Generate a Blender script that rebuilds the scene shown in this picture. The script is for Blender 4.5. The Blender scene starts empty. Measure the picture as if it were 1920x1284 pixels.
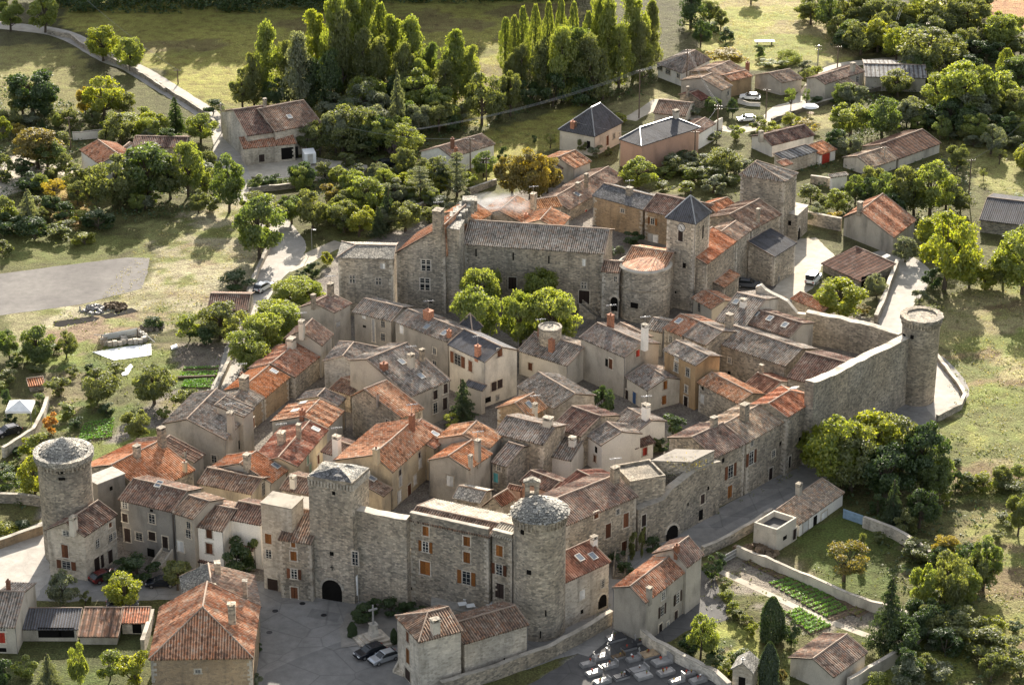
import bpy, math, random
from mathutils import Vector, noise
random.seed(7)
C = bpy.context.scene.collection
sc = bpy.context.scene
# ---------------------------------------------------------------- camera
CAMH, PITCH, FPX = 180.0, math.radians(24.0), 5000.0
CT, ST = math.cos(PITCH), math.sin(PITCH)
cam_d = bpy.data.cameras.new('camera')
cam_d.sensor_width = 36.0
cam_d.lens = 36.0 * FPX / 1920.0
cam_d.clip_start = 5.0
cam_d.clip_end = 12000.0
cam = bpy.data.objects.new('camera', cam_d)
cam.location = (0, 0, CAMH)
cam.rotation_euler = (math.pi / 2 - PITCH, 0, 0)
C.objects.link(cam)
sc.camera = cam
# ---------------------------------------------------------------- sky and sun
SUN_EL, SUN_AZ = math.radians(23.0), math.radians(6.5)     # azimuth measured from +Y towards +X
w = bpy.data.worlds.new('World')
sc.world = w
w.use_nodes = True
wn = w.node_tree
bg = wn.nodes['Background']
sky = wn.nodes.new('ShaderNodeTexSky')
sky.sky_type = 'NISHITA'
sky.sun_disc = False
sky.sun_elevation = SUN_EL
sky.sun_rotation = SUN_AZ
sky.dust_density = 2.0
sky.ozone_density = 0.6
hs = wn.nodes.new('ShaderNodeHueSaturation')
hs.inputs['Saturation'].default_value = 0.42
wn.links.new(sky.outputs[0], hs.inputs['Color'])
wn.links.new(hs.outputs[0], bg.inputs[0])
bg.inputs[1].default_value = 0.095
sd = bpy.data.lights.new('sun', 'SUN')
sd.energy = 5.0
sd.angle = math.radians(0.53)
sd.color = (1.0, 0.91, 0.78)
so = bpy.data.objects.new('sun', sd)
sdir = Vector((math.sin(SUN_AZ) * math.cos(SUN_EL), math.cos(SUN_AZ) * math.cos(SUN_EL), math.sin(SUN_EL)))
so.rotation_euler = sdir.to_track_quat('Z', 'Y').to_euler()
so.location = sdir * 800
C.objects.link(so)
vs = sc.view_settings
vs.view_transform = 'Standard'
vs.look = 'None'
vs.exposure = 1.66
vs.gamma = 1.0
sc.cycles.max_bounces = 6
sc.cycles.diffuse_bounces = 3
sc.cycles.glossy_bounces = 2
sc.cycles.transparent_max_bounces = 4
# ---------------------------------------------------------------- pixel <-> place
OX, OY, SZ = 0.0, 0.0, 1.0
def Z(ox, oy, s=3.0):
    global OX, OY, SZ
    OX, OY, SZ = ox, oy, s
def px(p):
    return (OX + p[0] / SZ, OY + p[1] / SZ)
def pv(v):
    return OY + v / SZ
def ray(u, v):
    a, b = (u - 960.0) / FPX, (642.0 - v) / FPX
    return Vector((a, CT + b * ST, -ST + b * CT))
def un(u, v, z=0.0):
    d = ray(u, v)
    t = (z - CAMH) / d.z
    return Vector((d.x * t, d.y * t, z))
def proj(p):
    f = p.y * CT - (p.z - CAMH) * ST
    return (960 + FPX * p.x / f, 642 - FPX * (p.y * ST + (p.z - CAMH) * CT) / f)
def ztop(Y, v):
    k = (642.0 - v) / FPX
    return CAMH + Y * (k * CT - ST) / (CT + k * ST)
def ppm(p):
    return FPX / (p.y * CT - (p.z - CAMH) * ST)
# ---------------------------------------------------------------- materials
MAT = {}
def nt(name):
    m = bpy.data.materials.new(name)
    m.use_nodes = True
    t = m.node_tree
    b = t.nodes['Principled BSDF']
    b.inputs['Roughness'].default_value = 0.9
    b.inputs['Specular IOR Level'].default_value = 0.15
    MAT[name] = m
    return m, t, b
def N(t, kind, **kw):
    n = t.nodes.new('ShaderNode' + kind)
    for k, v in kw.items():
        if k.startswith('i_'):
            n.inputs[k[2:].replace('_', ' ')].default_value = v
        else:
            setattr(n, k, v)
    return n
def mixc(t, fac, a, b, mode='MIX'):
    n = N(t, 'Mix', data_type='RGBA', blend_type=mode)
    for s, val in ((0, fac), (6, a), (7, b)):
        if hasattr(val, 'is_output'):
            t.links.new(val, n.inputs[s])
        elif s == 0:
            n.inputs[s].default_value = val
        else:
            n.inputs[s].default_value = (*val, 1) if len(val) == 3 else val
    return n.outputs[2]
def mth(t, op, a, b=0.0, clamp=False):
    n = N(t, 'Math', operation=op, use_clamp=clamp)
    for i, val in enumerate((a, b)):
        if hasattr(val, 'is_output'):
            t.links.new(val, n.inputs[i])
        else:
            n.inputs[i].default_value = val
    return n.outputs[0]
def ramp(t, fac, stops, interp='LINEAR'):
    n = N(t, 'ValToRGB')
    cr = n.color_ramp
    cr.interpolation = interp
    while len(cr.elements) < len(stops):
        cr.elements.new(0.5)
    for e, (p, c) in zip(cr.elements, stops):
        e.position = p
        e.color = (*c, 1) if len(c) == 3 else (c[0], c[0], c[0], 1)
    t.links.new(fac, n.inputs[0])
    return n.outputs[0]
def gray(v):
    return (v, v, v)
def objcoord(t):
    tc = N(t, 'TexCoord')
    oi = N(t, 'ObjectInfo')
    va = N(t, 'VectorMath', operation='ADD')
    cm = N(t, 'CombineXYZ')
    for i in range(3):
        t.links.new(mth(t, 'MULTIPLY', oi.outputs['Random'], 37.0 + 11 * i), cm.inputs[i])
    t.links.new(tc.outputs['Object'], va.inputs[0])
    t.links.new(cm.outputs[0], va.inputs[1])
    return va.outputs[0], oi.outputs['Random']
def noi(t, vec, scale, detail=3.0, rough=0.55):
    n = N(t, 'TexNoise', i_Scale=scale, i_Detail=detail, i_Roughness=rough)
    if vec is not None:
        t.links.new(vec, n.inputs['Vector'])
    return n.outputs['Fac']
def vor(t, vec, scale, feature='F1', out='Color'):
    n = N(t, 'TexVoronoi', feature=feature, i_Scale=scale)
    t.links.new(vec, n.inputs['Vector'])
    return n.outputs[out]
def bump(t, b, h, strength, dist):
    n = N(t, 'Bump', i_Strength=strength, i_Distance=dist)
    t.links.new(h, n.inputs['Height'])
    t.links.new(n.outputs[0], b.inputs['Normal'])
def scl(t, vec, s):
    n = N(t, 'VectorMath', operation='MULTIPLY')
    t.links.new(vec, n.inputs[0])
    n.inputs[1].default_value = s
    return n.outputs[0]

def stone_mat(name, c1, c2, mortar, cell=2.6, contrast=1.0):
    m, t, b = nt(name)
    v, rnd = objcoord(t)
    vv = scl(t, v, (1, 1, 1.7))
    cell_c = vor(t, vv, cell)
    sep = N(t, 'SeparateColor')
    t.links.new(cell_c, sep.inputs[0])
    edge = vor(t, vv, cell, 'DISTANCE_TO_EDGE', 'Distance')
    col = mixc(t, sep.outputs[0], c1, c2)
    em = mth(t, 'SMOOTH_MIN', mth(t, 'MULTIPLY', edge, 9.0), 1.0)
    em = mth(t, 'MINIMUM', mth(t, 'MULTIPLY', edge, 11.0), 1.0)
    col = mixc(t, em, mortar, col)
    big = noi(t, v, 0.22, 4)
    col = mixc(t, ramp(t, big, [(0.4, gray(0)), (0.6, gray(1))]), col, mixc(t, 1.0, col, (0.80, 0.78, 0.75), 'MULTIPLY'))
    b2 = noi(t, v, 0.11, 3)
    col = mixc(t, 1.0, col, ramp(t, b2, [(0.4, (1.08, 1.03, 0.96)), (0.6, (0.92, 0.93, 0.94))]), 'MULTIPLY')
    stain = noi(t, scl(t, v, (1, 1, 0.18)), 0.9, 4)
    col = mixc(t, ramp(t, stain, [(0.52, gray(0)), (0.78, gray(0.62))]), col, (0.11, 0.10, 0.085))
    lich = noi(t, v, 1.6, 5)
    col = mixc(t, ramp(t, lich, [(0.62, gray(0)), (0.78, gray(0.35))]), col, (0.46, 0.43, 0.37))
    hsv = N(t, 'HueSaturation')
    t.links.new(mth(t, 'ADD', mth(t, 'MULTIPLY', rnd, 0.35), 0.82), hsv.inputs['Value'])
    t.links.new(col, hsv.inputs['Color'])
    t.links.new(hsv.outputs[0], b.inputs['Base Color'])
    bump(t, b, mth(t, 'ADD', em, mth(t, 'MULTIPLY', sep.outputs[1], 0.8)), 0.8, 0.05)
    return m
def plaster_mat(name, c, stainc, amt=0.5):
    m, t, b = nt(name)
    v, rnd = objcoord(t)
    big = noi(t, v, 0.35, 5, 0.6)
    stain = noi(t, scl(t, v, (1, 1, 0.4)), 0.5, 6)
    col = mixc(t, ramp(t, big, [(0.35, gray(0)), (0.75, gray(amt))]), c, stainc)
    col = mixc(t, ramp(t, stain, [(0.5, gray(0)), (0.72, gray(amt))]), col, tuple(x * 0.45 for x in stainc))
    fine = noi(t, v, 9.0, 3)
    col = mixc(t, 1.0, col, ramp(t, fine, [(0.3, gray(0.82)), (0.7, gray(1.08))]), 'MULTIPLY')
    hsv = N(t, 'HueSaturation')
    t.links.new(mth(t, 'ADD', mth(t, 'MULTIPLY', rnd, 0.25), 0.87), hsv.inputs['Value'])
    t.links.new(col, hsv.inputs['Color'])
    t.links.new(hsv.outputs[0], b.inputs['Base Color'])
    bump(t, b, fine, 0.35, 0.02)
    return m
def tile_mat(name, cols, lich=(0.33, 0.30, 0.25), lamt=0.5, tw=0.36, tl=0.40, spread=1.0):
    m, t, b = nt(name)
    uv = N(t, 'UVMap')
    sx = N(t, 'SeparateXYZ')
    t.links.new(uv.outputs[0], sx.inputs[0])
    v, rnd = objcoord(t)
    cu = mth(t, 'FLOOR', mth(t, 'DIVIDE', sx.outputs[0], tw))
    cv = mth(t, 'DIVIDE', sx.outputs[1], tl)
    off = mth(t, 'MULTIPLY', mth(t, 'MODULO', cu, 2.0), 0.5)
    cv = mth(t, 'ADD', cv, off)
    cf = mth(t, 'FLOOR', cv)
    cb = N(t, 'CombineXYZ')
    t.links.new(cu, cb.inputs[0]); t.links.new(cf, cb.inputs[1]); t.links.new(mth(t, 'MULTIPLY', rnd, 91.0), cb.inputs[2])
    wn_ = N(t, 'TexWhiteNoise')
    t.links.new(cb.outputs[0], wn_.inputs['Vector'])
    big = noi(t, v, 0.33, 4, 0.6)
    f = mth(t, 'ADD', mth(t, 'MULTIPLY', wn_.outputs['Value'], 0.8), mth(t, 'SUBTRACT', mth(t, 'MULTIPLY', big, 1.0), 0.4), True)
    n = len(cols)
    col = ramp(t, f, [(0.08 + 0.84 * i / (n - 1), c) for i, c in enumerate(cols)])
    ln = noi(t, v, 1.1, 6, 0.65)
    col = mixc(t, ramp(t, ln, [(0.5, gray(0)), (0.68, gray(lamt))]), col, lich)
    dk = noi(t, v, 0.7, 5, 0.6)
    col = mixc(t, ramp(t, dk, [(0.52, gray(0)), (0.7, gray(0.55))]), col, (0.06, 0.05, 0.04))
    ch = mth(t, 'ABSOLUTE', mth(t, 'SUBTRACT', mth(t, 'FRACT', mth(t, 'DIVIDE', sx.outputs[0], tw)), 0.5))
    col = mixc(t, ramp(t, ch, [(0.06, gray(0.8)), (0.3, gray(0))]), col, (0.06, 0.045, 0.035))  # trough shade painted into the tile colour, along with channel dirt
    cl = N(t, 'TexWhiteNoise', noise_dimensions='1D')
    t.links.new(cu, cl.inputs['W'])
    col = mixc(t, 1.0, col, ramp(t, cl.outputs['Value'], [(0.0, gray(0.86)), (1.0, gray(1.14))]), 'MULTIPLY')
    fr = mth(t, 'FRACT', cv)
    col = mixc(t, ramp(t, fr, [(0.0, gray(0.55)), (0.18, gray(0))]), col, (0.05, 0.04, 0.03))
    hsv = N(t, 'HueSaturation')
    t.links.new(mth(t, 'ADD', mth(t, 'MULTIPLY', rnd, 0.4), 0.8), hsv.inputs['Value'])
    t.links.new(mth(t, 'ADD', mth(t, 'MULTIPLY', rnd, 0.02), 0.49), hsv.inputs['Hue'])
    t.links.new(col, hsv.inputs['Color'])
    t.links.new(hsv.outputs[0], b.inputs['Base Color'])
    hgt = mth(t, 'ADD', mth(t, 'MULTIPLY', mth(t, 'SUBTRACT', 1.0, fr), 0.6), mth(t, 'MULTIPLY', wn_.outputs['Value'], 0.7))
    bump(t, b, hgt, 0.7, 0.05)
    return m
def plain_mat(name, c, rough=0.8, spec=0.2, metal=0.0, var=0.25, scale=1.5):
    m, t, b = nt(name)
    v, rnd = objcoord(t)
    f = noi(t, v, scale, 4)
    col = mixc(t, 1.0, c, ramp(t, f, [(0.3, gray(1 - var)), (0.7, gray(1 + var * 0.4))]), 'MULTIPLY')
    if name.startswith('sh_') or name in ('brick', 'wood', 'frame'):
        col = mixc(t, 1.0, col, ramp(t, rnd, [(0.0, gray(0.5)), (1.0, gray(1.25))]), 'MULTIPLY')
    t.links.new(col, b.inputs['Base Color'])
    b.inputs['Roughness'].default_value = rough
    b.inputs['Specular IOR Level'].default_value = spec
    b.inputs['Metallic'].default_value = metal
    return m
def leaf_mat(name, c1, c2, trans=0.5):
    m, t, b = nt(name)
    t.nodes.remove(b)
    g = N(t, 'NewGeometry')
    oi = N(t, 'ObjectInfo')
    f = mth(t, 'ADD', mth(t, 'MULTIPLY', g.outputs['Random Per Island'], 0.85), mth(t, 'MULTIPLY', oi.outputs['Random'], 0.35), True)
    col = mixc(t, f, c1, c2)
    d = N(t, 'BsdfDiffuse'); tr = N(t, 'BsdfTranslucent'); mx = N(t, 'MixShader')
    t.links.new(col, d.inputs[0])
    t.links.new(mixc(t, 1.0, col, (1.9, 1.8, 0.8), 'MULTIPLY'), tr.inputs[0])
    mx.inputs[0].default_value = trans
    t.links.new(d.outputs[0], mx.inputs[1]); t.links.new(tr.outputs[0], mx.inputs[2])
    gl = N(t, 'BsdfGlossy', i_Roughness=0.5)
    mx2 = N(t, 'MixShader'); mx2.inputs[0].default_value = 0.045
    t.links.new(mx.outputs[0], mx2.inputs[1]); t.links.new(gl.outputs[0], mx2.inputs[2])
    t.links.new(mx2.outputs[0], t.nodes['Material Output'].inputs[0])
    return m

stone_mat('stone', (0.54, 0.475, 0.385), (0.20, 0.185, 0.16), (0.34, 0.31, 0.26), 2.3)
stone_mat('stone_pale', (0.68, 0.625, 0.54), (0.42, 0.38, 0.325), (0.62, 0.57, 0.49), 2.2)
stone_mat('stone_dark', (0.40, 0.36, 0.30), (0.17, 0.155, 0.13), (0.26, 0.235, 0.20), 2.4)
stone_mat('stone_warm', (0.46, 0.34, 0.22), (0.30, 0.23, 0.16), (0.48, 0.38, 0.26), 2.0)
stone_mat('lauze', (0.50, 0.48, 0.43), (0.24, 0.235, 0.22), (0.07, 0.07, 0.065), 2.2)
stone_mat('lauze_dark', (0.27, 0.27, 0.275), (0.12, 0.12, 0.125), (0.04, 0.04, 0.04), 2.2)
plaster_mat('grey', (0.43, 0.385, 0.32), (0.24, 0.22, 0.19), 0.6)
plaster_mat('grey_dark', (0.28, 0.26, 0.23), (0.15, 0.14, 0.125), 0.6)
plaster_mat('pale', (0.58, 0.525, 0.435), (0.36, 0.33, 0.28), 0.6)
plaster_mat('white', (0.80, 0.76, 0.69), (0.58, 0.54, 0.48), 0.4)
plaster_mat('ochre', (0.52, 0.42, 0.28), (0.38, 0.32, 0.24), 0.8)
plaster_mat('brown_wall', (0.36, 0.25, 0.14), (0.22, 0.16, 0.10), 0.7)
plaster_mat('pink_wall', (0.52, 0.33, 0.24), (0.42, 0.27, 0.20), 0.4)
plaster_mat('ridge', (0.40, 0.31, 0.24), (0.26, 0.20, 0.16), 0.7)
plaster_mat('mortar', (0.48, 0.43, 0.36), (0.28, 0.25, 0.20), 0.8)
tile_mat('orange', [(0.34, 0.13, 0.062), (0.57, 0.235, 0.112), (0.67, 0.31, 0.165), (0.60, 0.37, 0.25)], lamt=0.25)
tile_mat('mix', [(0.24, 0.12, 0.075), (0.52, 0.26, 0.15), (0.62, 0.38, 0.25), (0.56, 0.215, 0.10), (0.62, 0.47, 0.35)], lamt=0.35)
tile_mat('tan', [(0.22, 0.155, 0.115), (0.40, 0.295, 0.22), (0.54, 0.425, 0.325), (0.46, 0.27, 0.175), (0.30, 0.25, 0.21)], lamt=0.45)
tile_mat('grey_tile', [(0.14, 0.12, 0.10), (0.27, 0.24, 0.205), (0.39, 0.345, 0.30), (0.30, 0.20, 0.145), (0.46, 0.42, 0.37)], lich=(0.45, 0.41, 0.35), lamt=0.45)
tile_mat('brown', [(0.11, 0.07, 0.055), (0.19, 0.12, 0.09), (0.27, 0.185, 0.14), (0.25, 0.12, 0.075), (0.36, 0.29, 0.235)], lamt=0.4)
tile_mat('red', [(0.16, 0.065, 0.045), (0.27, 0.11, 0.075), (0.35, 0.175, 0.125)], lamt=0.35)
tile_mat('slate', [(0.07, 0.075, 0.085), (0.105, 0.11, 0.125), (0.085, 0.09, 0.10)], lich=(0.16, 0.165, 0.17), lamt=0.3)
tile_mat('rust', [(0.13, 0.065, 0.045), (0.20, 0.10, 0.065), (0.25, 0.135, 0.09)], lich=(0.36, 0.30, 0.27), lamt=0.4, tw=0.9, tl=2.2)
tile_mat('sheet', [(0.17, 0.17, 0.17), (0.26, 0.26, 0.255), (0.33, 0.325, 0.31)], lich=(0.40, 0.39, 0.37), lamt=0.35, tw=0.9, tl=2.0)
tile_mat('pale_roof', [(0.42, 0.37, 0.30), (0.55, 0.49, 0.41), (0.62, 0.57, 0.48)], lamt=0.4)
plain_mat('glass', (0.02, 0.023, 0.026), 0.15, 0.5, var=0.3)
plain_mat('sky_glass', (0.16, 0.18, 0.20), 0.12, 0.6, var=0.2)
plain_mat('dark', (0.012, 0.011, 0.01), 0.9, 0.05)
plain_mat('frame', (0.60, 0.57, 0.51), 0.7)
plain_mat('sh_orange', (0.27, 0.105, 0.028), 0.6, var=0.35, scale=6)
plain_mat('sh_brown', (0.15, 0.06, 0.03), 0.6, var=0.35, scale=6)
plain_mat('sh_red', (0.42, 0.05, 0.03), 0.6)
plain_mat('sh_green', (0.28, 0.38, 0.26), 0.6)
plain_mat('sh_blue', (0.10, 0.20, 0.42), 0.6)
plain_mat('sh_turq', (0.12, 0.42, 0.45), 0.6)
plain_mat('sh_dark', (0.045, 0.03, 0.025), 0.6)
plain_mat('sh_white', (0.70, 0.68, 0.64), 0.6)
plain_mat('sh_yellow', (0.38, 0.30, 0.10), 0.6)
plain_mat('brick', (0.36, 0.17, 0.105), 0.9, var=0.5, scale=5)
plain_mat('zinc', (0.20, 0.195, 0.19), 0.6, 0.3, 0.2)
plain_mat('metal', (0.35, 0.35, 0.35), 0.4, 0.5, 0.7)
plain_mat('iron', (0.04, 0.04, 0.045), 0.5, 0.4, 0.5)
plain_mat('wood', (0.20, 0.145, 0.095), 0.85, var=0.4, scale=4)
plain_mat('pole_wood', (0.15, 0.115, 0.085), 0.85, var=0.4, scale=4)
plain_mat('concrete', (0.34, 0.315, 0.275), 0.85, var=0.3)
plain_mat('bark', (0.10, 0.08, 0.06), 0.95, var=0.4, scale=4)
plain_mat('rubber', (0.015, 0.015, 0.016), 0.8)
plain_mat('paint_white', (0.80, 0.80, 0.78), 0.3, 0.5, var=0.05)
plain_mat('paint_black', (0.012, 0.014, 0.02), 0.22, 0.6, var=0.05)
plain_mat('paint_silver', (0.42, 0.44, 0.47), 0.28, 0.6, 0.6, var=0.05)
plain_mat('paint_red', (0.09, 0.012, 0.012), 0.25, 0.6, var=0.05)
plain_mat('paint_grey', (0.14, 0.15, 0.165), 0.25, 0.6, 0.3, var=0.05)
plain_mat('lamp_red', (0.35, 0.02, 0.015), 0.3, 0.5)
plain_mat('lamp_clear', (0.65, 0.66, 0.66), 0.2, 0.6)
plain_mat('canvas', (0.82, 0.81, 0.78), 0.8, var=0.12)
plain_mat('granite_dark', (0.05, 0.05, 0.055), 0.3, 0.5)
plain_mat('granite_grey', (0.25, 0.24, 0.23), 0.5, 0.4)
plain_mat('marble', (0.30, 0.29, 0.275), 0.5, 0.4)
plain_mat('soil', (0.16, 0.115, 0.075), 0.95, var=0.5, scale=2.5)
plain_mat('metal_blue', (0.30, 0.42, 0.55), 0.4, 0.4, 0.2)

leaf_mat('leaf_green', (0.056, 0.098, 0.024), (0.13, 0.165, 0.045))
leaf_mat('leaf_lime', (0.108, 0.155, 0.028), (0.215, 0.24, 0.055))
leaf_mat('leaf_yellow', (0.1281, 0.1769, 0.022), (0.244, 0.2501, 0.0342))
leaf_mat('leaf_gold', (0.183, 0.1647, 0.0268), (0.305, 0.2318, 0.0366))
leaf_mat('leaf_olive', (0.075, 0.100, 0.030), (0.165, 0.18, 0.060))
leaf_mat('leaf_dark', (0.0244, 0.0512, 0.0159), (0.061, 0.0952, 0.0244), 0.35)
leaf_mat('leaf_grey', (0.0854, 0.1074, 0.0634), (0.183, 0.2013, 0.1281), 0.4)
leaf_mat('leaf_rust', (0.1159, 0.1037, 0.0268), (0.2074, 0.1647, 0.0427), 0.45)
leaf_mat('leaf_orange', (0.32, 0.15, 0.035), (0.42, 0.22, 0.05), 0.4)
leaf_mat('leaf_pine', (0.022, 0.045, 0.022), (0.060, 0.085, 0.040), 0.3)
leaf_mat('leaf_purple', (0.05, 0.033, 0.033), (0.11, 0.075, 0.065), 0.3)
leaf_mat('grass_blade', (0.13, 0.15, 0.03), (0.26, 0.25, 0.06), 0.45)
leaf_mat('grass_dry', (0.28, 0.25, 0.11), (0.42, 0.37, 0.19), 0.4)
leaf_mat('veg', (0.08, 0.20, 0.02), (0.18, 0.34, 0.045), 0.4)

# ---------------------------------------------------------------- mesh helpers
class MB:
    def __init__(s):
        s.v, s.f, s.m, s.mats, s.uv = [], [], [], [], None
    def mi(s, mat):
        if mat not in s.mats:
            s.mats.append(mat)
        return s.mats.index(mat)
    def poly(s, pts, mat):
        b = len(s.v)
        s.v += [Vector(p) for p in pts]
        s.f.append(tuple(range(b, b + len(pts))))
        s.m.append(s.mi(mat))
    def hexa(s, lo, hi, mat):
        n = len(lo)
        b = len(s.v)
        s.v += [Vector(p) for p in lo] + [Vector(p) for p in hi]
        k = s.mi(mat)
        s.f.append(tuple(range(b + n - 1, b - 1, -1))); s.m.append(k)
        s.f.append(tuple(range(b + n, b + 2 * n))); s.m.append(k)
        for i in range(n):
            j = (i + 1) % n
            s.f.append((b + i, b + j, b + n + j, b + n + i)); s.m.append(k)
    def box(s, c, x, y, z, mat):            # centre and three half-axis vectors
        c, x, y, z = Vector(c), Vector(x), Vector(y), Vector(z)
        s.hexa([c - x - y - z, c + x - y - z, c + x + y - z, c - x + y - z],
               [c - x - y + z, c + x - y + z, c + x + y + z, c - x + y + z], mat)
    def abox(s, x0, y0, z0, x1, y1, z1, mat):
        s.hexa([(x0, y0, z0), (x1, y0, z0), (x1, y1, z0), (x0, y1, z0)], [(x0, y0, z1), (x1, y0, z1), (x1, y1, z1), (x0, y1, z1)], mat)
    def tube(s, pts, r, mat, n=6, r2=None):
        pts = [Vector(p) for p in pts]
        b = len(s.v)
        k = s.mi(mat)
        for i, p in enumerate(pts):
            d = (pts[min(i + 1, len(pts) - 1)] - pts[max(i - 1, 0)]).normalized()
            a = d.cross(Vector((0, 0, 1)))
            if a.length < 1e-3:
                a = Vector((1, 0, 0))
            a.normalize()
            c = d.cross(a)
            rr = r if r2 is None else r + (r2 - r) * i / (len(pts) - 1)
            for j in range(n):
                t = 2 * math.pi * j / n
                s.v.append(p + a * math.cos(t) * rr + c * math.sin(t) * rr)
        for i in range(len(pts) - 1):
            for j in range(n):
                q = (j + 1) % n
                s.f.append((b + i * n + j, b + i * n + q, b + (i + 1) * n + q, b + (i + 1) * n + j)); s.m.append(k)
        s.f.append(tuple(b + j for j in range(n))); s.m.append(k)
        s.f.append(tuple(b + (len(pts) - 1) * n + j for j in range(n - 1, -1, -1))); s.m.append(k)
    def lathe(s, c, prof, mat, n=32, jit=0.0):
        c = Vector(c)
        b = len(s.v)
        k = s.mi(mat)
        for i, (r, z) in enumerate(prof):
            for j in range(n):
                t = 2 * math.pi * j / n
                q = 1 + random.uniform(-jit, jit)
                s.v.append(c + Vector((r * q * math.cos(t), r * q * math.sin(t), z)))
        for i in range(len(prof) - 1):
            for j in range(n):
                q = (j + 1) % n
                s.f.append((b + i * n + j, b + i * n + q, b + (i + 1) * n + q, b + (i + 1) * n + j)); s.m.append(k)
        s.f.append(tuple(b + (len(prof) - 1) * n + j for j in range(n))); s.m.append(k)
    def sphere(s, c, rx, rz, mat, n=10, m=6):
        prof = [(max(rx * math.sin(math.pi * i / m), 0.001), -rz * math.cos(math.pi * i / m)) for i in range(m + 1)]
        s.lathe(c, prof, mat, n)
    def build(s, name, parent=None, origin=None, smooth=False, uvs=None):
        me = bpy.data.meshes.new(name)
        o = Vector(origin) if origin is not None else (Vector(parent.location) if parent is not None and parent.parent is None else Vector((0, 0, 0)))
        if parent is not None and parent.parent is not None:
            o = Vector(parent['org'])
        me.from_pydata([tuple(p - o) for p in s.v], [], s.f)
        for mt in s.mats:
            me.materials.append(MAT[mt])
        if len(s.mats) > 1:
            me.polygons.foreach_set('material_index', s.m)
        if smooth:
            me.polygons.foreach_set('use_smooth', [True] * len(s.f))
        if uvs is not None:
            ul = me.uv_layers.new(name='UVMap')
            li = [0] * len(me.loops)
            me.loops.foreach_get('vertex_index', li)
            flat = []
            for i in li:
                flat += uvs[i]
            ul.data.foreach_set('uv', flat)
        me.update()
        ob = bpy.data.objects.new(name, me)
        C.objects.link(ob)
        if parent is not None:
            ob.parent = parent
        else:
            ob.location = o
        ob['org'] = tuple(o)
        return ob
LABELS = {}
def tag(o, label, cat, group=None, kind=None):
    LABELS[label] = LABELS.get(label, 0) + 1
    o['label'] = label
    o['category'] = cat
    if group:
        o['group'] = group
    if kind:
        o['kind'] = kind
    return o
def thing(name, loc, label, cat, group=None):
    o = bpy.data.objects.new(name, None)
    o.empty_display_size = 0.5
    C.objects.link(o)
    o.location = loc
    tag(o, label, cat, group)
    return o
UP = Vector((0, 0, 1))
# ---------------------------------------------------------------- roofs
def slope_mesh(mb, uvs, E0, E1, R0, R1, h0, h1, mat, rows=5, seed=0.0, pitchw=0.36, amp=0.075):
    """corrugated tiled slope from eave E0-E1 up to ridge line R0-R1; h0/h1 = share of the eave cut by a hip at each end"""
    L = (E1 - E0).length
    if L < 0.2:
        return
    n = max(4, int(L / pitchw) * 4)
    up = ((R0 + R1) / 2 - (E0 + E1) / 2)
    V = up.length
    nrm = (E1 - E0).cross(up).normalized()
    if nrm.z < 0:
        nrm = -nrm
    b = len(mb.v)
    k = mb.mi(mat)
    for i in range(n + 1):
        t = i / n
        e, r = E0.lerp(E1, t), R0.lerp(R1, t)
        f = 1.0
        if h0 > 0: f = min(f, t / h0)
        if h1 > 0: f = min(f, (1 - t) / h1)
        f = max(f, 0.002)
        wv = amp * math.cos(2 * math.pi * t * L / pitchw)
        ej = 0.05 * noise.noise(Vector((t * L * 1.3, seed, 3.1)))
        for j in range(rows + 1):
            g = f * j / rows
            p = e.lerp(r, g)
            sag = 0.10 * noise.noise(Vector((t * L * 0.22 + seed * 7, g * V * 0.22, seed))) * (1 if 0 < j < rows else 0.45)
            p = p + nrm * (wv + sag)
            if j == 0:
                p = p - (r - e).normalized() * ej
            mb.v.append(p)
            uvs.append((t * L, g * V))
        mb.v.append(mb.v[-(rows + 1)] - UP * 0.16)
        uvs.append((t * L, 0.0))
    st = rows + 2
    for i in range(n):
        for j in range(rows):
            a, c = b + i * st + j, b + (i + 1) * st + j
            mb.f.append((a, c, c + 1, a + 1)); mb.m.append(k)
        a, c = b + i * st, b + (i + 1) * st
        mb.f.append((a + rows + 1, c + rows + 1, c, a)); mb.m.append(k)
def under(mb, uvs, pts, mat='dark'):
    mb.poly(pts, mat)
    uvs.extend([(0.0, 0.0)] * len(pts))

class House: pass
def tri_hit(o, d, quad):
    q0, q1, q3 = quad[0], quad[1], quad[3]
    nn = (q1 - q0).cross(q3 - q0)
    den = d.dot(nn)
    if abs(den) < 1e-9: return None
    t = (q0 - o).dot(nn) / den
    return (t, o + d * t, nn.normalized()) if t > 0 else None
CAMP = Vector((0, 0, CAMH))

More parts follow.
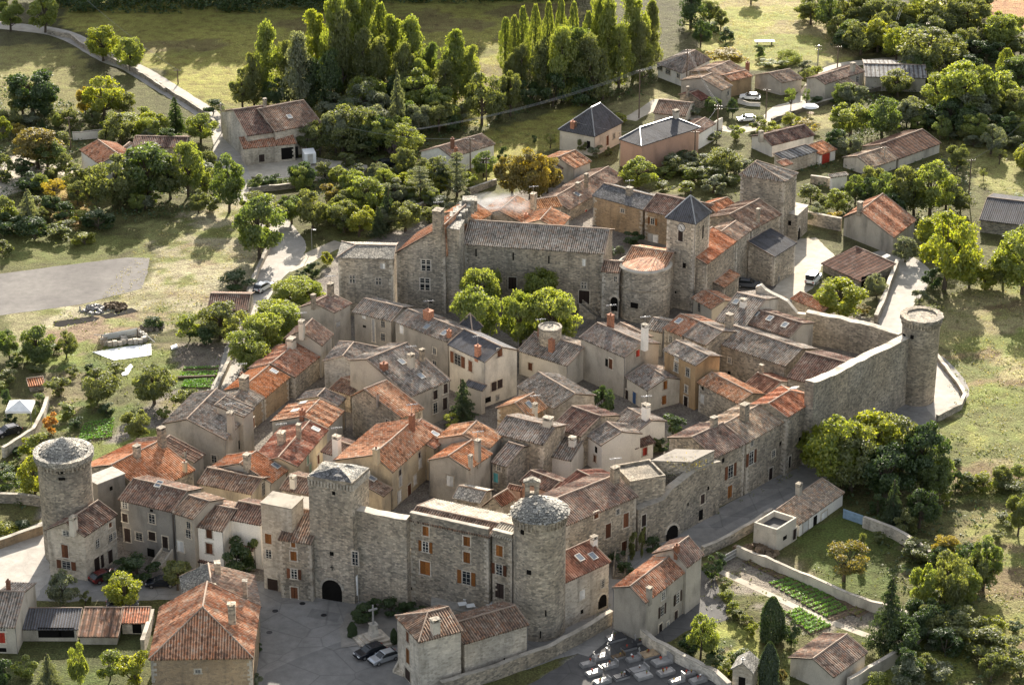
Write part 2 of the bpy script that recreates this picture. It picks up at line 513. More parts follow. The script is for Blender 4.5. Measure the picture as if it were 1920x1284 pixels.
def house(label, q0, q1, ap=None, end=1, base=None, h=None, roof='mix', wall='stone', pitch=18, name='village_house', cat='house',
          mono=False, depth=None, hip=(0, 0), win=(), chim=(), sky=(), zb=0.0, group=None, quad=None, fr=0.5, flat=False, coarse=False,
          ridge_mat='ridge', inset=0.28, rows=5, amp=0.075, ridge_h=None, parent=None, back=1.0, parapet=0.0, roof2=None):
    H = House()
    a, b = px(q0), px(q1)
    tp = math.tan(math.radians(pitch))
    # eave height
    if h is None:
        e, vb = base
        uv = (a, b)[e]
        g = un(uv[0], pv(vb), zb)
        ze = ztop(g.y, uv[1])
    else:
        ze = zb + h
    Q0, Q1 = un(*a, ze), un(*b, ze)
    if quad is not None:                      # gable front given by q0-q1, ridge runs back towards quad point
        Q2 = un(*px(quad), ze)
        Q3 = Q0 + Q2 - Q1
        A = un(*px(ap), ze)                   # dummy for the search
        d = ray(*px(ap))
        pn = (Q1 - Q0).cross(UP)
        Q0h = Q0 + (un(*px(quad), ze) - Q1) * hip[0]
        t = (Q0h - CAMP).dot(pn) / d.dot(pn)
        apx = CAMP + d * t
        r = max(0.03, min(0.97, (apx - Q0h).dot(Q1 - Q0) / (Q1 - Q0).length_squared))
        rise = max(0.3, apx.z - ze)
        bk = Q2 - Q1
        # canonical: eaves Q0-Q3 (left) and Q1-Q2 (right), ridge from S to T
        S = Q0.lerp(Q1, r) + UP * rise
        T = S + bk
        ring = [Q0, Q1, Q2, Q3]
        slopes = [(Q1, Q2, S, T, hip[0], hip[1]), (Q3, Q0, T, S, hip[1], hip[0])]
        gab = [(Q0, Q1, S), (Q2, Q3, T)]
        Lr = bk.length
        if hip[0] > 0: S2 = S.lerp(T, hip[0])
        else: S2 = S
        T2 = T.lerp(S, hip[1]) if hip[1] > 0 else T
        ends = [(Q0, Q1, S2, hip[0]), (Q2, Q3, T2, hip[1])]
    else:
        ed = (Q1 - Q0); ed.z = 0
        n = Vector((-ed.y, ed.x, 0)).normalized()
        if n.y < 0: n = -n
        if depth is None:
            tgt = px(ap)
            Qe = (Q0, Q1)[end]
            best = None
            for i in range(10, 320):
                wd = i * 0.05
                p = proj(Qe + n * wd + UP * (wd * tp))
                er = (p[0] - tgt[0]) ** 2 + (p[1] - tgt[1]) ** 2
                if best is None or er < best[0]: best = (er, wd)
            wd = best[1]
        else:
            wd = depth * (1.0 if mono else 0.5)
        rise = wd * tp if not flat else 0.0
        if ridge_h: rise = ridge_h
        W2 = wd if mono else wd * (1 + back)
        zr = 0 if mono else wd * (1 - back) * tp
        Q3, Q2 = Q0 + n * W2 + UP * zr, Q1 + n * W2 + UP * zr
        if mono or flat:
            S, T = Q0 + n * W2 + UP * rise, Q1 + n * W2 + UP * rise
            slopes = [(Q0, Q1, S, T, 0, 0)]
        else:
            S, T = Q0 + n * wd + UP * rise, Q1 + n * wd + UP * rise
            slopes = [(Q0, Q1, S, T, hip[0], hip[1]), (Q2, Q3, T, S, hip[1], hip[0])]
        ring = [Q0, Q1, Q2, Q3]
        S2 = S.lerp(T, hip[0]); T2 = T.lerp(S, hip[1])
        ends = [(Q1, Q2, T2, hip[1]), (Q3, Q0, S2, hip[0])]
    cen = sum(ring, Vector()) / 4
    loc = Vector((cen.x, cen.y, zb))
    H.root = parent or thing(name, loc, label, cat, group)
    if parent: loc = Vector(parent.location)
    # walls, set back under the eaves
    wb = MB()
    R = [p.lerp(cen, min(0.2, inset / max(0.5, (p - cen).length) * 1.3)) for p in ring]
    lo = [Vector((p.x, p.y, zb - 0.6)) for p in R]
    drop = 0.10
    faces = []
    for i in range(4):
        j = (i + 1) % 4
        hi_i, hi_j = R[i] - UP * drop, R[j] - UP * drop
        if (mono or flat) and quad is None:
            zi = (0, 0, rise, rise)
            hi_i = hi_i + UP * zi[i]; hi_j = hi_j + UP * zi[j]
        wb.poly([lo[i], lo[j], hi_j, hi_i], wall)
        faces.append([lo[i], lo[j], hi_j, hi_i])
    if not (mono or flat):
        for (A, B, P, hp) in ends:
            if hp <= 0:
                A2 = A.lerp(cen, min(0.2, inset / max(0.5, (A - cen).length) * 1.3)) - UP * drop
                B2 = B.lerp(cen, min(0.2, inset / max(0.5, (B - cen).length) * 1.3)) - UP * drop
                md = (A + B) / 2
                P2 = P - UP * (drop + 0.02) + (cen - md).normalized().lerp(Vector(), 0) * min(inset, 0.3)
                P2.z = P.z - drop - 0.03
                wb.poly([A2, B2, P2], wall)
    RQ = random.Random(int(abs(cen.x) * 13 + cen.y * 7))
    if wall in ('stone', 'stone_pale', 'stone_warm') and (ze - zb) > 3.2:
        qb = wb
        for i in range(4):
            p, a_, c_ = R[i], R[i - 1], R[(i + 1) % 4]
            if p.y > cen.y + 1.5 and i in (2, 3): continue
            d1, d2 = (a_ - p), (c_ - p); d1.z = d2.z = 0
            d1.normalize(); d2.normalize()
            z_ = zb
            k_ = 0
            while z_ < ze - .5:
                hq = RQ.uniform(.3, .46)
                l1, l2 = (.62, .34) if k_ % 2 else (.34, .62)
                l1 *= RQ.uniform(.8, 1.2); l2 *= RQ.uniform(.8, 1.2)
                o_ = Vector((p.x, p.y, 0)) - (d1 + d2) * .035
                if RQ.random() < .9:
                    lo_ = [o_, o_ + d1 * l1, o_ + d1 * l1 + d2 * l2, o_ + d2 * l2]
                    qb.hexa([q + UP * z_ for q in lo_], [q + UP * (z_ + hq - .03) for q in lo_], 'stone_pale')
                z_ += hq; k_ += 1
    H.wall = wb.build('wall', H.root)
    if (ze - zb) > 3.5 and RQ.random() < .6 and not mono and wall not in ('stone_dark',):
        pb = MB()
        p = R[RQ.choice((0, 1))]
        o_ = Vector((p.x, p.y, 0)) + (p - cen).normalized() * .12; 
        o_ = Vector((o_.x, o_.y, 0)) + (R[2] - R[1]).normalized() * .0
        pb.tube([o_ + UP * (zb + .05), o_ + UP * (ze - .45), Vector((Q0 if p is R[0] else Q1)) - UP * .2], .055, 'zinc', 6)
        pb.build('downpipe', H.wall)
    # roof
    rb, uvs = MB(), []
    seed = random.uniform(0, 50)
    for si, (E0, E1, R0, R1, a0, a1) in enumerate(slopes):
        slope_mesh(rb, uvs, E0, E1, R0, R1, a0, a1, (roof2 or roof) if si else roof, rows, seed, amp=amp)
        dn = UP * -0.13
        if a0 == 0 and a1 == 0:
            under(rb, uvs, [E0 + dn, E1 + dn, R1 + dn, R0 + dn])
    if not (mono or flat):
        for (A, B, P, hp) in ends:
            if hp > 0:
                fr_ = max(0.05, min(0.95, (P - A).dot(B - A) / (B - A).length_squared))
                M = A.lerp(B, fr_)
                upv = P - M
                slope_mesh(rb, uvs, A, B, A + upv, B + upv, fr_, 1 - fr_, roof, rows, seed + 5, amp=amp)
    H.roof = rb.build('roof', H.root, uvs=uvs)
    # ridge, hips and verges
    gb = MB()
    def cap(p, q, r):
        L = (q - p).length
        k = max(2, int(L / 1.2))
        pts = [p.lerp(q, i / k) + UP * (0.04 + 0.05 * noise.noise(p.lerp(q, i / k) * 0.7)) for i in range(k + 1)]
        gb.tube(pts, r, ridge_mat, 6)
    if flat:
        pass
    elif mono:
        cap(S, T, 0.09); cap(Q0, S, 0.05); cap(Q1, T, 0.05)
    else:
        if (S2 - T2).length > 0.3: cap(S2, T2, 0.13)
        for (A, B, P, hp) in ends:
            if hp > 0:
                cap(A, P, 0.11); cap(B, P, 0.11)
            else:
                cap(A, P, 0.055); cap(B, P, 0.055)
    if gb.v:
        gb.build('ridge_tiles', H.roof)
    if parapet:
        d0 = (R[1] - R[0]).normalized(); nn = Vector((-d0.y, d0.x, 0)).normalized()
        if nn.y < 0: nn = -nn
        pb = MB()
        a_, b_ = R[0] - nn * .02, R[1] - nn * .02
        a_.z = b_.z = ze - .3
        a2, b2 = R[0].copy(), R[1].copy(); a2.z = Q0.z; b2.z = Q1.z
        a_, b_ = a2 - nn * .03 - UP * .3, b2 - nn * .03 - UP * .3
        pb.hexa([a_, b_, b_ + nn * .45, a_ + nn * .45], [q + UP * (parapet + .3) for q in (a_, b_, b_ + nn * .45, a_ + nn * .45)], wall)
        t_ = UP * (parapet + .3)
        pb.hexa([a_ - nn * .1 + t_, b_ - nn * .1 + t_, b_ + nn * .55 + t_, a_ + nn * .55 + t_], [q + t_ + UP * .16 for q in (a_ - nn * .1, b_ - nn * .1, b_ + nn * .55, a_ + nn * .55)], 'mortar')
        pb.build('parapet', H.wall)
    H.faces, H.slopes, H.ze, H.quads = faces, slopes, ze, None
    H.hips = [] if (mono or flat) else [(A, B, P) for (A, B, P, hp) in ends if hp > 0]
    for wdat in win: window(H, *wdat)
    for c in chim: chimney(H, *c)
    for s in sky: skylight(H, *s)
    return H

def wall_hit(H, p):
    d = ray(*px(p))
    best = None
    for f in H.faces:
        r = tri_hit(CAMP, d, f)
        if r is None: continue
        t, P, nn = r
        outw = nn if nn.dot(d) < 0 else -nn
        cenf = sum(H.faces[0], Vector()) / 4
        s = (P - f[0]).dot((f[1] - f[0]).normalized())
        L = (f[1] - f[0]).length
        if s < -0.4 or s > L + 0.4 or P.z < -1.5: continue
        mid = (f[0] + f[1]) / 2
        hc = sum([q[0] for q in H.faces], Vector()) / 4
        if len(H.faces) == 4 and (mid - hc).dot(outw) < 0: continue       # back face
        if P.z > max(f[2].z, f[3].z) + 4.5: continue
        if best is None or t < best[0]: best = (t, P, outw, (f[1] - f[0]).normalized())
    return best
SH = {'o': 'sh_orange', 'r': 'sh_red', 'b': 'sh_brown', 'g': 'sh_green', 'u': 'sh_blue', 't': 'sh_turq', 'd': 'sh_dark', 'w': 'sh_white', 'y': 'sh_yellow'}
def window(H, x, y, wd, ht, style='w'):
    hit = wall_hit(H, (x, y))
    if hit is None: return
    t, P, nn, d = hit
    d = Vector((d.x, d.y, 0)).normalized()
    nn = Vector((nn.x, nn.y, 0)).normalized()
    hw, hh = wd / 2, ht / 2
    kind, colr = style[0], (SH[style[1]] if len(style) > 1 else None)
    nm = {'d': 'door', 'G': 'garage_door'}.get(kind, 'window')
    mb = MB()
    def bx(cx, cz, w_, h_, dep, mat, b_=mb, off=0.0):
        b_.box(P + d * cx + UP * cz + nn * (off + dep / 2 - 0.02), d * w_ / 2, nn * (dep / 2 + 0.02), UP * h_ / 2, mat)
    if kind == 'v':
        bx(0, 0, wd, ht, 0.02, 'dark'); mb.build('window', H.wall); return
    if kind == 'a':                              # arched opening
        pts = [P + d * (-hw) - UP * hh, P + d * hw - UP * hh]
        k = 10
        for i in range(k + 1):
            an = math.pi * i / k
            pts.append(P + d * (hw * math.cos(an)) + UP * (hh - hw + hw * math.sin(an)))
        mb.hexa([q - nn * 0.05 for q in pts], [q + nn * 0.07 for q in pts], 'dark')
        o = mb.build('archway', H.wall)
        fb = MB()
        for i in range(k):
            a0, a1 = math.pi * i / k, math.pi * (i + 1) / k
            q = [P + d * (rr * math.cos(an)) + UP * (hh - hw + rr * math.sin(an)) for an in (a0, a1) for rr in (hw, hw + 0.35)]
            fb.hexa([q[0] - nn * .05, q[1] - nn * .05, q[3] - nn * .05, q[2] - nn * .05], [q[0] + nn * .1, q[1] + nn * .12, q[3] + nn * .12, q[2] + nn * .1], 'stone_pale')
        fb.build('frame', o)
        return
    if kind in 's':
        bx(0, 0, wd, ht, 0.03, 'dark')
    elif kind in 'dG':
        bx(0, 0, wd, ht, 0.03, colr or 'sh_dark')
        if kind == 'd': bx(0, 0, 0.05, ht, 0.045, 'dark')
    else:
        bx(0, 0, wd, ht, 0.03, 'glass')
    o = mb.build(nm, H.wall)
    fb = MB()
    sw = 0.16
    for sx in (-1, 1):
        bx(sx * (hw + sw / 2), 0, sw, ht + 2 * sw, 0.07, 'frame' if kind == 'f' else 'stone_pale', fb)
    bx(0, hh + sw / 2, wd, sw, 0.07, 'stone_pale', fb)
    if nm == 'window':
        bx(0, -hh - 0.07, wd + 0.5, 0.13, 0.13, 'stone_pale', fb)
    if kind in 'wxo':
        bx(0, 0, 0.07, ht, 0.05, 'frame', fb)
        for q in (-0.5, 0.0, 0.5):
            bx(0, q * ht * 0.66, wd, 0.05, 0.05, 'frame', fb)
        for sx in (-1, 1): bx(sx * (hw - 0.03), 0, 0.06, ht, 0.05, 'frame', fb)
    if kind == 'x':
        bx(0, 0, 0.2, ht, 0.07, 'stone_pale', fb); bx(0, ht * 0.1, wd, 0.18, 0.07, 'stone_pale', fb)
    fb.build('frame', o)
    if kind == 's':
        for sx in (-1, 1):
            sb = MB()
            bx(sx * hw / 2, 0, hw - 0.03, ht, 0.04, colr, sb, 0.02)
            for q in (-0.33, 0.33): bx(sx * hw / 2, q * ht, hw - 0.06, 0.09, 0.025, colr, sb, 0.06)
            sb.build('shutter', o)
    if kind == 'o':
        for sx in (-1, 1):
            sb = MB()
            bx(sx * (hw * 1.55 + 0.1), 0, hw * 1.0, ht + 0.1, 0.05, colr, sb, 0.06)
            for q in (-0.33, 0.33): bx(sx * (hw * 1.55 + 0.1), q * ht, hw * 0.9, 0.09, 0.025, colr, sb, 0.11)
            sb.build('shutter', o)

def roof_hit(H, p):
    d = ray(*px(p))
    best = None
    for (E0, E1, R0, R1, a0, a1) in H.slopes:
        r = tri_hit(CAMP, d, [E0, E1, R1, R0])
        if r is None: continue
        t, P, nn = r
        L = (E1 - E0).length
        s = (P - E0).dot(E1 - E0) / L / L
        g = (P - E0).dot((R0 - E0)) / max(1e-6, (R0 - E0).length_squared)
        if -0.12 < s < 1.12 and -0.2 < g < 1.25 and (best is None or t < best[0]):
            if nn.z < 0: nn = -nn
            best = (t, P, nn, (E1 - E0).normalized())
    for (A, B, P_) in H.hips:
        M = (A + B) / 2
        r = tri_hit(CAMP, d, [A, B, B + P_ - M, A + P_ - M])
        if r is None: continue
        t, P, nn = r
        if nn.dot(d) > 0: nn = -nn
        if nn.z < 0: continue
        s = (P - A).dot(B - A) / (B - A).length_squared
        if 0 < s < 1 and A.z < P.z < P_.z and (best is None or t < best[0]):
            best = (t, P, nn, (B - A).normalized())
    return best
def chimney(H, x, y, ht=1.4, style='brick', wd=0.65, ant=False):
    hit = roof_hit(H, (x, y))
    if hit is None: return
    t, P, nn, d = hit
    d = Vector((d.x, d.y, 0)).normalized()
    e = Vector((-d.y, d.x, 0))
    mb = MB()
    wd *= .85 if style == 'brick' else .95
    hb = wd / 2
    mb.box(P + UP * (ht / 2 - 0.5), d * hb * 1.25, e * hb, UP * (ht / 2 + 0.5), style)
    mb.box(P + UP * (ht + 0.04), d * (hb * 1.25 + 0.05), e * (hb + 0.05), UP * 0.05, 'stone' if style != 'brick' else 'brick')
    if style in ('stone', 'white', 'grey', 'pale'):
        for s in (-1, 1):
            mb.box(P + d * s * hb + UP * (ht + 0.22), d * 0.08, e * hb, UP * 0.14, style)
        mb.box(P + UP * (ht + 0.4), d * (hb * 1.25 + 0.08), e * (hb + 0.07), UP * 0.04, 'stone')
    else:
        mb.tube([P + UP * (ht + 0.05), P + UP * (ht + 0.4)], 0.14, 'brick', 8)
    o = mb.build('chimney', H.roof)
    if ant:
        ab = MB()
        tp = P + UP * (ht + 0.3)
        ab.tube([P + UP * ht, tp + UP * 1.5], 0.035, 'metal', 5)
        k = Vector((1, 0.25, 0)).normalized()
        kk = Vector((-k.y, k.x, 0))
        ab.tube([tp + UP * 1.4 - k * 0.8, tp + UP * 1.4 + k * 0.9], 0.045, 'metal', 5)
        for i in range(6):
            q = tp + UP * 1.4 + k * (-0.7 + 0.3 * i)
            ab.tube([q - kk * 0.35, q + kk * 0.35], 0.03, 'metal', 4)
        ab.build('antenna', o)
def skylight(H, x, y, wd=0.8, ht=1.1):
    hit = roof_hit(H, (x, y))
    if hit is None: return
    t, P, nn, d = hit
    e = nn.cross(d).normalized()
    mb = MB()
    mb.box(P + nn * 0.06, d * wd / 2, e * ht / 2, nn * 0.075, 'sky_glass')
    for s in (-1, 1):
        mb.box(P + d * s * (wd / 2 + .04) + nn * 0.07, d * 0.05, e * (ht / 2 + .09), nn * 0.09, 'frame')
        mb.box(P + e * s * (ht / 2 + .04) + nn * 0.07, d * (wd / 2), e * 0.05, nn * 0.09, 'frame')
    mb.build('skylight', H.roof)

def block(label, p0, p1, depth=None, base=None, h=None, wall='stone', name='stone_annex', cat='annex', top='concrete', p2=None, parapet=0.0, win=(), zb=0.0):
    """flat-topped block; p0-p1 = its visible top front edge"""
    a, b = px(p0), px(p1)
    if h is None:
        e, vb = base
        uv = (a, b)[e]
        ze = ztop(un(uv[0], pv(vb), zb).y, uv[1])
    else: ze = zb + h
    A, B = un(*a, ze), un(*b, ze)
    if p2 is not None:
        Cc = un(*px(p2), ze)
        n = Cc - B
    else:
        ed = B - A
        n = Vector((-ed.y, ed.x, 0)).normalized()
        if n.y < 0: n = -n
        n = n * depth
    ring = [A, B, B + n, A + n]
    cen = sum(ring, Vector()) / 4
    H = House()
    H.root = thing(name, Vector((cen.x, cen.y, zb)), label, cat)
    mb = MB()
    H.faces = []
    for i in range(4):
        j = (i + 1) % 4
        lo_i, lo_j = Vector((*ring[i].xy, zb - 0.6)), Vector((*ring[j].xy, zb - 0.6))
        mb.poly([lo_i, lo_j, ring[j], ring[i]], wall)
        H.faces.append([lo_i, lo_j, ring[j], ring[i]])
    if not parapet: pass
    H.wall = mb.build('wall', H.root)
    tb = MB()
    R2 = [p.lerp(cen, 0.0) for p in ring]
    R3 = [p.lerp(cen, min(.4, 0.4 / max(1, (p - cen).length))) for p in ring]
    if parapet:
        for i in range(4):
            j = (i + 1) % 4
            tb.hexa([R2[i], R2[j], R3[j], R3[i]], [q + UP * parapet for q in (R2[i], R2[j], R3[j], R3[i])], wall)
        tb.poly([q + UP * 0.02 for q in R3], top)
    else:
        big = [p + (p - cen).normalized() * 0.12 for p in ring]
        tb.hexa(big, [q + UP * 0.14 for q in big], top)
    H.roof = tb.build('roof', H.root)
    H.slopes = [(A, B, A + n, B + n, 0, 0)]; H.hips = []
    for wd_ in win: window(H, *wd_)
    return H

def wallrun(label, pts, th=0.6, mat='stone', cap='mortar', name='garden_wall', cat='wall', jag=0.12, zb=0.0, group=None, bumps=True, win=()):
    """masonry wall along ground pixels: pts = (u, v_base, height m)"""
    P = []
    for (x, y, hh) in pts:
        u, v = px((x, y))
        g = un(u, v, zb)
        P.append((g, hh))
    mb, cb = MB(), MB()
    segs = []
    for (g0, h0), (g1, h1) in zip(P, P[1:]):
        L = (g1 - g0).length
        k = max(1, int(L / 1.5))
        for i in range(k):
            segs.append((g0.lerp(g1, i / k), g0.lerp(g1, (i + 1) / k), h0 + (h1 - h0) * i / k, h0 + (h1 - h0) * (i + 1) / k))
    js = [random.uniform(-jag, jag) for _ in range(len(segs) + 1)]
    nr = []
    for i in range(len(segs) + 1):
        d = Vector()
        if i > 0: d += (segs[i - 1][1] - segs[i - 1][0]).normalized()
        if i < len(segs): d += (segs[i][1] - segs[i][0]).normalized()
        d.normalize()
        nr.append(Vector((-d.y, d.x, 0)))
    for i, (a, b, h0, h1) in enumerate(segs):
        n0, n1 = nr[i] * th / 2, nr[i + 1] * th / 2
        t0, t1 = UP * (h0 + js[i]), UP * (h1 + js[i + 1])
        dn = UP * -0.5
        mb.poly([a - n0 + dn, b - n1 + dn, b - n1 + t1, a - n0 + t0], mat)
        mb.poly([b + n1 + dn, a + n0 + dn, a + n0 + t0, b + n1 + t1], mat)
        c0, c1 = nr[i] * (th / 2 + 0.04), nr[i + 1] * (th / 2 + 0.04)
        cb.hexa([a - c0 + t0, b - c1 + t1, b + c1 + t1, a + c0 + t0], [q + UP * 0.10 for q in (a - c0 + t0, b - c1 + t1, b + c1 + t1, a + c0 + t0)], cap)
    for (a, n, hh, j) in ((segs[0][0], nr[0], segs[0][2], js[0]), (segs[-1][1], nr[-1], segs[-1][3], js[-1])):
        mb.poly([a - n * th / 2 - UP * .5, a + n * th / 2 - UP * .5, a + n * th / 2 + UP * (hh + j), a - n * th / 2 + UP * (hh + j)], mat)
    loc = P[0][0]
    r = thing(name, loc, label, cat, group)
    H = House(); H.root = r; H.faces = []
    for (a, b, h0, h1) in segs:
        q = [Vector((a.x, a.y, -.5)), Vector((b.x, b.y, -.5)), b + UP * h1, a + UP * h0]
        n_ = (q[1] - q[0]).cross(UP).normalized()
        if n_.y > 0: n_ = -n_
        H.faces.append([p + n_ * th / 2 for p in q])
    H.wall = mb.build('wall', r); cb.build('coping', r)
    for w_ in win: window(H, *w_)
    return r
def vt(u, vb, v2):
    """height in metres of a point straight above ground pixel (u, vb) seen at v2 (current zoom)"""
    g = un(OX + u / SZ, pv(vb))
    return ztop(g.y, pv(v2))
def tower(label, u, vb, vtop, dia_px, mat='stone', name='round_tower', cat='tower', top='dome', dome=2.4, batter=1.05, flare=1.03, corbels=True, slits=()):
    """round tower; (u, vb) = centre of its base, vtop = centre of its rim"""
    uu, vv = px((u, vb))
    g = un(uu, vv)
    hz = ztop(g.y, pv(vtop))
    r = dia_px / SZ / 2 / ppm(g + UP * hz)
    root = thing(name, g, label, cat)
    mb = MB()
    prof = [(r * batter * 1.04, -0.6)]
    k = 10
    for i in range(k + 1):
        f = i / k
        prof.append((r * (batter + (1 - batter) * f), hz * 0.93 * f))
    prof += [(r * flare, hz * 0.95), (r * flare, hz)]
    mb.lathe(g, prof, mat, 48, 0.004)
    body = mb.build('wall', root)
    if corbels:
        cb = MB()
        for i in range(40):
            an = 2 * math.pi * i / 40
            dd = Vector((math.cos(an), math.sin(an), 0))
            tt = Vector((-dd.y, dd.x, 0))
            cb.box(g + dd * (r * 1.02) + UP * (hz - 0.75), tt * 0.1, dd * 0.14, UP * 0.42, 'stone')
        cb.build('corbel_ring', body)
    tb, uvs = MB(), []
    if top == 'dome':
        prof = [(r * flare * 1.05, hz - 0.05)]
        for i in range(9):
            f = i / 8
            prof.append((max(0.25, r * flare * 1.05 * (1 - f) ** 0.75), hz + 0.12 + dome * f ** 0.8))
        tb.lathe(g, prof, 'lauze', 56, 0.012)
    elif top == 'cone':
        tb.lathe(g, [(r * flare * 1.07, hz - 0.3), (r * flare * 1.07, hz + 0.45), (r * 0.93, hz + 0.45), (r * 0.93, hz + 0.15)] + [(r * 0.93 * (1 - i / 6) + 0.3 * i / 6, hz + 0.15 + dome * i / 6) for i in range(1, 7)], 'lauze', 56, 0.008)
    elif top == 'open':
        tb.lathe(g, [(r * flare * 1.09, hz - 0.35), (r * flare * 1.09, hz + 0.25), (r * 0.80, hz + 0.25), (r * 0.80, hz - 0.25), (0.3, hz - 0.1)], 'stone', 48, 0.035)
        tb.lathe(g, [(r * .8, hz - .22), (r * .4, hz - .16), (.2, hz - .14)], 'soil', 30, .08)
    elif top == 'ring':
        tb.lathe(g, [(r * 1.05, hz - 0.1), (r * 1.05, hz + 0.15), (r * 0.86, hz + 0.15), (r * 0.86, hz - 1.0), (0.3, hz - 1.0)], 'stone_dark', 40, 0.004)
    rf = tb.build('roof', root)
    if top in ('dome', 'cone'):
        sb = MB()
        Rr = random.Random(3)
        nrow = 9
        for i in range(nrow):
            f = (i + .3) / nrow
            if top == 'dome': rr_, zz = r * flare * 1.05 * (1 - f) ** .75, hz + .12 + dome * f ** .8
            else: rr_, zz = r * .93 * (1 - f), hz + .15 + dome * f
            cnt = max(4, int(2 * math.pi * rr_ / .62))
            for k in range(cnt):
                an = 2 * math.pi * (k + Rr.uniform(-.3, .3) + .5 * (i % 2)) / cnt
                dd = Vector((math.cos(an), math.sin(an), 0)); tt = Vector((-dd.y, dd.x, 0))
                q = g + dd * rr_ + UP * (zz + Rr.uniform(-.03, .04))
                sl = (dd * Rr.uniform(.3, .45) - UP * Rr.uniform(.08, .2))
                sb.box(q, tt * Rr.uniform(.22, .36), sl, (UP * .045 + dd * .025), 'lauze')
        sb.build('stone_slabs', rf)
    H = House(); H.root, H.wall = root, body
    for (x, y, sw, sh) in slits:
        d = ray(*px((x, y)))
        o2 = Vector((0 - g.x, 0 - g.y)); dd = Vector((d.x, d.y))
        A = dd.dot(dd); B = 2 * o2.dot(dd); c_ = o2.dot(o2) - (r * 1.02) ** 2
        dis = B * B - 4 * A * c_
        if dis < 0: continue
        tt = (-B - math.sqrt(dis)) / (2 * A)
        P = CAMP + d * tt
        nn = Vector((P.x - g.x, P.y - g.y, 0)).normalized()
        sb = MB()
        sb.box(P, Vector((-nn.y, nn.x, 0)) * sw / 2, nn * 0.08, UP * sh / 2, 'dark')
        sb.build('window', body)
    H.g, H.r, H.hz = g, r, hz
    return H
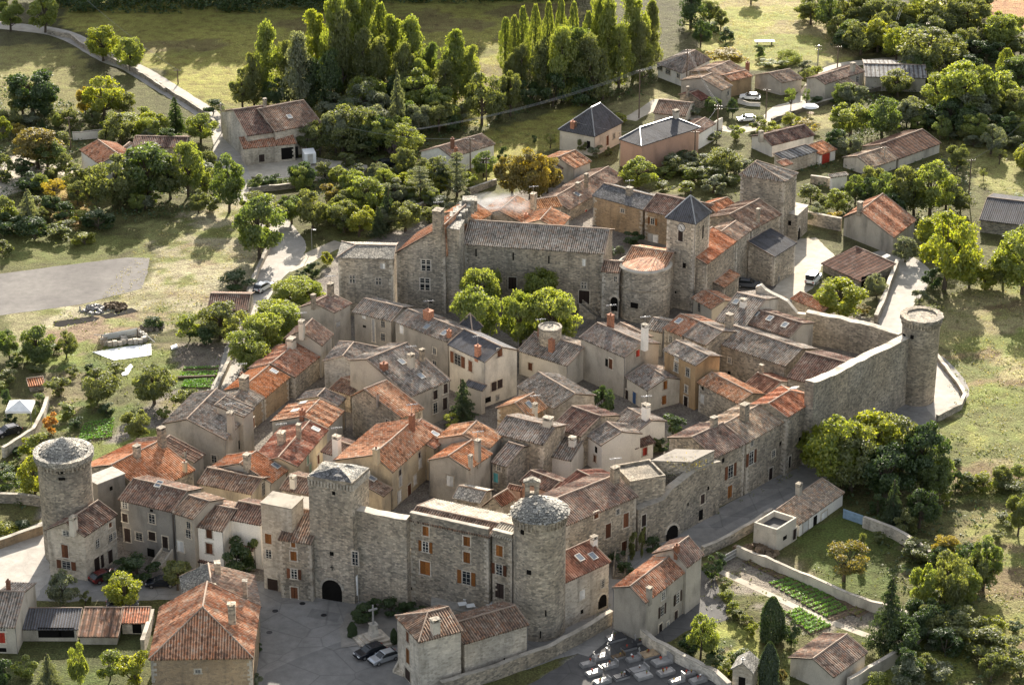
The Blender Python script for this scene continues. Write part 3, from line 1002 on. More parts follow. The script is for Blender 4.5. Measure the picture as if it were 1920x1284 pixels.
# ---------------------------------------------------------------- trees
CROWN, TRUNK = {}, {}
def rnd_in_sphere(R):
    while True:
        p = Vector((R.uniform(-1, 1), R.uniform(-1, 1), R.uniform(-1, 1)))
        if 0.05 < p.length <= 1: return p
def leaf(V, F, R, c, size, outw=None, droop=0.0):
    n = rnd_in_sphere(R).normalized()
    if outw is not None:
        n = (n * 0.75 + outw * 0.6 + UP * 0.35).normalized()
    a = n.cross(rnd_in_sphere(R)).normalized()
    b = n.cross(a)
    s1, s2 = size * R.uniform(0.6, 1.25), size * R.uniform(0.45, 0.9)
    k = len(V)
    V += [c - a * s1, c + b * s2 * .8 - n * s2 * 0.15, c + a * s1 - UP * droop * s1, c - b * s2 * .8 - n * s2 * 0.15]
    F.append((k, k + 1, k + 2, k + 3))
def make_crown(kind, var):
    """unit crown: total tree height 1, crown width 1 (radius .5)"""
    R = random.Random(kind + str(var))
    V, F = [], []
    lobes = []
    branches = []
    if kind in ('round', 'plane', 'sparse', 'bush', 'spread'):
        z0, z1 = {'round': (0.04, 1.0), 'plane': (0.1, 1.0), 'sparse': (0.2, 1.0), 'bush': (-0.05, 1.0), 'spread': (0.16, 1.0)}[kind]
        nl = {'round': 34, 'plane': 46, 'sparse': 16, 'bush': 14, 'spread': 28}[kind]
        zc, zr = (z0 + z1) / 2, (z1 - z0) / 2
        sk = Vector((R.uniform(-.06, .06), R.uniform(-.06, .06), 0))
        while len(lobes) < nl:
            p = rnd_in_sphere(R)
            if p.length < 0.42 or (p.z < -0.75): continue
            wob = 1 + 0.22 * noise.noise(p * 1.7 + Vector((var * 9.1, 0, 0)))
            q = p.normalized() * (0.45 + 0.42 * p.length) * wob
            tap = 1.0 if kind != 'round' else (1.0 - 0.25 * max(0, q.z) ** 2)
            c = Vector((q.x * 0.45 * tap, q.y * 0.45 * tap, zc + q.z * zr * 0.86)) + sk
            lobes.append((c, R.uniform(0.10, 0.19) * (1.15 if kind == 'bush' else 1), zr))
        nlf = {'round': 6800, 'plane': 7500, 'sparse': 2000, 'bush': 2200, 'spread': 6000}[kind]
        lsz = {'round': 0.029, 'plane': 0.026, 'sparse': 0.026, 'bush': 0.045, 'spread': 0.029}[kind]
        for i in range(nlf):
            c, rr, zz = lobes[R.randrange(len(lobes))]
            d = rnd_in_sphere(R)
            if d.z < -0.3 and R.random() < 0.5: d.z = -d.z
            d = d.normalized() * (0.55 + 0.5 * R.random())
            p = c + Vector((d.x * rr, d.y * rr, d.z * rr * max(0.55, zz * 1.3)))
            leaf(V, F, R, p, lsz, (p - Vector((0, 0, zc))).normalized())
        for c, rr, zz in lobes: branches.append(c)
    elif kind == 'poplar':
        for i in range(6500):
            z = R.uniform(0.06, 1.0)
            prof = min(1.0, (z - 0.02) * 5) * (1 - max(0, z - 0.5) / 0.53) ** 0.55
            an = R.uniform(0, 6.283)
            ll = 0.75 + 0.35 * noise.noise(Vector((math.cos(an) * 1.3, math.sin(an) * 1.3, z * 9 + var * 5)))
            r = 0.54 * prof * ll * R.uniform(0.35, 1) ** 0.5
            p = Vector((r * math.cos(an), r * math.sin(an), z + R.uniform(-.01, .02)))
            leaf(V, F, R, p, 0.022, Vector((math.cos(an), math.sin(an), .5)).normalized())
        branches = [Vector((0.12 * math.cos(k), 0.12 * math.sin(k), 0.2 + 0.07 * k)) for k in range(9)]
    elif kind == 'tall':                       # tall irregular forest tree with layered lobes
        for k in range(40):
            z = 0.12 + 0.84 * (k / 40) ** 0.9
            prof = (1 - max(0, z - 0.45) / 0.62) ** 0.5
            an = R.uniform(0, 6.283)
            rr = R.uniform(0.06, 0.40) * prof
            lobes.append((Vector((rr * math.cos(an), rr * math.sin(an), z)), R.uniform(0.13, 0.24) * (0.55 + 0.45 * prof)))
        for i in range(7500):
            c, rr = lobes[R.randrange(40)]
            d = rnd_in_sphere(R); d = d.normalized() * (0.5 + 0.5 * R.random())
            p = c + Vector((d.x * rr, d.y * rr, d.z * rr * 0.6))
            leaf(V, F, R, p, 0.026, (p - Vector((0, 0, p.z - .1))).normalized())
        branches = [c for c, _ in lobes[::3]]
    elif kind == 'conifer':
        for lay in range(16):
            f = lay / 16
            z = 0.1 + 0.86 * f
            rad = 0.5 * (1 - f) ** 0.85 + 0.02
            nb = int(7 + 10 * (1 - f))
            for b_ in range(nb):
                an = R.uniform(0, 6.283)
                rl = rad * R.uniform(0.6, 1.08)
                for s in range(int(58 * (1 - f) + 14)):
                    q = R.uniform(0.12, 1)
                    w = 0.09 * (1 - 0.6 * q) * rad * 2
                    p = Vector((rl * q * math.cos(an), rl * q * math.sin(an), z - 0.06 * q * q + 0.02 * q + R.uniform(-.012, .012)))
                    p += Vector((R.uniform(-w, w), R.uniform(-w, w), 0))
                    leaf(V, F, R, p, 0.02, None, 0.5)
        branches = []
    elif kind == 'cedar':
        for lay in range(9):
            f = lay / 9
            z = 0.2 + 0.76 * f
            rad = 0.5 * (1 - f * 0.8)
            for b_ in range(6):
                an = R.uniform(0, 6.283)
                rl = rad * R.uniform(0.6, 1.1)
                branches.append(Vector((rl * .7 * math.cos(an), rl * .7 * math.sin(an), z)))
                for s in range(170):
                    q = R.uniform(0.2, 1)
                    w = 0.10 * (1 - 0.3 * q)
                    p = Vector((rl * q * math.cos(an), rl * q * math.sin(an), z + 0.03 * q + R.uniform(-.012, .012)))
                    p += Vector((R.uniform(-w, w), R.uniform(-w, w), 0))
                    leaf(V, F, R, p, 0.017, UP)
    elif kind == 'cypress':
        for i in range(9500):
            z = R.uniform(0.0, 1.0)
            prof = min(1.0, z * 7 + 0.5) * (1 - max(0, z - 0.6) / 0.42) ** 0.6
            an = R.uniform(0, 6.283)
            ll = 0.88 + 0.2 * noise.noise(Vector((math.cos(an) * 2, math.sin(an) * 2, z * 4 + var)))
            r = 0.48 * prof * ll * R.uniform(0.7, 1)
            p = Vector((r * math.cos(an), r * math.sin(an), z))
            leaf(V, F, R, p, 0.034, Vector((math.cos(an), math.sin(an), .8)).normalized())
    me = bpy.data.meshes.new('crown_' + kind)
    me.from_pydata([tuple(p) for p in V], [], F)
    me.materials.append(MAT['leaf_green'])
    me.update()
    # trunk with limbs
    mb = MB()
    ztr = {'bush': 0.25, 'cypress': 0.3}.get(kind, 0.62)
    if kind in ('conifer', 'poplar', 'cedar', 'tall'): ztr = 0.93
    bend = Vector((R.uniform(-.03, .03), R.uniform(-.03, .03), 0))
    r0 = {'poplar': 0.10, 'tall': 0.05, 'conifer': 0.045, 'cypress': .1, 'bush': 0.03}.get(kind, 0.042)
    pts = [Vector((0, 0, -0.03)) + bend * (i / 4) * 0 + Vector((bend.x * i / 3, bend.y * i / 3, (ztr + .03) * i / 6)) for i in range(7)]
    mb.tube(pts, r0, 'bark', 7, r0 * 0.35)
    for c in branches[:16]:
        st = Vector((bend.x, bend.y, max(0.08, min(c.z - 0.12, ztr * R.uniform(0.4, 0.9)))))
        mid = st.lerp(c, 0.5) + Vector((0, 0, -0.02))
        mb.tube([st, mid, c], r0 * 0.42, 'bark', 5, r0 * 0.12)
    tm = bpy.data.meshes.new('trunk_' + kind)
    tm.from_pydata([tuple(p) for p in mb.v], [], mb.f)
    tm.materials.append(MAT['bark'])
    tm.update()
    return me, tm
NVAR = {'round': 4, 'plane': 2, 'sparse': 2, 'bush': 3, 'spread': 2, 'poplar': 3, 'tall': 4, 'conifer': 2, 'cedar': 2, 'cypress': 1}
COLS = {'g': ('leaf_green', 'green'), 'l': ('leaf_lime', 'bright green'), 'y': ('leaf_yellow', 'yellow-green'), 'o': ('leaf_gold', 'golden'), 'v': ('leaf_olive', 'olive-green'),
        'd': ('leaf_dark', 'dark green'), 's': ('leaf_grey', 'grey-green'), 'r': ('leaf_rust', 'bronze'), 'n': ('leaf_orange', 'orange'), 'p': ('leaf_pine', 'dark needled'), 'm': ('leaf_purple', 'purple')}
NAMES = {'round': ('broadleaf_tree', 'tree', 'leafy tree'), 'plane': ('plane_tree', 'tree', 'dense tree'), 'sparse': ('thin_tree', 'tree', 'thin-crowned tree'), 'bush': ('bush', 'bush', 'bush'),
         'spread': ('spreading_tree', 'tree', 'spreading tree'), 'poplar': ('poplar_tree', 'tree', 'poplar'), 'tall': ('tall_tree', 'tree', 'tall tree'), 'conifer': ('conifer_tree', 'tree', 'conical conifer'),
         'cedar': ('cedar_tree', 'tree', 'layered cedar'), 'cypress': ('cypress_tree', 'tree', 'clipped cypress')}
for kd, nv in NVAR.items():
    CROWN[kd] = []
    for q in range(nv):
        c_, t_ = make_crown(kd, q)
        CROWN[kd].append(c_); TRUNK.setdefault(kd, []).append(t_)
TREES = []
ORD = ['first', 'second', 'third', 'fourth', 'fifth', 'sixth', 'seventh', 'eighth', 'ninth', 'tenth', 'eleventh', 'twelfth', 'thirteenth', 'fourteenth', 'fifteenth',
       'sixteenth', 'seventeenth', 'eighteenth', 'nineteenth', 'twentieth', 'twenty-first', 'twenty-second', 'twenty-third', 'twenty-fourth', 'twenty-fifth', 'twenty-sixth']
def grove(place, group, items):
    """items: (x, y_base, y_top, width_px, kind, colour) in current zoom pixels; place = where this cluster stands"""
    items = sorted(items, key=lambda q: q[0])
    cnt = {}
    for it in items:
        key = (it[4], it[5]); cnt[key] = cnt.get(key, 0) + 1
    seen = {}
    for it in items:
        x, yb, yt, wp, kd, cl = it[:6]
        u, v = px((x, yb))
        g = un(u, v)
        hgt = max(0.4, ztop(g.y, pv(yt)))
        # the tip of the crown is what yt shows; for wide crowns it leans on the far rim
        wm = wp / SZ / ppm(g + UP * hgt * .6) * {'round': 1.08, 'bush': 1.1, 'tall': 1.15, 'spread': 1.05, 'poplar': 1.35}.get(kd, 1.0)
        key = (kd, cl)
        seen[key] = seen.get(key, 0) + 1
        nm, cat, word = NAMES[kd]
        mt, cw = COLS[cl]
        cw = '' if (kd == 'cypress') else cw + ' '
        lab = (cw + word + ' ' + place).strip()
        if cnt[key] > 1:
            lab = ORD[seen[key] - 1] + ' ' + cw + word + ' from left ' + place
        R = random.Random(int(x * 7 + yb * 13 + OX))
        r = thing(nm, g, lab, cat, group)
        i = R.randrange(NVAR[kd])
        rz = R.uniform(0, 6.28)
        for part, me, mt_ in (('crown', CROWN[kd][i], mt), ('trunk', TRUNK[kd][i], 'bark')):
            if part == 'trunk' and (kd == 'bush' and hgt < 1.2): continue
            o = bpy.data.objects.new(part, me)
            C.objects.link(o)
            o.parent = r
            o.scale = (wm, wm, hgt)
            o.rotation_euler = (0, 0, rz)
            o.material_slots[0].link = 'OBJECT'
            o.material_slots[0].material = MAT[mt_]
        TREES.append(r)
def scatter(name, label, cat, polys, dens, size, mat, hgt=0.5, kind='stuff', seed=1, per=5, spread=0.5):
    """ground cover: clumps of leaf-sized faces over ground polygons given in main-photo pixels"""
    R = random.Random(seed)
    V, F = [], []
    for poly in polys:
        P = [un(*px(p)) for p in poly]
        x0, x1 = min(p.x for p in P), max(p.x for p in P)
        y0, y1 = min(p.y for p in P), max(p.y for p in P)
        n = int((x1 - x0) * (y1 - y0) * dens)
        for _ in range(n):
            q = Vector((R.uniform(x0, x1), R.uniform(y0, y1), 0))
            if not inside(q, P): continue
            k = noise.noise(q * 0.15)
            if k < R.uniform(-0.5, 0.25): continue
            hh = hgt * R.uniform(0.4, 1.3) * (1 + k)
            for i in range(per):
                leaf(V, F, R, q + Vector((R.uniform(-spread, spread), R.uniform(-spread, spread), hh * R.uniform(0.1, 1))), size, UP)
    me = bpy.data.meshes.new(name)
    me.from_pydata([tuple(p) for p in V], [], F)
    me.materials.append(MAT[mat])
    o = bpy.data.objects.new(name, me)
    C.objects.link(o)
    tag(o, label, cat, None, kind)
    return o
def inside(q, P):
    c = False
    j = len(P) - 1
    for i in range(len(P)):
        if (P[i].y > q.y) != (P[j].y > q.y) and q.x < (P[j].x - P[i].x) * (q.y - P[i].y) / (P[j].y - P[i].y) + P[i].x:
            c = not c
        j = i
    return c
# ---------------------------------------------------------------- ground
ZONES = []
def zone(poly, col, rough=1.6, soft=None):
    P = [un(u, v) for u, v in poly]
    ZONES.append((P, col, rough, (min(p.x for p in P) - 3, max(p.x for p in P) + 3, min(p.y for p in P) - 3, max(p.y for p in P) + 3)))
def sheet(name, label, poly, mat, z, jag=0.25):
    P = [un(u, v) for u, v in poly]
    pts = []
    for i in range(len(P)):
        a, b = P[i], P[(i + 1) % len(P)]
        L = (b - a).length
        k = max(1, int(L / 1.0))
        n = Vector((-(b - a).y, (b - a).x, 0)).normalized()
        for j in range(k):
            q = a.lerp(b, j / k)
            w_ = noise.noise(q * 0.45) * jag * 2
            pts.append(q + n * w_ + UP * z)
    from mathutils.geometry import tessellate_polygon
    tri = tessellate_polygon([pts])
    me = bpy.data.meshes.new(name)
    me.from_pydata([tuple(p) for p in pts], [], [tuple(t) for t in tri])
    # all faces up
    me.update()
    if me.polygons and me.polygons[0].normal.z < 0: me.flip_normals()
    me.materials.append(MAT[mat])
    o = bpy.data.objects.new(name, me)
    C.objects.link(o)
    tag(o, label, name.replace('_', ' '), None, 'structure')
    return o
def road_strip(name, label, pts, mat, z, jag=0.2):
    """strip through (u, v, width m) centre points"""
    P = [(un(u, v), w_) for u, v, w_ in pts]
    fine = []
    for i in range(len(P) - 1):
        p0 = P[max(i - 1, 0)]; p1 = P[i]; p2 = P[i + 1]; p3 = P[min(i + 2, len(P) - 1)]
        for k in range(8):
            t = k / 8
            def cr(a, b, c, d): return 0.5 * (2 * b + (c - a) * t + (2 * a - 5 * b + 4 * c - d) * t * t + (3 * b - a - 3 * c + d) * t ** 3)
            fine.append((cr(p0[0], p1[0], p2[0], p3[0]), cr(p0[1], p1[1], p2[1], p3[1])))
    fine.append(P[-1])
    V, F = [], []
    for i, (p, wd) in enumerate(fine):
        d = fine[min(i + 1, len(fine) - 1)][0] - fine[max(i - 1, 0)][0]
        n = Vector((-d.y, d.x, 0)).normalized()
        for s in (-1, -0.33, 0.33, 1):
            V.append(p + n * s * (wd / 2 + noise.noise(p * 0.5 + n * s * 9) * jag) + UP * z)
        if i:
            for k in range(3):
                F.append(((i - 1) * 4 + k, (i - 1) * 4 + k + 1, i * 4 + k + 1, i * 4 + k))
    me = bpy.data.meshes.new(name)
    me.from_pydata([tuple(p) for p in V], [], F)
    me.update()
    if me.polygons[0].normal.z < 0: me.flip_normals()
    me.materials.append(MAT[mat])
    o = bpy.data.objects.new(name, me)
    C.objects.link(o)
    tag(o, label, name.replace('_', ' '), None, 'structure')
    return o
def ground_mat(name, c=None, dark=0.6, grain=1.0, grassy=False):
    m, t, b = nt(name)
    tc = N(t, 'TexCoord')
    v = tc.outputs['Object']
    if c is None:
        at = N(t, 'Attribute', attribute_name='zone')
        base = at.outputs['Color']
    else: base = c
    n1, n2, n3 = noi(t, v, 0.06, 5, 0.6), noi(t, v, 0.45, 6, 0.65), noi(t, v, 3.2, 4, 0.7)
    col = mixc(t, 1.0, base, ramp(t, n1, [(0.3, gray(0.72)), (0.7, gray(1.18))]), 'MULTIPLY')
    if grassy:
        hs = N(t, 'HueSaturation')
        t.links.new(col, hs.inputs['Color'])
        t.links.new(ramp(t, n2, [(0.3, gray(0.475)), (0.7, gray(0.52))]), hs.inputs['Hue'])
        t.links.new(ramp(t, n3, [(0.3, gray(0.6)), (0.7, gray(1.25))]), hs.inputs['Value'])
        col = hs.outputs[0]
    col = mixc(t, 1.0, col, ramp(t, n2, [(0.28, gray(dark)), (0.5, gray(1.0)), (0.75, gray(1.2))]), 'MULTIPLY')
    col = mixc(t, 1.0, col, ramp(t, n3, [(0.3, gray(0.8 if not grassy else 0.62)), (0.7, gray(1.12))]), 'MULTIPLY')
    t.links.new(col, b.inputs['Base Color'])
    b.inputs['Roughness'].default_value = 0.95
    bump(t, b, mth(t, 'ADD', n3, mth(t, 'MULTIPLY', n2, 2.0)), 0.9 if grassy else 0.3, 0.28 * grain if grassy else 0.04)
    return m
ground_mat('ground', None, 0.55, 1.0, True)
def road_mat(name, c, c2, crack=0.5):
    m, t, b = nt(name)
    tc = N(t, 'TexCoord')
    v = tc.outputs['Object']
    n1, n2, n3 = noi(t, v, 0.10, 4, 0.6), noi(t, v, 0.7, 6, 0.65), noi(t, v, 8.0, 3, 0.7)
    col = mixc(t, ramp(t, n1, [(0.38, gray(0)), (0.62, gray(1))]), c, c2)
    col = mixc(t, 1.0, col, ramp(t, n2, [(0.3, gray(0.78)), (0.7, gray(1.1))]), 'MULTIPLY')
    col = mixc(t, 1.0, col, ramp(t, n3, [(0.3, gray(0.85)), (0.7, gray(1.1))]), 'MULTIPLY')
    ed = vor(t, v, 0.16, 'DISTANCE_TO_EDGE', 'Distance')
    col = mixc(t, ramp(t, ed, [(0.0, gray(crack)), (0.02, gray(0))]), col, tuple(x * 0.55 for x in c))
    t.links.new(col, b.inputs['Base Color'])
    bump(t, b, n3, 0.3, 0.02)
road_mat('asphalt', (0.23, 0.218, 0.20), (0.30, 0.285, 0.265))
road_mat('asphalt_worn', (0.185, 0.178, 0.168), (0.235, 0.225, 0.21), 0.6)
road_mat('asphalt_pale', (0.34, 0.315, 0.28), (0.42, 0.39, 0.345), 0.2)
road_mat('asphalt_dark', (0.085, 0.082, 0.08), (0.12, 0.115, 0.11))
road_mat('gravel', (0.125, 0.115, 0.108), (0.17, 0.158, 0.145), 0.0)
road_mat('dust', (0.38, 0.335, 0.265), (0.48, 0.43, 0.35), 0.0)
road_mat('paving', (0.24, 0.22, 0.19), (0.31, 0.285, 0.25), 0.4)
road_mat('tilled', (0.20, 0.145, 0.095), (0.27, 0.205, 0.14), 0.0)
# ---------------------------------------------------------------- cars
def make_car(paint, van=False, estate=False):
    """car at the origin, heading +X, wheels on z=0; returns list of (name, MB, subs)"""
    L, W, Hh = (4.3, 1.72, 1.43) if not van else (4.5, 1.8, 1.95)
    hl, hw = L / 2, W / 2
    prof = [(-hl, 0.35), (-hl - .04, 0.6), (-hl + .05, 0.86), (-hl + 0.75, 0.93), (hl - 1.25, 0.93), (hl - 0.3, 0.80), (hl, 0.62), (hl - .02, 0.34)]
    if van: prof = [(-hl, 0.35), (-hl, 1.0), (-hl + .02, 1.05), (-hl + 0.7, 1.05), (hl - 1.2, 1.05), (hl - 0.25, 0.92), (hl, 0.66), (hl - .02, 0.34)]
    body = MB()
    def loft(pr, ws, mat, mb):
        n = len(pr)
        for s0, s1, k0, k1 in zip(ws, ws[1:], (0,) * 9, (0,) * 9):
            pass
        b = len(mb.v); k = mb.mi(mat)
        for (yy, ins) in ws:
            for (x, z) in pr:
                mb.v.append(Vector((x * (1 - ins), yy, z - ins * 0.3)))
        for i in range(len(ws) - 1):
            for j in range(n):
                q = (j + 1) % n
                mb.f.append((b + i * n + j, b + i * n + q, b + (i + 1) * n + q, b + (i + 1) * n + j)); mb.m.append(k)
        mb.f.append(tuple(b + j for j in range(n))); mb.m.append(k)
        mb.f.append(tuple(b + (len(ws) - 1) * n + j for j in range(n - 1, -1, -1))); mb.m.append(k)
    loft(prof, [(-hw, 0.045), (-hw + .09, 0.0), (hw - .09, 0.0), (hw, 0.045)], paint, body)
    zb = prof[3][1]
    cab0 = [(-hl + 0.10, zb - .02), (-hl + 0.55, Hh - .06), (-hl + 0.9, Hh), (hl - 2.05, Hh), (hl - 1.75, Hh - .07), (hl - 1.05, zb - .03)]
    if van: cab0 = [(-hl + 0.03, zb - .02), (-hl + 0.12, Hh - .06), (-hl + 0.3, Hh), (hl - 1.9, Hh), (hl - 1.6, Hh - .07), (hl - 1.0, zb - .03)]
    glass = MB()
    loft([(x, z - 0.05) for x, z in cab0], [(-hw + .10, 0.02), (-hw + .2, 0), (hw - .2, 0), (hw - .10, 0.02)], 'glass', glass)
    roof = MB()
    rx0, rx1 = cab0[2][0] - 0.15, cab0[3][0] + 0.12
    roof.hexa([(rx0, -hw + .24, Hh - .06), (rx1, -hw + .24, Hh - .06), (rx1, hw - .24, Hh - .06), (rx0, hw - .24, Hh - .06)],
              [(rx0 + .12, -hw + .3, Hh + .01), (rx1 - .1, -hw + .3, Hh + .01), (rx1 - .1, hw - .3, Hh + .01), (rx0 + .12, hw - .3, Hh + .01)], paint)
    for s in (-1, 1):
        y0 = s * (hw - .13)
        for (a, b_) in ((cab0[0], cab0[2]), (cab0[5], cab0[3]), ((-0.15, zb - .02), (-0.2, Hh - .02))):
            roof.tube([(a[0], y0, a[1]), (b_[0], s * (hw - .22), b_[1] - .03)], 0.05, paint, 5)
        if van:
            roof.box((-hl + 1.0, s * (hw - .13), 1.45), (0.85, 0, 0), (0, 0.03, 0), (0, 0, 0.36), paint)
    parts = [('body', body), ('cabin_glass', glass), ('cabin_roof', roof)]
    for s in (-1, 1):
        for x in (-hl + 0.78, hl - 0.82):
            t = MB()
            r_ = 0.31
            n = 16
            for (ra, rb, ya, yb_, mt) in ((r_, r_, -0.10, 0.10, 'rubber'),):
                pts0 = [Vector((x + r_ * math.cos(2 * math.pi * i / n), s * (hw - 0.09) - 0.1, r_ + r_ * math.sin(2 * math.pi * i / n))) for i in range(n)]
                pts1 = [p + Vector((0, 0.2, 0)) for p in pts0]
                t.hexa(pts0, pts1, 'rubber')
            rim = MB()
            pts0 = [Vector((x + .19 * math.cos(2 * math.pi * i / n), s * (hw + 0.008), r_ + .19 * math.sin(2 * math.pi * i / n))) for i in range(n)]
            pts1 = [p + Vector((0, s * 0.025, 0)) for p in pts0]
            rim.hexa(pts0, pts1, 'metal')
            parts.append(('wheel', t, [('rim', rim)]))
        hl_ = MB(); hl_.box((hl - 0.03, s * (hw - 0.3), 0.66), (0.05, 0, 0), (0, 0.2, 0), (0, 0, 0.08), 'lamp_clear'); parts.append(('headlight', hl_))
        tl_ = MB(); tl_.box((-hl + 0.0, s * (hw - 0.22), 0.74), (0.05, 0, 0), (0, 0.16, 0), (0, 0, 0.10), 'lamp_red'); parts.append(('tail_light', tl_))
        mi = MB(); mi.box((hl - 1.35, s * (hw + 0.08), 1.0), (0.06, 0, 0), (0, 0.09, 0), (0, 0, 0.06), paint); parts.append(('wing_mirror', mi))
    bp = MB()
    b2 = MB()
    bp.box((hl - 0.01, 0, 0.42), (0.06, 0, 0), (0, hw - .12, 0), (0, 0, 0.09), 'rubber')
    b2.box((-hl - 0.01, 0, 0.42), (0.06, 0, 0), (0, hw - .12, 0), (0, 0, 0.09), 'rubber')
    parts += [('bumper', bp), ('bumper', b2)]
    return parts
CARPROTO = {}
def car(label, x, y, heading, paint, van=False, group='parked cars', cat='car', s=1.0, name='parked_car'):
    """heading in degrees on the ground, 0 = towards photo right, 90 = away from the camera"""
    u, v = px((x, y))
    g = un(u, v)
    r = thing(name, g + UP * 0.03, label, cat, group)
    key = (paint, van)
    if key not in CARPROTO:
        CARPROTO[key] = []
        for it in make_car(paint, van):
            nm, mb = it[0], it[1]
            subs = it[2] if len(it) > 2 else []
            me = bpy.data.meshes.new(nm)
            me.from_pydata([tuple(p) for p in mb.v], [], mb.f)
            for q in mb.mats: me.materials.append(MAT[q])
            sm = []
            for sn, sb in subs:
                m2 = bpy.data.meshes.new(sn)
                m2.from_pydata([tuple(p) for p in sb.v], [], sb.f)
                for q in sb.mats: m2.materials.append(MAT[q])
                sm.append((sn, m2))
            CARPROTO[key].append((nm, me, sm))
    for nm, me, sm in CARPROTO[key]:
        o = bpy.data.objects.new(nm, me); C.objects.link(o); o.parent = r
        for sn, m2 in sm:
            p = bpy.data.objects.new(sn, m2); C.objects.link(p); p.parent = o
    r.rotation_euler = (0, 0, math.radians(heading))
    r.scale = (s, s, s)
    return r
# ---------------------------------------------------------------- poles and cables
POLE = {}
def pole(key, label, x, y, ytop, arms=1, mat='pole_wood', lamp=False):
    u, v = px((x, y))
    g = un(u, v)
    hh = ztop(g.y, pv(ytop))
    r = thing('street_lamp' if lamp else 'utility_pole', g, label, 'lamp post' if lamp else 'utility pole', None if lamp else 'wooden utility poles')
    mb = MB(); mb.tube([g - UP * .4, g + UP * hh], 0.15 if not lamp else 0.07, mat, 8, 0.10 if not lamp else 0.05)
    o = mb.build('pole', r)
    if lamp:
        lb = MB(); lb.tube([g + UP * hh, g + UP * (hh + .2), g + Vector((0.5, -.3, hh + .25))], 0.04, 'metal', 5)
        lb.box(g + Vector((0.6, -.36, hh + .24)), (0.25, 0, 0), (0, 0.12, 0), (0, 0, 0.07), 'lamp_clear'); lb.build('lamp_head', r)
    else:
        for k in range(arms):
            ab = MB(); z = hh - 0.35 - 0.7 * k
            ab.box(g + UP * z, (0.8, 0, 0), (0, 0.05, 0), (0, 0, 0.05), 'pole_wood')
            for sx in (-0.7, -0.25, 0.25, 0.7):
                ab.tube([g + Vector((sx, 0, z)), g + Vector((sx, 0, z + .15))], 0.03, 'metal', 5)
            ab.build('crossarm', o)
    POLE[key] = (g, hh)
    return r
def cable(label, a, b, sag=1.0, offs=(0,), th=0.028, za=None, zb_=None, mat='iron'):
    def pt(k):
        if isinstance(k, str): return POLE[k][0] + UP * (POLE[k][1] - 0.2)
        return Vector(k)
    A, B = pt(a), pt(b)
    mb = MB()
    for o in offs:
        pts = [A.lerp(B, i / 14) + Vector((o, 0, 0)) - UP * (sag * 4 * (i / 14) * (1 - i / 14)) for i in range(15)]
        mb.tube(pts, th, mat, 4)
    ob = mb.build('power_cable', None, A)
    tag(ob, label, 'cable', 'overhead cables')
    return ob
# ================================================================ front of the village (photo bottom)
Z(0, 856)
T1 = tower('tall round stone tower with conical slab roof at the village\'s lower left corner', 400, 545, -18, 300, top='cone', dome=2.3, batter=0.98, flare=1.06,
           slits=[(345, 90, .9, .35), (348, 125, .9, .35)])
house('stone corner house with brown roof leaning against the tall lower-left tower', (250, 412), (475, 450), ap=(365, 368), quad=(662, 325), base=(1, 705), roof='brown', wall='stone_pale',
      win=[(372, 430, 1.0, .8, 'w'), (366, 530, 1.0, 2.0, 'sb'), (374, 608, 1.3, 1.2, 'ob'), (548, 487, .8, 1.3, 'w'), (621, 455, .8, 1.1, 'w'), (619, 382, .6, .7, 'sb'), (643, 440, .6, 1.0, 'w'),
           (546, 607, 1.3, 2.3, 'd'), (573, 587, .8, 2.0, 'sd'), (620, 560, 1.0, 2.0, 'd')], chim=[(415, 405, 1.5, 'pale', .8)], sky=[])
block('grey stone gable wall between the lower-left tower and the row houses', (548, 158), (702, 98), depth=3.0, base=(0, 430), wall='grey_dark', name='gable_wall', cat='wall', win=[(625, 178, .5, .6, 'v')])
house('grey rendered row house with long dark tiled roof, left end of the front row', (663, 240), (968, 312), ap=(1052, 192), end=1, base=(1, 600), roof='brown', wall='grey_dark', pitch=19,
      win=[(703, 272, .9, 1.0, 'w'), (704, 342, .9, 1.3, 'sd'), (855, 348, 1.0, 1.4, 'w'), (783, 447, 1.1, 1.2, 'w'), (856, 445, 1.1, 1.3, 'sd'), (718, 440, 1.0, 2.1, 'sd'), (930, 480, .9, 1.8, 'd'), (852, 302, .5, .4, 'v'), (850, 545, 1.2, 1.6, 'v'), (720, 550, 1.2, 1.2, 'v')],
      sky=[(893, 155)])
house('narrow grey row house with striped tile roof beside the white front house', (970, 315), (1086, 352), ap=(1160, 237), end=1, base=(1, 640), roof='brown', wall='grey',
      win=[(1062, 385, .7, 1.1, 'w'), (1060, 432, .9, 1.3, 'w'), (1017, 503, 1.1, 1.6, 'sw')])
house('white front row house with brown shutters and small garage roof', (1083, 388), (1252, 421), ap=(1312, 283), end=1, base=(1, 655), roof='brown', wall='white',
      win=[(1177, 432, .9, 1.4, 'sb'), (1178, 515, 1.0, 1.6, 'sb'), (1185, 625, 2.0, 1.7, 'Gd')])
house('cream front row house with reddish tile roof above a tiled porch', (1280, 350), (1467, 385), ap=(1476, 255), end=1, base=(1, 640), roof='brown', wall='white', win=[])
house('brown tiled porch roof over the terrace of the cream front house', (1256, 505), (1425, 530), ap=(1285, 448), end=0, base=(0, 615), roof='brown', wall='white', mono=True, name='porch', cat='porch', win=[(1345, 552, 1.6, 1.2, 'v')], pitch=15)
house('small tiled lean-to over the white front house garage door', (1112, 590), (1225, 610), ap=(1122, 562), end=0, base=(1, 650), roof='brown', wall='white', mono=True, name='lean_to', cat='lean-to', pitch=15)
block('flat-roofed stone house with orange shutters left of the gate tower', (1467, 262), (1638, 296), depth=3.6, base=(1, 775), wall='stone_pale', name='village_house', cat='house', top='pale_roof',
      win=[(1510, 460, 1.0, 1.5, 'so'), (1512, 545, .9, 1.3, 'w'), (1535, 720, 1.6, 1.9, 'Gd')])
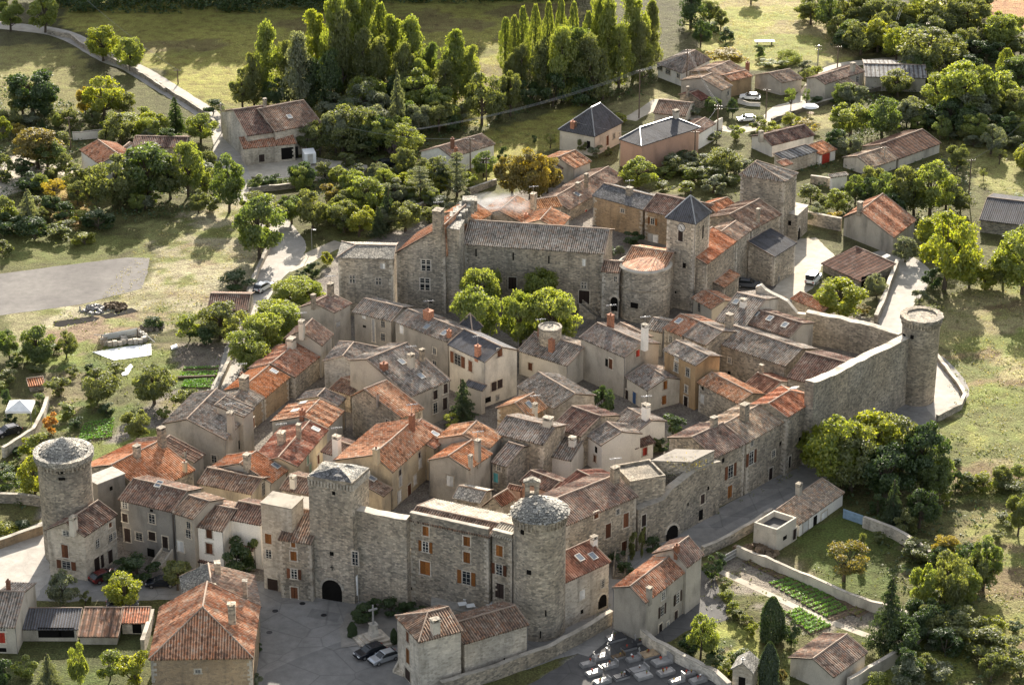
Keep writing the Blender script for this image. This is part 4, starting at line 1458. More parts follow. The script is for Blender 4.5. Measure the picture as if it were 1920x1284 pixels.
block('pale flat roof strip between the orange-shuttered house and the gate tower', (1636, 287), (1752, 308), depth=3.5, base=(1, 690), wall='stone_pale', name='stone_annex', cat='annex', top='pale_roof')
house('tall stone house with orange shutters adjoining the square gate tower', (1562, 465), (1750, 490), ap=(1640, 288), end=0, base=(0, 795), roof='brown', wall='stone',
      win=[(1650, 495, .6, .7, 'so'), (1652, 557, .9, 1.4, 'so'), (1655, 658, .9, 1.4, 'ob'), (1656, 763, 1.0, 1.7, 'db')])
house('orange hipped house with stone front wall in the foreground at bottom left', (835, 1140), (1425, 1130), ap=(1140, 845), quad=(1465, 838), h=6.0, roof='mix', wall='stone_warm', hip=(.49, 0.0), name='foreground_house',
      win=[(1113, 1205, .7, .5, 'w')], chim=[(1380, 785, 2.0, 'stone', .6), (1305, 900, 1.6, 'stone', .8)])
house('stone-slab and orange roofed wing behind the foreground hipped house', (1035, 850), (1470, 845), ap=(1200, 775), quad=(1435, 668), h=4.9, roof2='lauze', roof='tan', wall='stone_pale', name='house_wing', chim=[(1225, 655, 1.3, 'stone', .8), (1200, 800, 1.6, 'pale', .9)])
house('white walled cottage with grey corrugated roof at the bottom left edge', (-60, 955), (86, 960), ap=(76, 742), end=1, base=(1, 1115), roof='grey_tile', wall='pale', name='cottage', win=[(12, 1015, .8, 1.6, 'sr'), (15, 970, .8, .6, 'w'), (15, 1085, 1.0, .6, 'v')], chim=[(48, 735, .9, 'brick', .5)])
house('low shed with black corrugated roof beside the bottom left cottage', (100, 970), (440, 970), ap=(122, 848), end=0, base=(1, 1040), roof='slate', wall='pale', mono=True, name='shed', cat='shed', pitch=12, amp=.05, win=[(278, 988, 3.0, 1.5, 'v'), (375, 988, 2.0, 1.5, 'v')])
house('shed with rusty striped metal roof next to the black-roofed shed', (437, 1010), (664, 1012), ap=(470, 845), end=0, base=(1, 1062), roof='rust', wall='pale', mono=True, name='shed', cat='shed', pitch=10, amp=.05)
house('small orange tiled lean-to between rusty shed and foreground house', (672, 935), (835, 935), ap=(680, 842), end=0, base=(1, 1000), roof='orange', wall='stone_pale', mono=True, name='lean_to', cat='lean-to', pitch=12, win=[(770, 962, 1.2, 1.6, 'v')])
# ---- gate tower
Z(0, 856)
def gate_tower():
    a, b, c = px((1733, 112)), px((1978, 150)), px((2072, 66))
    ze = ztop(un(655, 1132).y, b[1])
    A, B, D = un(*a, ze), un(*b, ze), un(*c, ze)
    E = A + D - B
    cen = (A + D) / 2
    r = thing('gate_tower', Vector((cen.x, cen.y, 0)), 'tall square stone gate tower with arched gateway and mossy stone cap', 'tower')
    H = House(); H.root = r
    ring = [A, B, D, E]
    mb = MB(); H.faces = []
    for i in range(4):
        j = (i + 1) % 4
        q = [Vector((*ring[i].xy, -.5)), Vector((*ring[j].xy, -.5)), ring[j], ring[i]]
        mb.poly(q, 'stone'); H.faces.append(q)
    H.wall = mb.build('wall', r)
    tb = MB()
    cc = sum(ring, Vector()) / 4
    big = [p + (p - cc) * 0.035 for p in ring]
    tb.hexa([q - UP * .5 for q in big], [q + UP * .1 for q in big], 'stone')
    top = cc + UP * 0.75
    n = 7
    def pt(i, s):
        p = big[i % 4].lerp(big[(i + 1) % 4], s)
        return p
    for i in range(4):
        for k in range(n):
            s0, s1 = k / n, (k + 1) / n
            for m in range(4):
                g0, g1 = m / 4, (m + 1) / 4
                qs = []
                for (s, g) in ((s0, g0), (s1, g0), (s1, g1), (s0, g1)):
                    p = pt(i, s).lerp(top, g) + UP * (0.1 + 0.3 * noise.noise(pt(i, s).lerp(top, g) * 1.3) + .1 * math.sin(g * 3.14))
                    qs.append(p)
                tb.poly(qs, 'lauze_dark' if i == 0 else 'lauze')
    o = tb.build('roof', r)
    cb = MB()
    for i in (0, 1):
        p, q = big[i], big[i + 1]
        d = (q - p).normalized(); nn = Vector((d.y, -d.x, 0))
        for k in range(14):
            c_ = p.lerp(q, (k + .5) / 14) - UP * 0.75 - nn * .06
            cb.box(c_, d * .13, nn * .18, UP * .4, 'stone_pale')
    cb.build('corbel_row', H.wall)
    for wd_ in [(1877, 205, .45, .55, 'v'), (1866, 545, .55, .6, 'v'), (1868, 765, 2.9, 4.1, 'a'), (1868, 625, .12, .9, 'v'), (1868, 622, .6, .12, 'v'), (1998, 570, .9, 2.0, 'w')]:
        window(H, *wd_)
gate_tower()
Z(640, 856)
# ---- facade between the towers
wallrun('plain grey curtain wall between gate tower and shuttered facade', [(90, 790, vt(90, 790, 288)), (385, 846, vt(385, 846, 348))], th=1.4, mat='stone', name='curtain_wall', cat='wall')
house('long stone facade with orange shutters between gate tower and round tower', (372, 355), (835, 455), ap=(872, 365), end=1, base=(0, 838), roof='brown', wall='stone', pitch=15, back=1.9, roof2='pale_roof', name='wall_house', rows=6, parapet=1.0,  # strong sunlight on the far slope put into its paler tiles
      win=[(475, 417, .9, 1.4, 'so'), (474, 505, .9, 1.5, 'oo'), (472, 624, 1.5, 2.0, 'so'), (706, 474, 1.0, 1.4, 'so'), (706, 565, 1.0, 1.6, 'so'), (704, 680, 1.2, 1.9, 'oo'), (395, 742, .15, .8, 'v')])
house('narrow stone house squeezed between shuttered facade and front round tower', (838, 440), (962, 472), ap=(905, 375), end=0, base=(0, 935), roof='pale_roof', wall='stone', pitch=12, parapet=.6, name='wall_house',
      win=[(890, 528, 1.0, 1.6, 'so'), (888, 633, 1.0, 1.5, 'ob'), (891, 752, 1.3, 2.2, 'dd')])
T2 = tower('massive round stone tower with domed slab roof in the front centre', 1113, 966, 308, 296, top='dome', dome=1.9, batter=1.0, flare=1.02, slits=[(1018, 424, .5, .6), (1055, 650, .6, .6), (1150, 880, .15, .9), (1120, 1000, .15, 1.0)])
def bell_cote():
    g = T2.g + Vector((-1.0, 2.9, 0)); z = T2.hz - .2
    r = thing('bell_cote', g + UP * z, 'small stone bell-cote with arched opening atop the front round tower', 'bell-cote')
    m = MB()
    for s in (-1, 1): m.box(g + Vector((s * .62, 0, z + 1.5)), (.32, 0, 0), (0, .35, 0), (0, 0, 1.5), 'stone')
    m.box(g + UP * (z + 0.7), (.32, 0, 0), (0, .33, 0), (0, 0, .9), 'stone')
    m.box(g + UP * (z + 2.95), (.98, 0, 0), (0, .37, 0), (0, 0, .25), 'stone')
    m.build('wall', r)
    t = MB(); t.hexa([g + Vector((-1.15, -.5, z + 3.2)), g + Vector((1.15, -.5, z + 3.2)), g + Vector((1.15, .5, z + 3.2)), g + Vector((-1.15, .5, z + 3.2))],
                     [g + Vector((-.15, -.4, z + 3.7)), g + Vector((.15, -.4, z + 3.7)), g + Vector((.15, .4, z + 3.7)), g + Vector((-.15, .4, z + 3.7))], 'lauze'); t.build('roof', r)
bell_cote()
house('stone house with brown doors and grey tiles right of the front round tower', (1262, 388), (1672, 222), ap=(1540, 108), end=1, base=(0, 705), roof='tan', wall='stone', pitch=19, name='wall_house',
      win=[(1433, 328, .8, 1.0, 'sb'), (1500, 415, 1.0, 2.2, 'sb'), (1600, 356, 1.0, 2.2, 'sb'), (1555, 308, .6, .8, 'w'), (1590, 510, 1.0, 2.0, 'db')], chim=[(1538, 140, 1.9, 'stone', .9, True)])
house('low house with dark red roof and two skylights below the brown-door house', (1252, 712), (1518, 588), ap=(1400, 463), end=1, base=(0, 975), roof='red', wall='stone_pale', mono=True, pitch=22,
      win=[(1354, 775, 1.0, 1.4, 'sw'), (1470, 713, .6, 1.1, 'w'), (1468, 810, 1.5, 2.0, 'a'), (1353, 870, .5, .6, 'v')], sky=[(1340, 568), (1415, 560)], chim=[(1420, 490, .8, 'white', .7)])
Z(1060, 1016, 4.79)
house('grey rendered two-storey house with orange-grey tiles above the cemetery', (418, 405), (720, 548), ap=(578, 398), quad=(1090, 258), base=(1, 930), roof='mix', wall='grey', name='cemetery_side_house',
      win=[(878, 478, .8, 1.1, 'w'), (868, 612, .8, 1.5, 'od'), (1008, 500, .9, 1.5, 'od'), (1103, 555, .9, 2.1, 'd'), (992, 668, .9, 1.8, 'd'), (920, 732, .6, .6, 'w'), (853, 785, .9, 1.8, 'dd'), (1162, 545, .6, .7, 'w')], chim=[(752, 500, 1.2, 'grey', .6)])
house('taller rear block of the grey house above the cemetery', (780, 100), (1095, 228), ap=(955, 62), quad=(1248, 112), base=(1, 660), roof='tan', wall='grey', name='cemetery_side_house', chim=[(1000, 90, 1.0, 'brick', .6)])
Z(600, 1016, 4.79)
house('pale stone hipped house with orange door beside the stone cross', (672, 662), (885, 900), ap=(968, 630), quad=(1285, 795), base=(1, 1385), roof='brown', wall='stone_pale', hip=(.52, .0), name='plaza_house', pitch=22,
      win=[(790, 850, .8, 1.5, 'sb'), (790, 1022, 1.0, 2.2, 'do'), (790, 1190, 1.6, 1.6, 'Gd')], chim=[(1035, 810, 1.6, 'pale', .9)])
house('pale stone wing with brown and orange tiles right of the hipped plaza house', (1288, 915), (1880, 740), ap=(1770, 555), end=1, base=(0, 1265), roof='brown', wall='stone_pale', name='plaza_house', win=[(1655, 1055, .2, .5, 'v')])

# ================================================================ right rampart row
Z(1140, 660, 4.79)
house('long rampart house with grey-tan tiles and chimney, nearest the annex roof', (965, 950), (1250, 815), ap=(1010, 660), end=1, base=(0, 1427), roof='tan', wall='stone', pitch=20, name='rampart_house',
      win=[(1035, 970, .5, .7, 'v'), (1100, 1068, 1.1, 2.0, 'ob'), (1005, 1060, .3, 1.0, 'v'), (1238, 1170, .9, 1.8, 'dy'), (1092, 1250, 1.0, 2.0, 'do')], chim=[(740, 810, 1.6, 'stone', .8), (950, 660, 1.0, 'stone', .8)])
house('middle rampart house with patched tan tiles and stone chimney', (1255, 812), (1602, 618), ap=(1400, 440), end=1, base=(0, 1288), roof='tan', wall='stone', pitch=20, name='rampart_house',
      win=[(1293, 815, .6, .9, 'w'), (1285, 950, 1.1, 2.0, 'ob'), (1485, 912, .8, 1.1, 'w'), (1460, 1090, .9, 1.9, 'dd'), (1548, 820, .5, .6, 'v')], chim=[(1225, 570, 1.5, 'stone', 1.0), (1430, 410, 1.6, 'stone', 1.3)])
house('orange tiled rampart house with hipped end at the curtain wall', (1612, 588), (1905, 405), ap=(1765, 238), end=1, base=(0, 1120), roof='orange', wall='stone', pitch=20, name='rampart_house', hip=(0, .35),
      win=[(1840, 560, .9, 2.1, 'w'), (1630, 985, .6, 1.9, 'dd'), (1720, 800, .5, 1.4, 'v')], sky=[(1675, 325)])
block('flat pale concrete roofed annex at the near end of the rampart row', (390, 980), (742, 990), base=(1, 1560), p2=(955, 888), wall='stone', name='stone_annex', cat='annex', top='pale_roof')
Z(0, 0, 1)
wallrun('lower rampart wall with ivy tufts between brown-door house and annex', [(1190, 1030, vt(1190, 1030, 955)), (1205, 1024, vt(1205, 1024, 948)), (1238, 1014, vt(1238, 1014, 935)), (1253, 1008, vt(1253, 1008, 915)), (1300, 980, vt(1300, 980, 876)), (1342, 958, vt(1342, 958, 862))], th=1.2, mat='stone', name='rampart_wall', cat='rampart',
        win=[(1317, 935, .9, 1.5, 'sd'), (1314, 965, .9, 1.6, 'v'), (1260, 997, 2.2, 2.2, 'a'), (1207, 975, .8, 1.8, 'sd'), (1206, 1003, .9, 2.4, 'dd'), (1328, 915, .4, .6, 'v'), (1290, 945, .3, .5, 'v')])
Z(1000, 860, 4.79)
block('tall stone yard wall block behind the lower rampart wall', (868, 222), (1188, 165), base=(1, 722), depth=5.5, wall='stone', name='stone_annex', cat='annex', top='stone_dark', parapet=.35)
Z(0, 0, 1)
wallrun('high rampart wall rising to the far right round tower', [(1510, 873, vt(1510, 873, 716)), (1540, 852, vt(1540, 852, 706)), (1593, 817, vt(1593, 817, 678)), (1650, 780, vt(1650, 780, 652)), (1695, 752, vt(1695, 752, 629))], th=1.5, mat='stone', name='rampart_wall', cat='rampart')
T3 = tower('slender round tower with weathered open top at the right end of the rampart', 1718, 748, 592, 71, top='open', batter=.94, flare=1.04, slits=[(1695, 630, .6, .6), (1710, 632, .5, .6)])
Z(1280, 428)
wallrun('inner courtyard rampart wall with grassy top behind the far right tower', [(690, 640, vt(690, 640, 470)), (880, 672, vt(880, 672, 505)), (1060, 712, vt(1060, 712, 548)), (1215, 760, vt(1215, 760, 596))], th=1.2, mat='stone', name='rampart_wall', cat='rampart')
def curved_gable():
    a, b = px((405, 470)), px((640, 505))
    g0, g1 = un(a[0], pv(560)), un(b[0], pv(600))
    r = thing('curved_gable_wall', (g0 + g1) / 2, 'stone wall with white curved coping behind the skylight roof', 'wall')
    d = (g1 - g0); L = d.length; d.normalize(); n = Vector((-d.y, d.x, 0))
    tops = [(0, 330), (.12, 320), (.22, 345), (.4, 370), (.6, 392), (.75, 410), (.88, 445), (1.0, 480), (1.25, 485)]
    mb, cb = MB(), MB()
    P = []
    for s, vv in tops:
        q = g0 + d * (L * s); P.append((q, ztop(q.y, pv(vv))))
    for (q0, z0), (q1, z1) in zip(P, P[1:]):
        mb.hexa([q0 - n * .3 - UP * .5, q1 - n * .3 - UP * .5, q1 + n * .3 - UP * .5, q0 + n * .3 - UP * .5], [q0 - n * .3 + UP * z0, q1 - n * .3 + UP * z1, q1 + n * .3 + UP * z1, q0 + n * .3 + UP * z0], 'stone_pale')
        cb.hexa([q0 - n * .4 + UP * z0, q1 - n * .4 + UP * z1, q1 + n * .5 + UP * z1, q0 + n * .5 + UP * z0], [q0 - n * .4 + UP * (z0 + .14), q1 - n * .4 + UP * (z1 + .14), q1 + n * .5 + UP * (z1 + .14), q0 + n * .5 + UP * (z0 + .14)], 'pale')
    mb.build('wall', r); cb.build('coping', r)
curved_gable()
# ================================================================ lower left of the village
Z(180, 700, 4.79)
house('big orange tiled house with tall chimneys just behind the grey front row', (450, 1090), (893, 862), ap=(600, 575), end=1, h=5.2, roof='orange', wall='stone', pitch=21, chim=[(595, 650, 2.6, 'stone', .9), (370, 745, 1.4, 'stone', .8), (800, 880, 1.5, 'ochre', .5)])
house('low wing whose darker tiles paint in shade from the grey gabled house', (885, 800), (985, 722), ap=(680, 530), end=1, h=4.6, roof='brown', wall='grey', pitch=17, name='house_wing', chim=[(805, 770, 1.2, 'metal', .25)])  # shaded end of the orange slope, its shade put into darker tiles
house('tall grey gabled house with lichened grey tiles on the left slope', (590, 452), (1165, 595), ap=(815, 410), quad=(1425, 318), base=(1, 900), roof='grey_tile', wall='grey', win=[(1062, 770, .9, 1.3, 'w'), (1416, 440, .5, 1.6, 'so'), (1285, 640, .4, 1.4, 'v')],
      chim=[(1215, 530, 3.0, 'grey', .9, True), (925, 700, 2.0, 'pale', .4)])
house('red tiled house hugging the grey gabled house on its right', (1575, 985), (1727, 868), ap=(1462, 660), end=1, h=5.0, roof='orange', wall='pale', pitch=20, sky=[(1615, 830)], chim=[(1360, 850, 1.9, 'stone', .8)])
house('dark brown tiled house with orange wall and arched window', (905, 985), (1402, 1086), ap=(1482, 935), end=1, h=5.0, roof='brown', wall='ochre', pitch=18, win=[(1502, 1035, .9, 2.0, 'w')])
Z(380, 520, 4.79)
house('grey house with roof terrace beside the trees at the village\'s west edge', (855, 272), (1182, 318), ap=(995, 228), quad=(1345, 232), base=(1, 660), roof='tan', wall='grey', win=[(1215, 420, 1.0, .8, 'sw')], chim=[(1150, 150, 1.5, 'stone', .8, True), (995, 235, 1.2, 'stone', .6)])
house('pinkish gabled house with window under the terrace house', (722, 552), (1072, 617), ap=(880, 480), quad=(1177, 508), base=(1, 910), roof='tan', wall='grey', win=[(905, 541, .5, .6, 'v')], chim=[(892, 500, 1.8, 'pale', .8, True)])
house('stone house with mixed grey and brown tiles and long orange left slope', (825, 898), (1080, 690), ap=(860, 585), end=1, base=(0, 1095), roof='mix', wall='stone', pitch=20, chim=[(800, 625, 1.2, 'pale', 1.1)])
house('orange tiled house with small skylight in the western row', (555, 1086), (787, 893), ap=(600, 792), end=1, base=(0, 1290), roof='orange', wall='stone_warm', pitch=20, sky=[(640, 845)], chim=[(355, 935, 1.3, 'brick', .5, True)])
house('grey tiled house with huge square chimney in the western row', (420, 1200), (560, 1080), ap=(420, 930), end=1, base=(1, 1285), roof='grey_tile', wall='stone_warm', pitch=20, chim=[(375, 1000, 1.7, 'stone', 1.15)])
house('small grey dormer roof on the grey gabled house', (370, 1255), (472, 1172), ap=(440, 1150), end=1, h=7.0, roof='grey_tile', wall='grey', mono=True, depth=5, pitch=12, name='roof_dormer', cat='dormer')
house('low stone garden shed with dark striped tiles by the western path', (40, 290), (405, 298), ap=(75, 145), end=0, h=2.6, roof='brown', wall='stone', name='garden_shed', cat='shed')
house('small grey-tiled house with pale stone gable in the inner courtyard', (1075, 752), (1437, 808), ap=(1255, 708), quad=(1580, 628), h=5.0, roof='grey_tile', wall='stone_pale', hip=(0, .3), win=[(1525, 730, .6, .8, 'w'), (1475, 790, .5, .7, 'w')])
Z(640, 428)
house('long grey rendered row house with striped grey tiles, western half', (60, 470), (282, 524), ap=(100, 370), end=0, base=(0, 650), roof='grey_tile', wall='grey', pitch=18,
      win=[(235, 538, .8, 1.2, 'w'), (128, 497, .7, .7, 'sw'), (130, 552, .6, .4, 'v'), (235, 612, .8, 1.3, 'w'), (182, 575, .5, 4.0, 'sw')])
house('long grey rendered row house with striped tiles and skylight, eastern half', (292, 522), (602, 642), ap=(668, 552), end=1, base=(1, 850), roof='grey_tile', wall='grey', pitch=18,
      win=[(340, 568, .8, 1.4, 'sw'), (525, 690, .7, 1.1, 'w'), (525, 765, .9, 1.2, 'w')], chim=[(490, 505, 1.3, 'brick', 1.3, True), (606, 612, 1.1, 'brick', .6)], sky=[(482, 555), (580, 590)])
house('pale house with dark slate roof and brown shutters facing the plane trees', (595, 652), (808, 754), ap=(895, 658), end=1, base=(1, 1010), roof='slate', wall='pale', pitch=24, amp=.01,
      win=[(655, 738, 1.6, 1.8, 'ob'), (727, 775, .9, 1.8, 'sb'), (890, 698, 1.0, 1.4, 'sb'), (858, 888, 1.1, 1.5, 'sd'), (891, 874, 1.1, 1.5, 'sd'), (795, 912, .6, .9, 'w'), (878, 952, .6, .8, 'w'), (822, 965, 1.4, .9, 'v')], chim=[(768, 715, 1.6, 'brick', .8, True)])
house('dark slate lean-to roof at the foot of the slate house', (690, 880), (795, 915), ap=(640, 785), end=0, h=4.2, roof='slate', wall='pale', mono=True, pitch=25, name='lean_to', cat='lean-to', amp=.01)
house('small slate pyramid roof turret behind the slate house', (655, 548), (738, 592), ap=(725, 478), quad=(797, 552), base=(1, 800), roof='slate', wall='pale', hip=(.5, .5), name='stair_turret', cat='turret', amp=.01)
house('tan and grey roofed house with white chimney and right-hand shutters', (385, 950), (617, 852), ap=(352, 668), end=1, base=(1, 1060), roof='grey_tile', wall='grey', pitch=19, back=.45,
      win=[(528, 935, .9, 1.5, 'sd'), (585, 900, .9, 1.6, 'sd'), (528, 1010, .9, 1.7, 'w'), (582, 985, .9, 2.0, 'sd')], chim=[(392, 780, 1.8, 'pale', .8, True), (455, 745, 1.6, 'stone', .6), (240, 790, .9, 'brick', 1.0)], sky=[(340, 752), (448, 832)])
house('stone gabled house with rusty brown tiles below the tan-grey house', (48, 942), (335, 1066), ap=(125, 905), quad=(467, 1012), base=(1, 1290), roof='mix', wall='stone', win=[(262, 1098, .9, 1.3, 'w')], chim=[(205, 970, 1.0, 'metal', .3)])
tower('round open-topped stone dovecote behind the pale twin-gabled house', 1173, 800, 555, 128, top='ring', batter=1.0, flare=1.0, name='dovecote', cat='tower', corbels=False, mat='stone')
Z(960, 520, 4.79)
house('pale twin-gabled house with stained white end wall and grey tiles', (45, 656), (497, 796), ap=(672, 645), end=1, base=(1, 1010), roof='grey_tile', wall='pale', pitch=19, win=[(165, 800, .8, 1.3, 'sb'), (260, 1010, .7, 1.0, 'v')], chim=[(255, 525, 1.2, 'brick', .7, True), (355, 660, 1.9, 'brick', .8)])
house('tall beige house with grey tiles, white chimney and red shutter', (600, 540), (1012, 720), ap=(1168, 570), end=1, base=(1, 1090), roof='grey_tile', wall='grey', pitch=19,
      win=[(1128, 680, .8, 1.1, 'sr'), (888, 775, .8, 1.7, 'sb'), (850, 765, .6, 1.3, 'v')], chim=[(885, 420, 1.6, 'brick', .9, True), (1190, 600, 3.0, 'white', .8, True)])
house('narrow strip of striped tiles behind the tall beige house', (925, 437), (1180, 560), ap=(962, 392), end=0, h=6.5, roof='tan', wall='pale', pitch=16)
house('small white-gabled stone house with blue door and orange shutters', (1012, 893), (1215, 1018), ap=(1372, 868), end=1, base=(1, 1215), roof='grey_tile', wall='pale', pitch=20,
      win=[(1375, 965, .7, 1.4, 'so'), (1364, 1100, .8, 1.5, 'so'), (1033, 1060, .8, 1.9, 'dd'), (1100, 1080, .9, 2.0, 'du')])
house('tall brown-fronted house with white framed windows and drainpipe', (1352, 652), (1652, 793), ap=(1745, 668), end=1, base=(1, 1200), roof='grey_tile', wall='brown_wall', pitch=18,
      win=[(1475, 806, .8, 1.4, 'w'), (1580, 852, .8, 1.4, 'w'), (1566, 1003, .6, 1.2, 'w'), (1562, 1115, .9, 1.8, 'dd'), (1480, 725, .6, .8, 'w')])
house('pink-tiled house with skylight behind the brown-fronted house', (1352, 458), (1525, 528), ap=(1478, 285), end=0, h=6.0, roof='mix', wall='stone', pitch=18, sky=[(1498, 395)], win=[(1428, 552, .8, 1.2, 'w')])
house('grey striped roof house right of the pink-tiled skylight house', (1530, 525), (1738, 612), ap=(1652, 355), end=0, h=6.0, roof='grey_tile', wall='stone', pitch=18)
house('tiny grey-tiled house at the foot of the round apse', (1192, 462), (1350, 498), ap=(1270, 362), end=0, h=4.5, roof='grey_tile', wall='pale', pitch=18)
Z(1140, 660, 4.79)
house('low stone house with sunlit reddish tiles and pale shutter', (800, 272), (1170, 464), ap=(905, 150), end=0, base=(0, 530), roof='mix', wall='stone', pitch=18, win=[(848, 418, .8, 1.4, 'sw'), (850, 325, .5, .6, 'v')])
house('small white house with dark red tiles in the eastern courtyard', (1207, 303), (1425, 388), ap=(1327, 167), end=0, base=(0, 470), roof='red', wall='white', pitch=18, win=[(1300, 392, .7, 1.0, 'w')], chim=[(1375, 180, .9, 'stone', .5)])
house('white gabled house with striped grey tiles and tall white chimney', (32, 613), (250, 724), ap=(378, 590), end=1, base=(1, 970), roof='grey_tile', wall='white', pitch=19, chim=[(340, 590, 1.9, 'white', .9, True)])
house('cream lean-to with brown roof and red shutter beside white gabled house', (242, 868), (428, 808), ap=(348, 702), end=1, base=(0, 1010), roof='brown', wall='white', mono=True, pitch=20, name='lean_to', cat='lean-to', win=[(330, 890, .8, 1.3, 'sr')])
Z(1280, 428)
house('long stone building with dark striped roof and bright ridge by the courtyard wall', (165, 637), (578, 777), ap=(640, 645), end=1, base=(0, 795), roof='grey_tile', wall='stone', pitch=19, win=[(264, 742, .6, .9, 'w'), (262, 812, .6, .5, 'v')], chim=[(262, 545, 1.6, 'stone', .9)])
house('dark tiled house between the long stone building and the rampart wall', (585, 838), (845, 905), ap=(670, 680), end=0, h=5.0, roof='brown', wall='stone', pitch=18)
house('brown mottled roof with three skylights below the curved gable wall', (345, 532), (602, 612), ap=(405, 442), end=0, h=5.5, roof='brown', wall='pale', pitch=17, sky=[(410, 482), (490, 508), (575, 545)])
house('dark grey tiled house left of the skylight roof', (180, 520), (345, 560), ap=(287, 347), end=0, h=5.5, roof='grey_tile', wall='pale', pitch=17, chim=[(340, 440, 1.0, 'white', .8)], sky=[(300, 415)])
house('stone house with half orange half grey roof at the clock tower foot', (48, 392), (162, 455), ap=(90, 290), end=0, base=(0, 490), roof='mix', wall='pale', pitch=18, win=[(93, 446, .7, 1.5, 'w')])
# ================================================================ castle and church
Z(740, 320, 4.79)
house('long grey castle hall with dark striped roof behind the plane trees', (608, 660), (1885, 748), ap=(1890, 518), end=1, base=(1, 1300), roof='grey_tile', wall='stone', pitch=21, name='castle_hall', cat='castle', rows=8,
      win=[(731, 738, .25, 1.4, 'v'), (1065, 770, .25, 1.4, 'v'), (1385, 800, .25, 1.4, 'v'), (1700, 825, .5, 1.2, 'sw'), (1058, 1010, 1.4, 2.2, 'd'), (1702, 1135, 1.8, 2.4, 'dd'), (1700, 1030, .9, 1.0, 'x')])
house('castle wing with mullioned windows under one long orange slope', (0, 742), (462, 772), ap=(462, 490), quad=(655, 585), base=(1, 1290), roof='mix', wall='stone', name='castle_wing', cat='castle', win=[(282, 850, 1.6, 1.9, 'x'), (272, 1020, 1.7, 2.1, 'x'), (318, 1172, .8, .7, 'v')], chim=[(392, 520, 3.0, 'stone', 1.5, True)])
block('square stone buttress tower between castle wing and castle hall', (452, 515), (578, 535), base=(1, 1290), p2=(625, 450), wall='stone', name='buttress_tower', cat='tower', top='lauze')
def ruined_stair():
    g = un(*px((600, 520)), 15.0)
    r = thing('ruined_parapet', g, 'pale broken stone parapet climbing to the castle roof ridge', 'parapet')
    m = MB()
    p0, p1 = un(*px((520, 500)), 14.2), un(*px((690, 310)), 14.8)
    for i in range(7):
        q = p0.lerp(p1, i / 6)
        m.box(q + UP * (.2 + .25 * (i % 3)), (1.0, 0, 0), (0, 1.2, 0), (0, 0, 1.0 + .2 * (i % 2)), 'lauze')
    m.build('wall', r)
ruined_stair()
Z(640, 428)
house('low castle wing with mossy stone-slab roof at its western end', (-28, 165), (296, 172), ap=(-20, 90), end=0, base=(1, 500), roof='lauze', wall='stone', pitch=14, name='castle_wing', cat='castle', hip=(.3, 0), amp=.02, win=[(62, 287, .9, 1.3, 'x'), (209, 298, .9, 1.2, 'x'), (232, 213, .8, .9, 'sw')])
house('narrow link building with arched door between castle hall and round apse', (1460, 242), (1566, 250), ap=(1475, 180), end=0, base=(1, 515), roof='brown', wall='stone', pitch=18, name='link_building', cat='chapel', win=[(1535, 425, 1.2, 2.6, 'a'), (1543, 285, .6, 1.0, 'w')])
AP = tower('round grey church apse with string course and small oval window', 1703, 478, 198, 290, top='none', batter=1.0, flare=1.0, corbels=False, name='church_apse', cat='church', mat='stone', slits=[(1648, 434, 1.3, .9)])
def apse_roof():
    mb, uvs = MB(), []
    g, r_, hz = AP.g, AP.r, AP.hz
    n = 24
    m = MB()
    top = g + Vector((2.5, r_ * 0.7, hz + 1.0))
    pts = [g + Vector((r_ * .95 * math.cos(math.pi + math.pi * i / n), r_ * .95 * math.sin(math.pi + math.pi * i / n), hz + .05)) for i in range(n + 1)]
    for i in range(n):
        k = len(mb.v)
        mb.v += [pts[i], pts[i + 1], top]; mb.f.append((k, k + 1, k + 2)); mb.m.append(mb.mi('mix')); uvs += [(i * .5, 0), (i * .5 + .5, 0), (i * .5 + .25, 6)]
    mb.build('tile_roof', AP.root, uvs=uvs)
    c = MB(); c.lathe(g, [(r_ * 1.02, hz * .62), (r_ * 1.05, hz * .62 + .1), (r_ * 1.05, hz * .62 + .25), (r_ * 1.0, hz * .62 + .3)], 'stone', 48)
    c.lathe(g, [(r_ * 1.03, hz - .3), (r_ * 1.06, hz + .05), (r_ * .95, hz + .3), (r_ * .9, hz)], 'mortar', 48, .006); c.build('string_course', AP.wall)
apse_roof()
Z(1200, 360, 4.79)
house('sunlit orange church nave roof behind the round apse', (-160, 640), (225, 700), ap=(235, 470), end=1, h=9.0, roof='mix', wall='stone', pitch=18, name='church_nave', cat='church', depth=9)
HC = house('square clock tower with slate pyramid spire beside the apse', (225, 232), (500, 292), ap=(455, 30), quad=(645, 182), base=(1, 1085), roof='slate', wall='stone', hip=(.5, .5), name='clock_tower', cat='clock tower', inset=.3, amp=.01, ridge_mat='metal',
      win=[(365, 395, .9, 1.9, 'sd'), (565, 360, .5, 2.4, 'v'), (398, 660, .6, .9, 'v'), (530, 597, .4, .7, 'v'), (320, 900, .3, .5, 'v')])
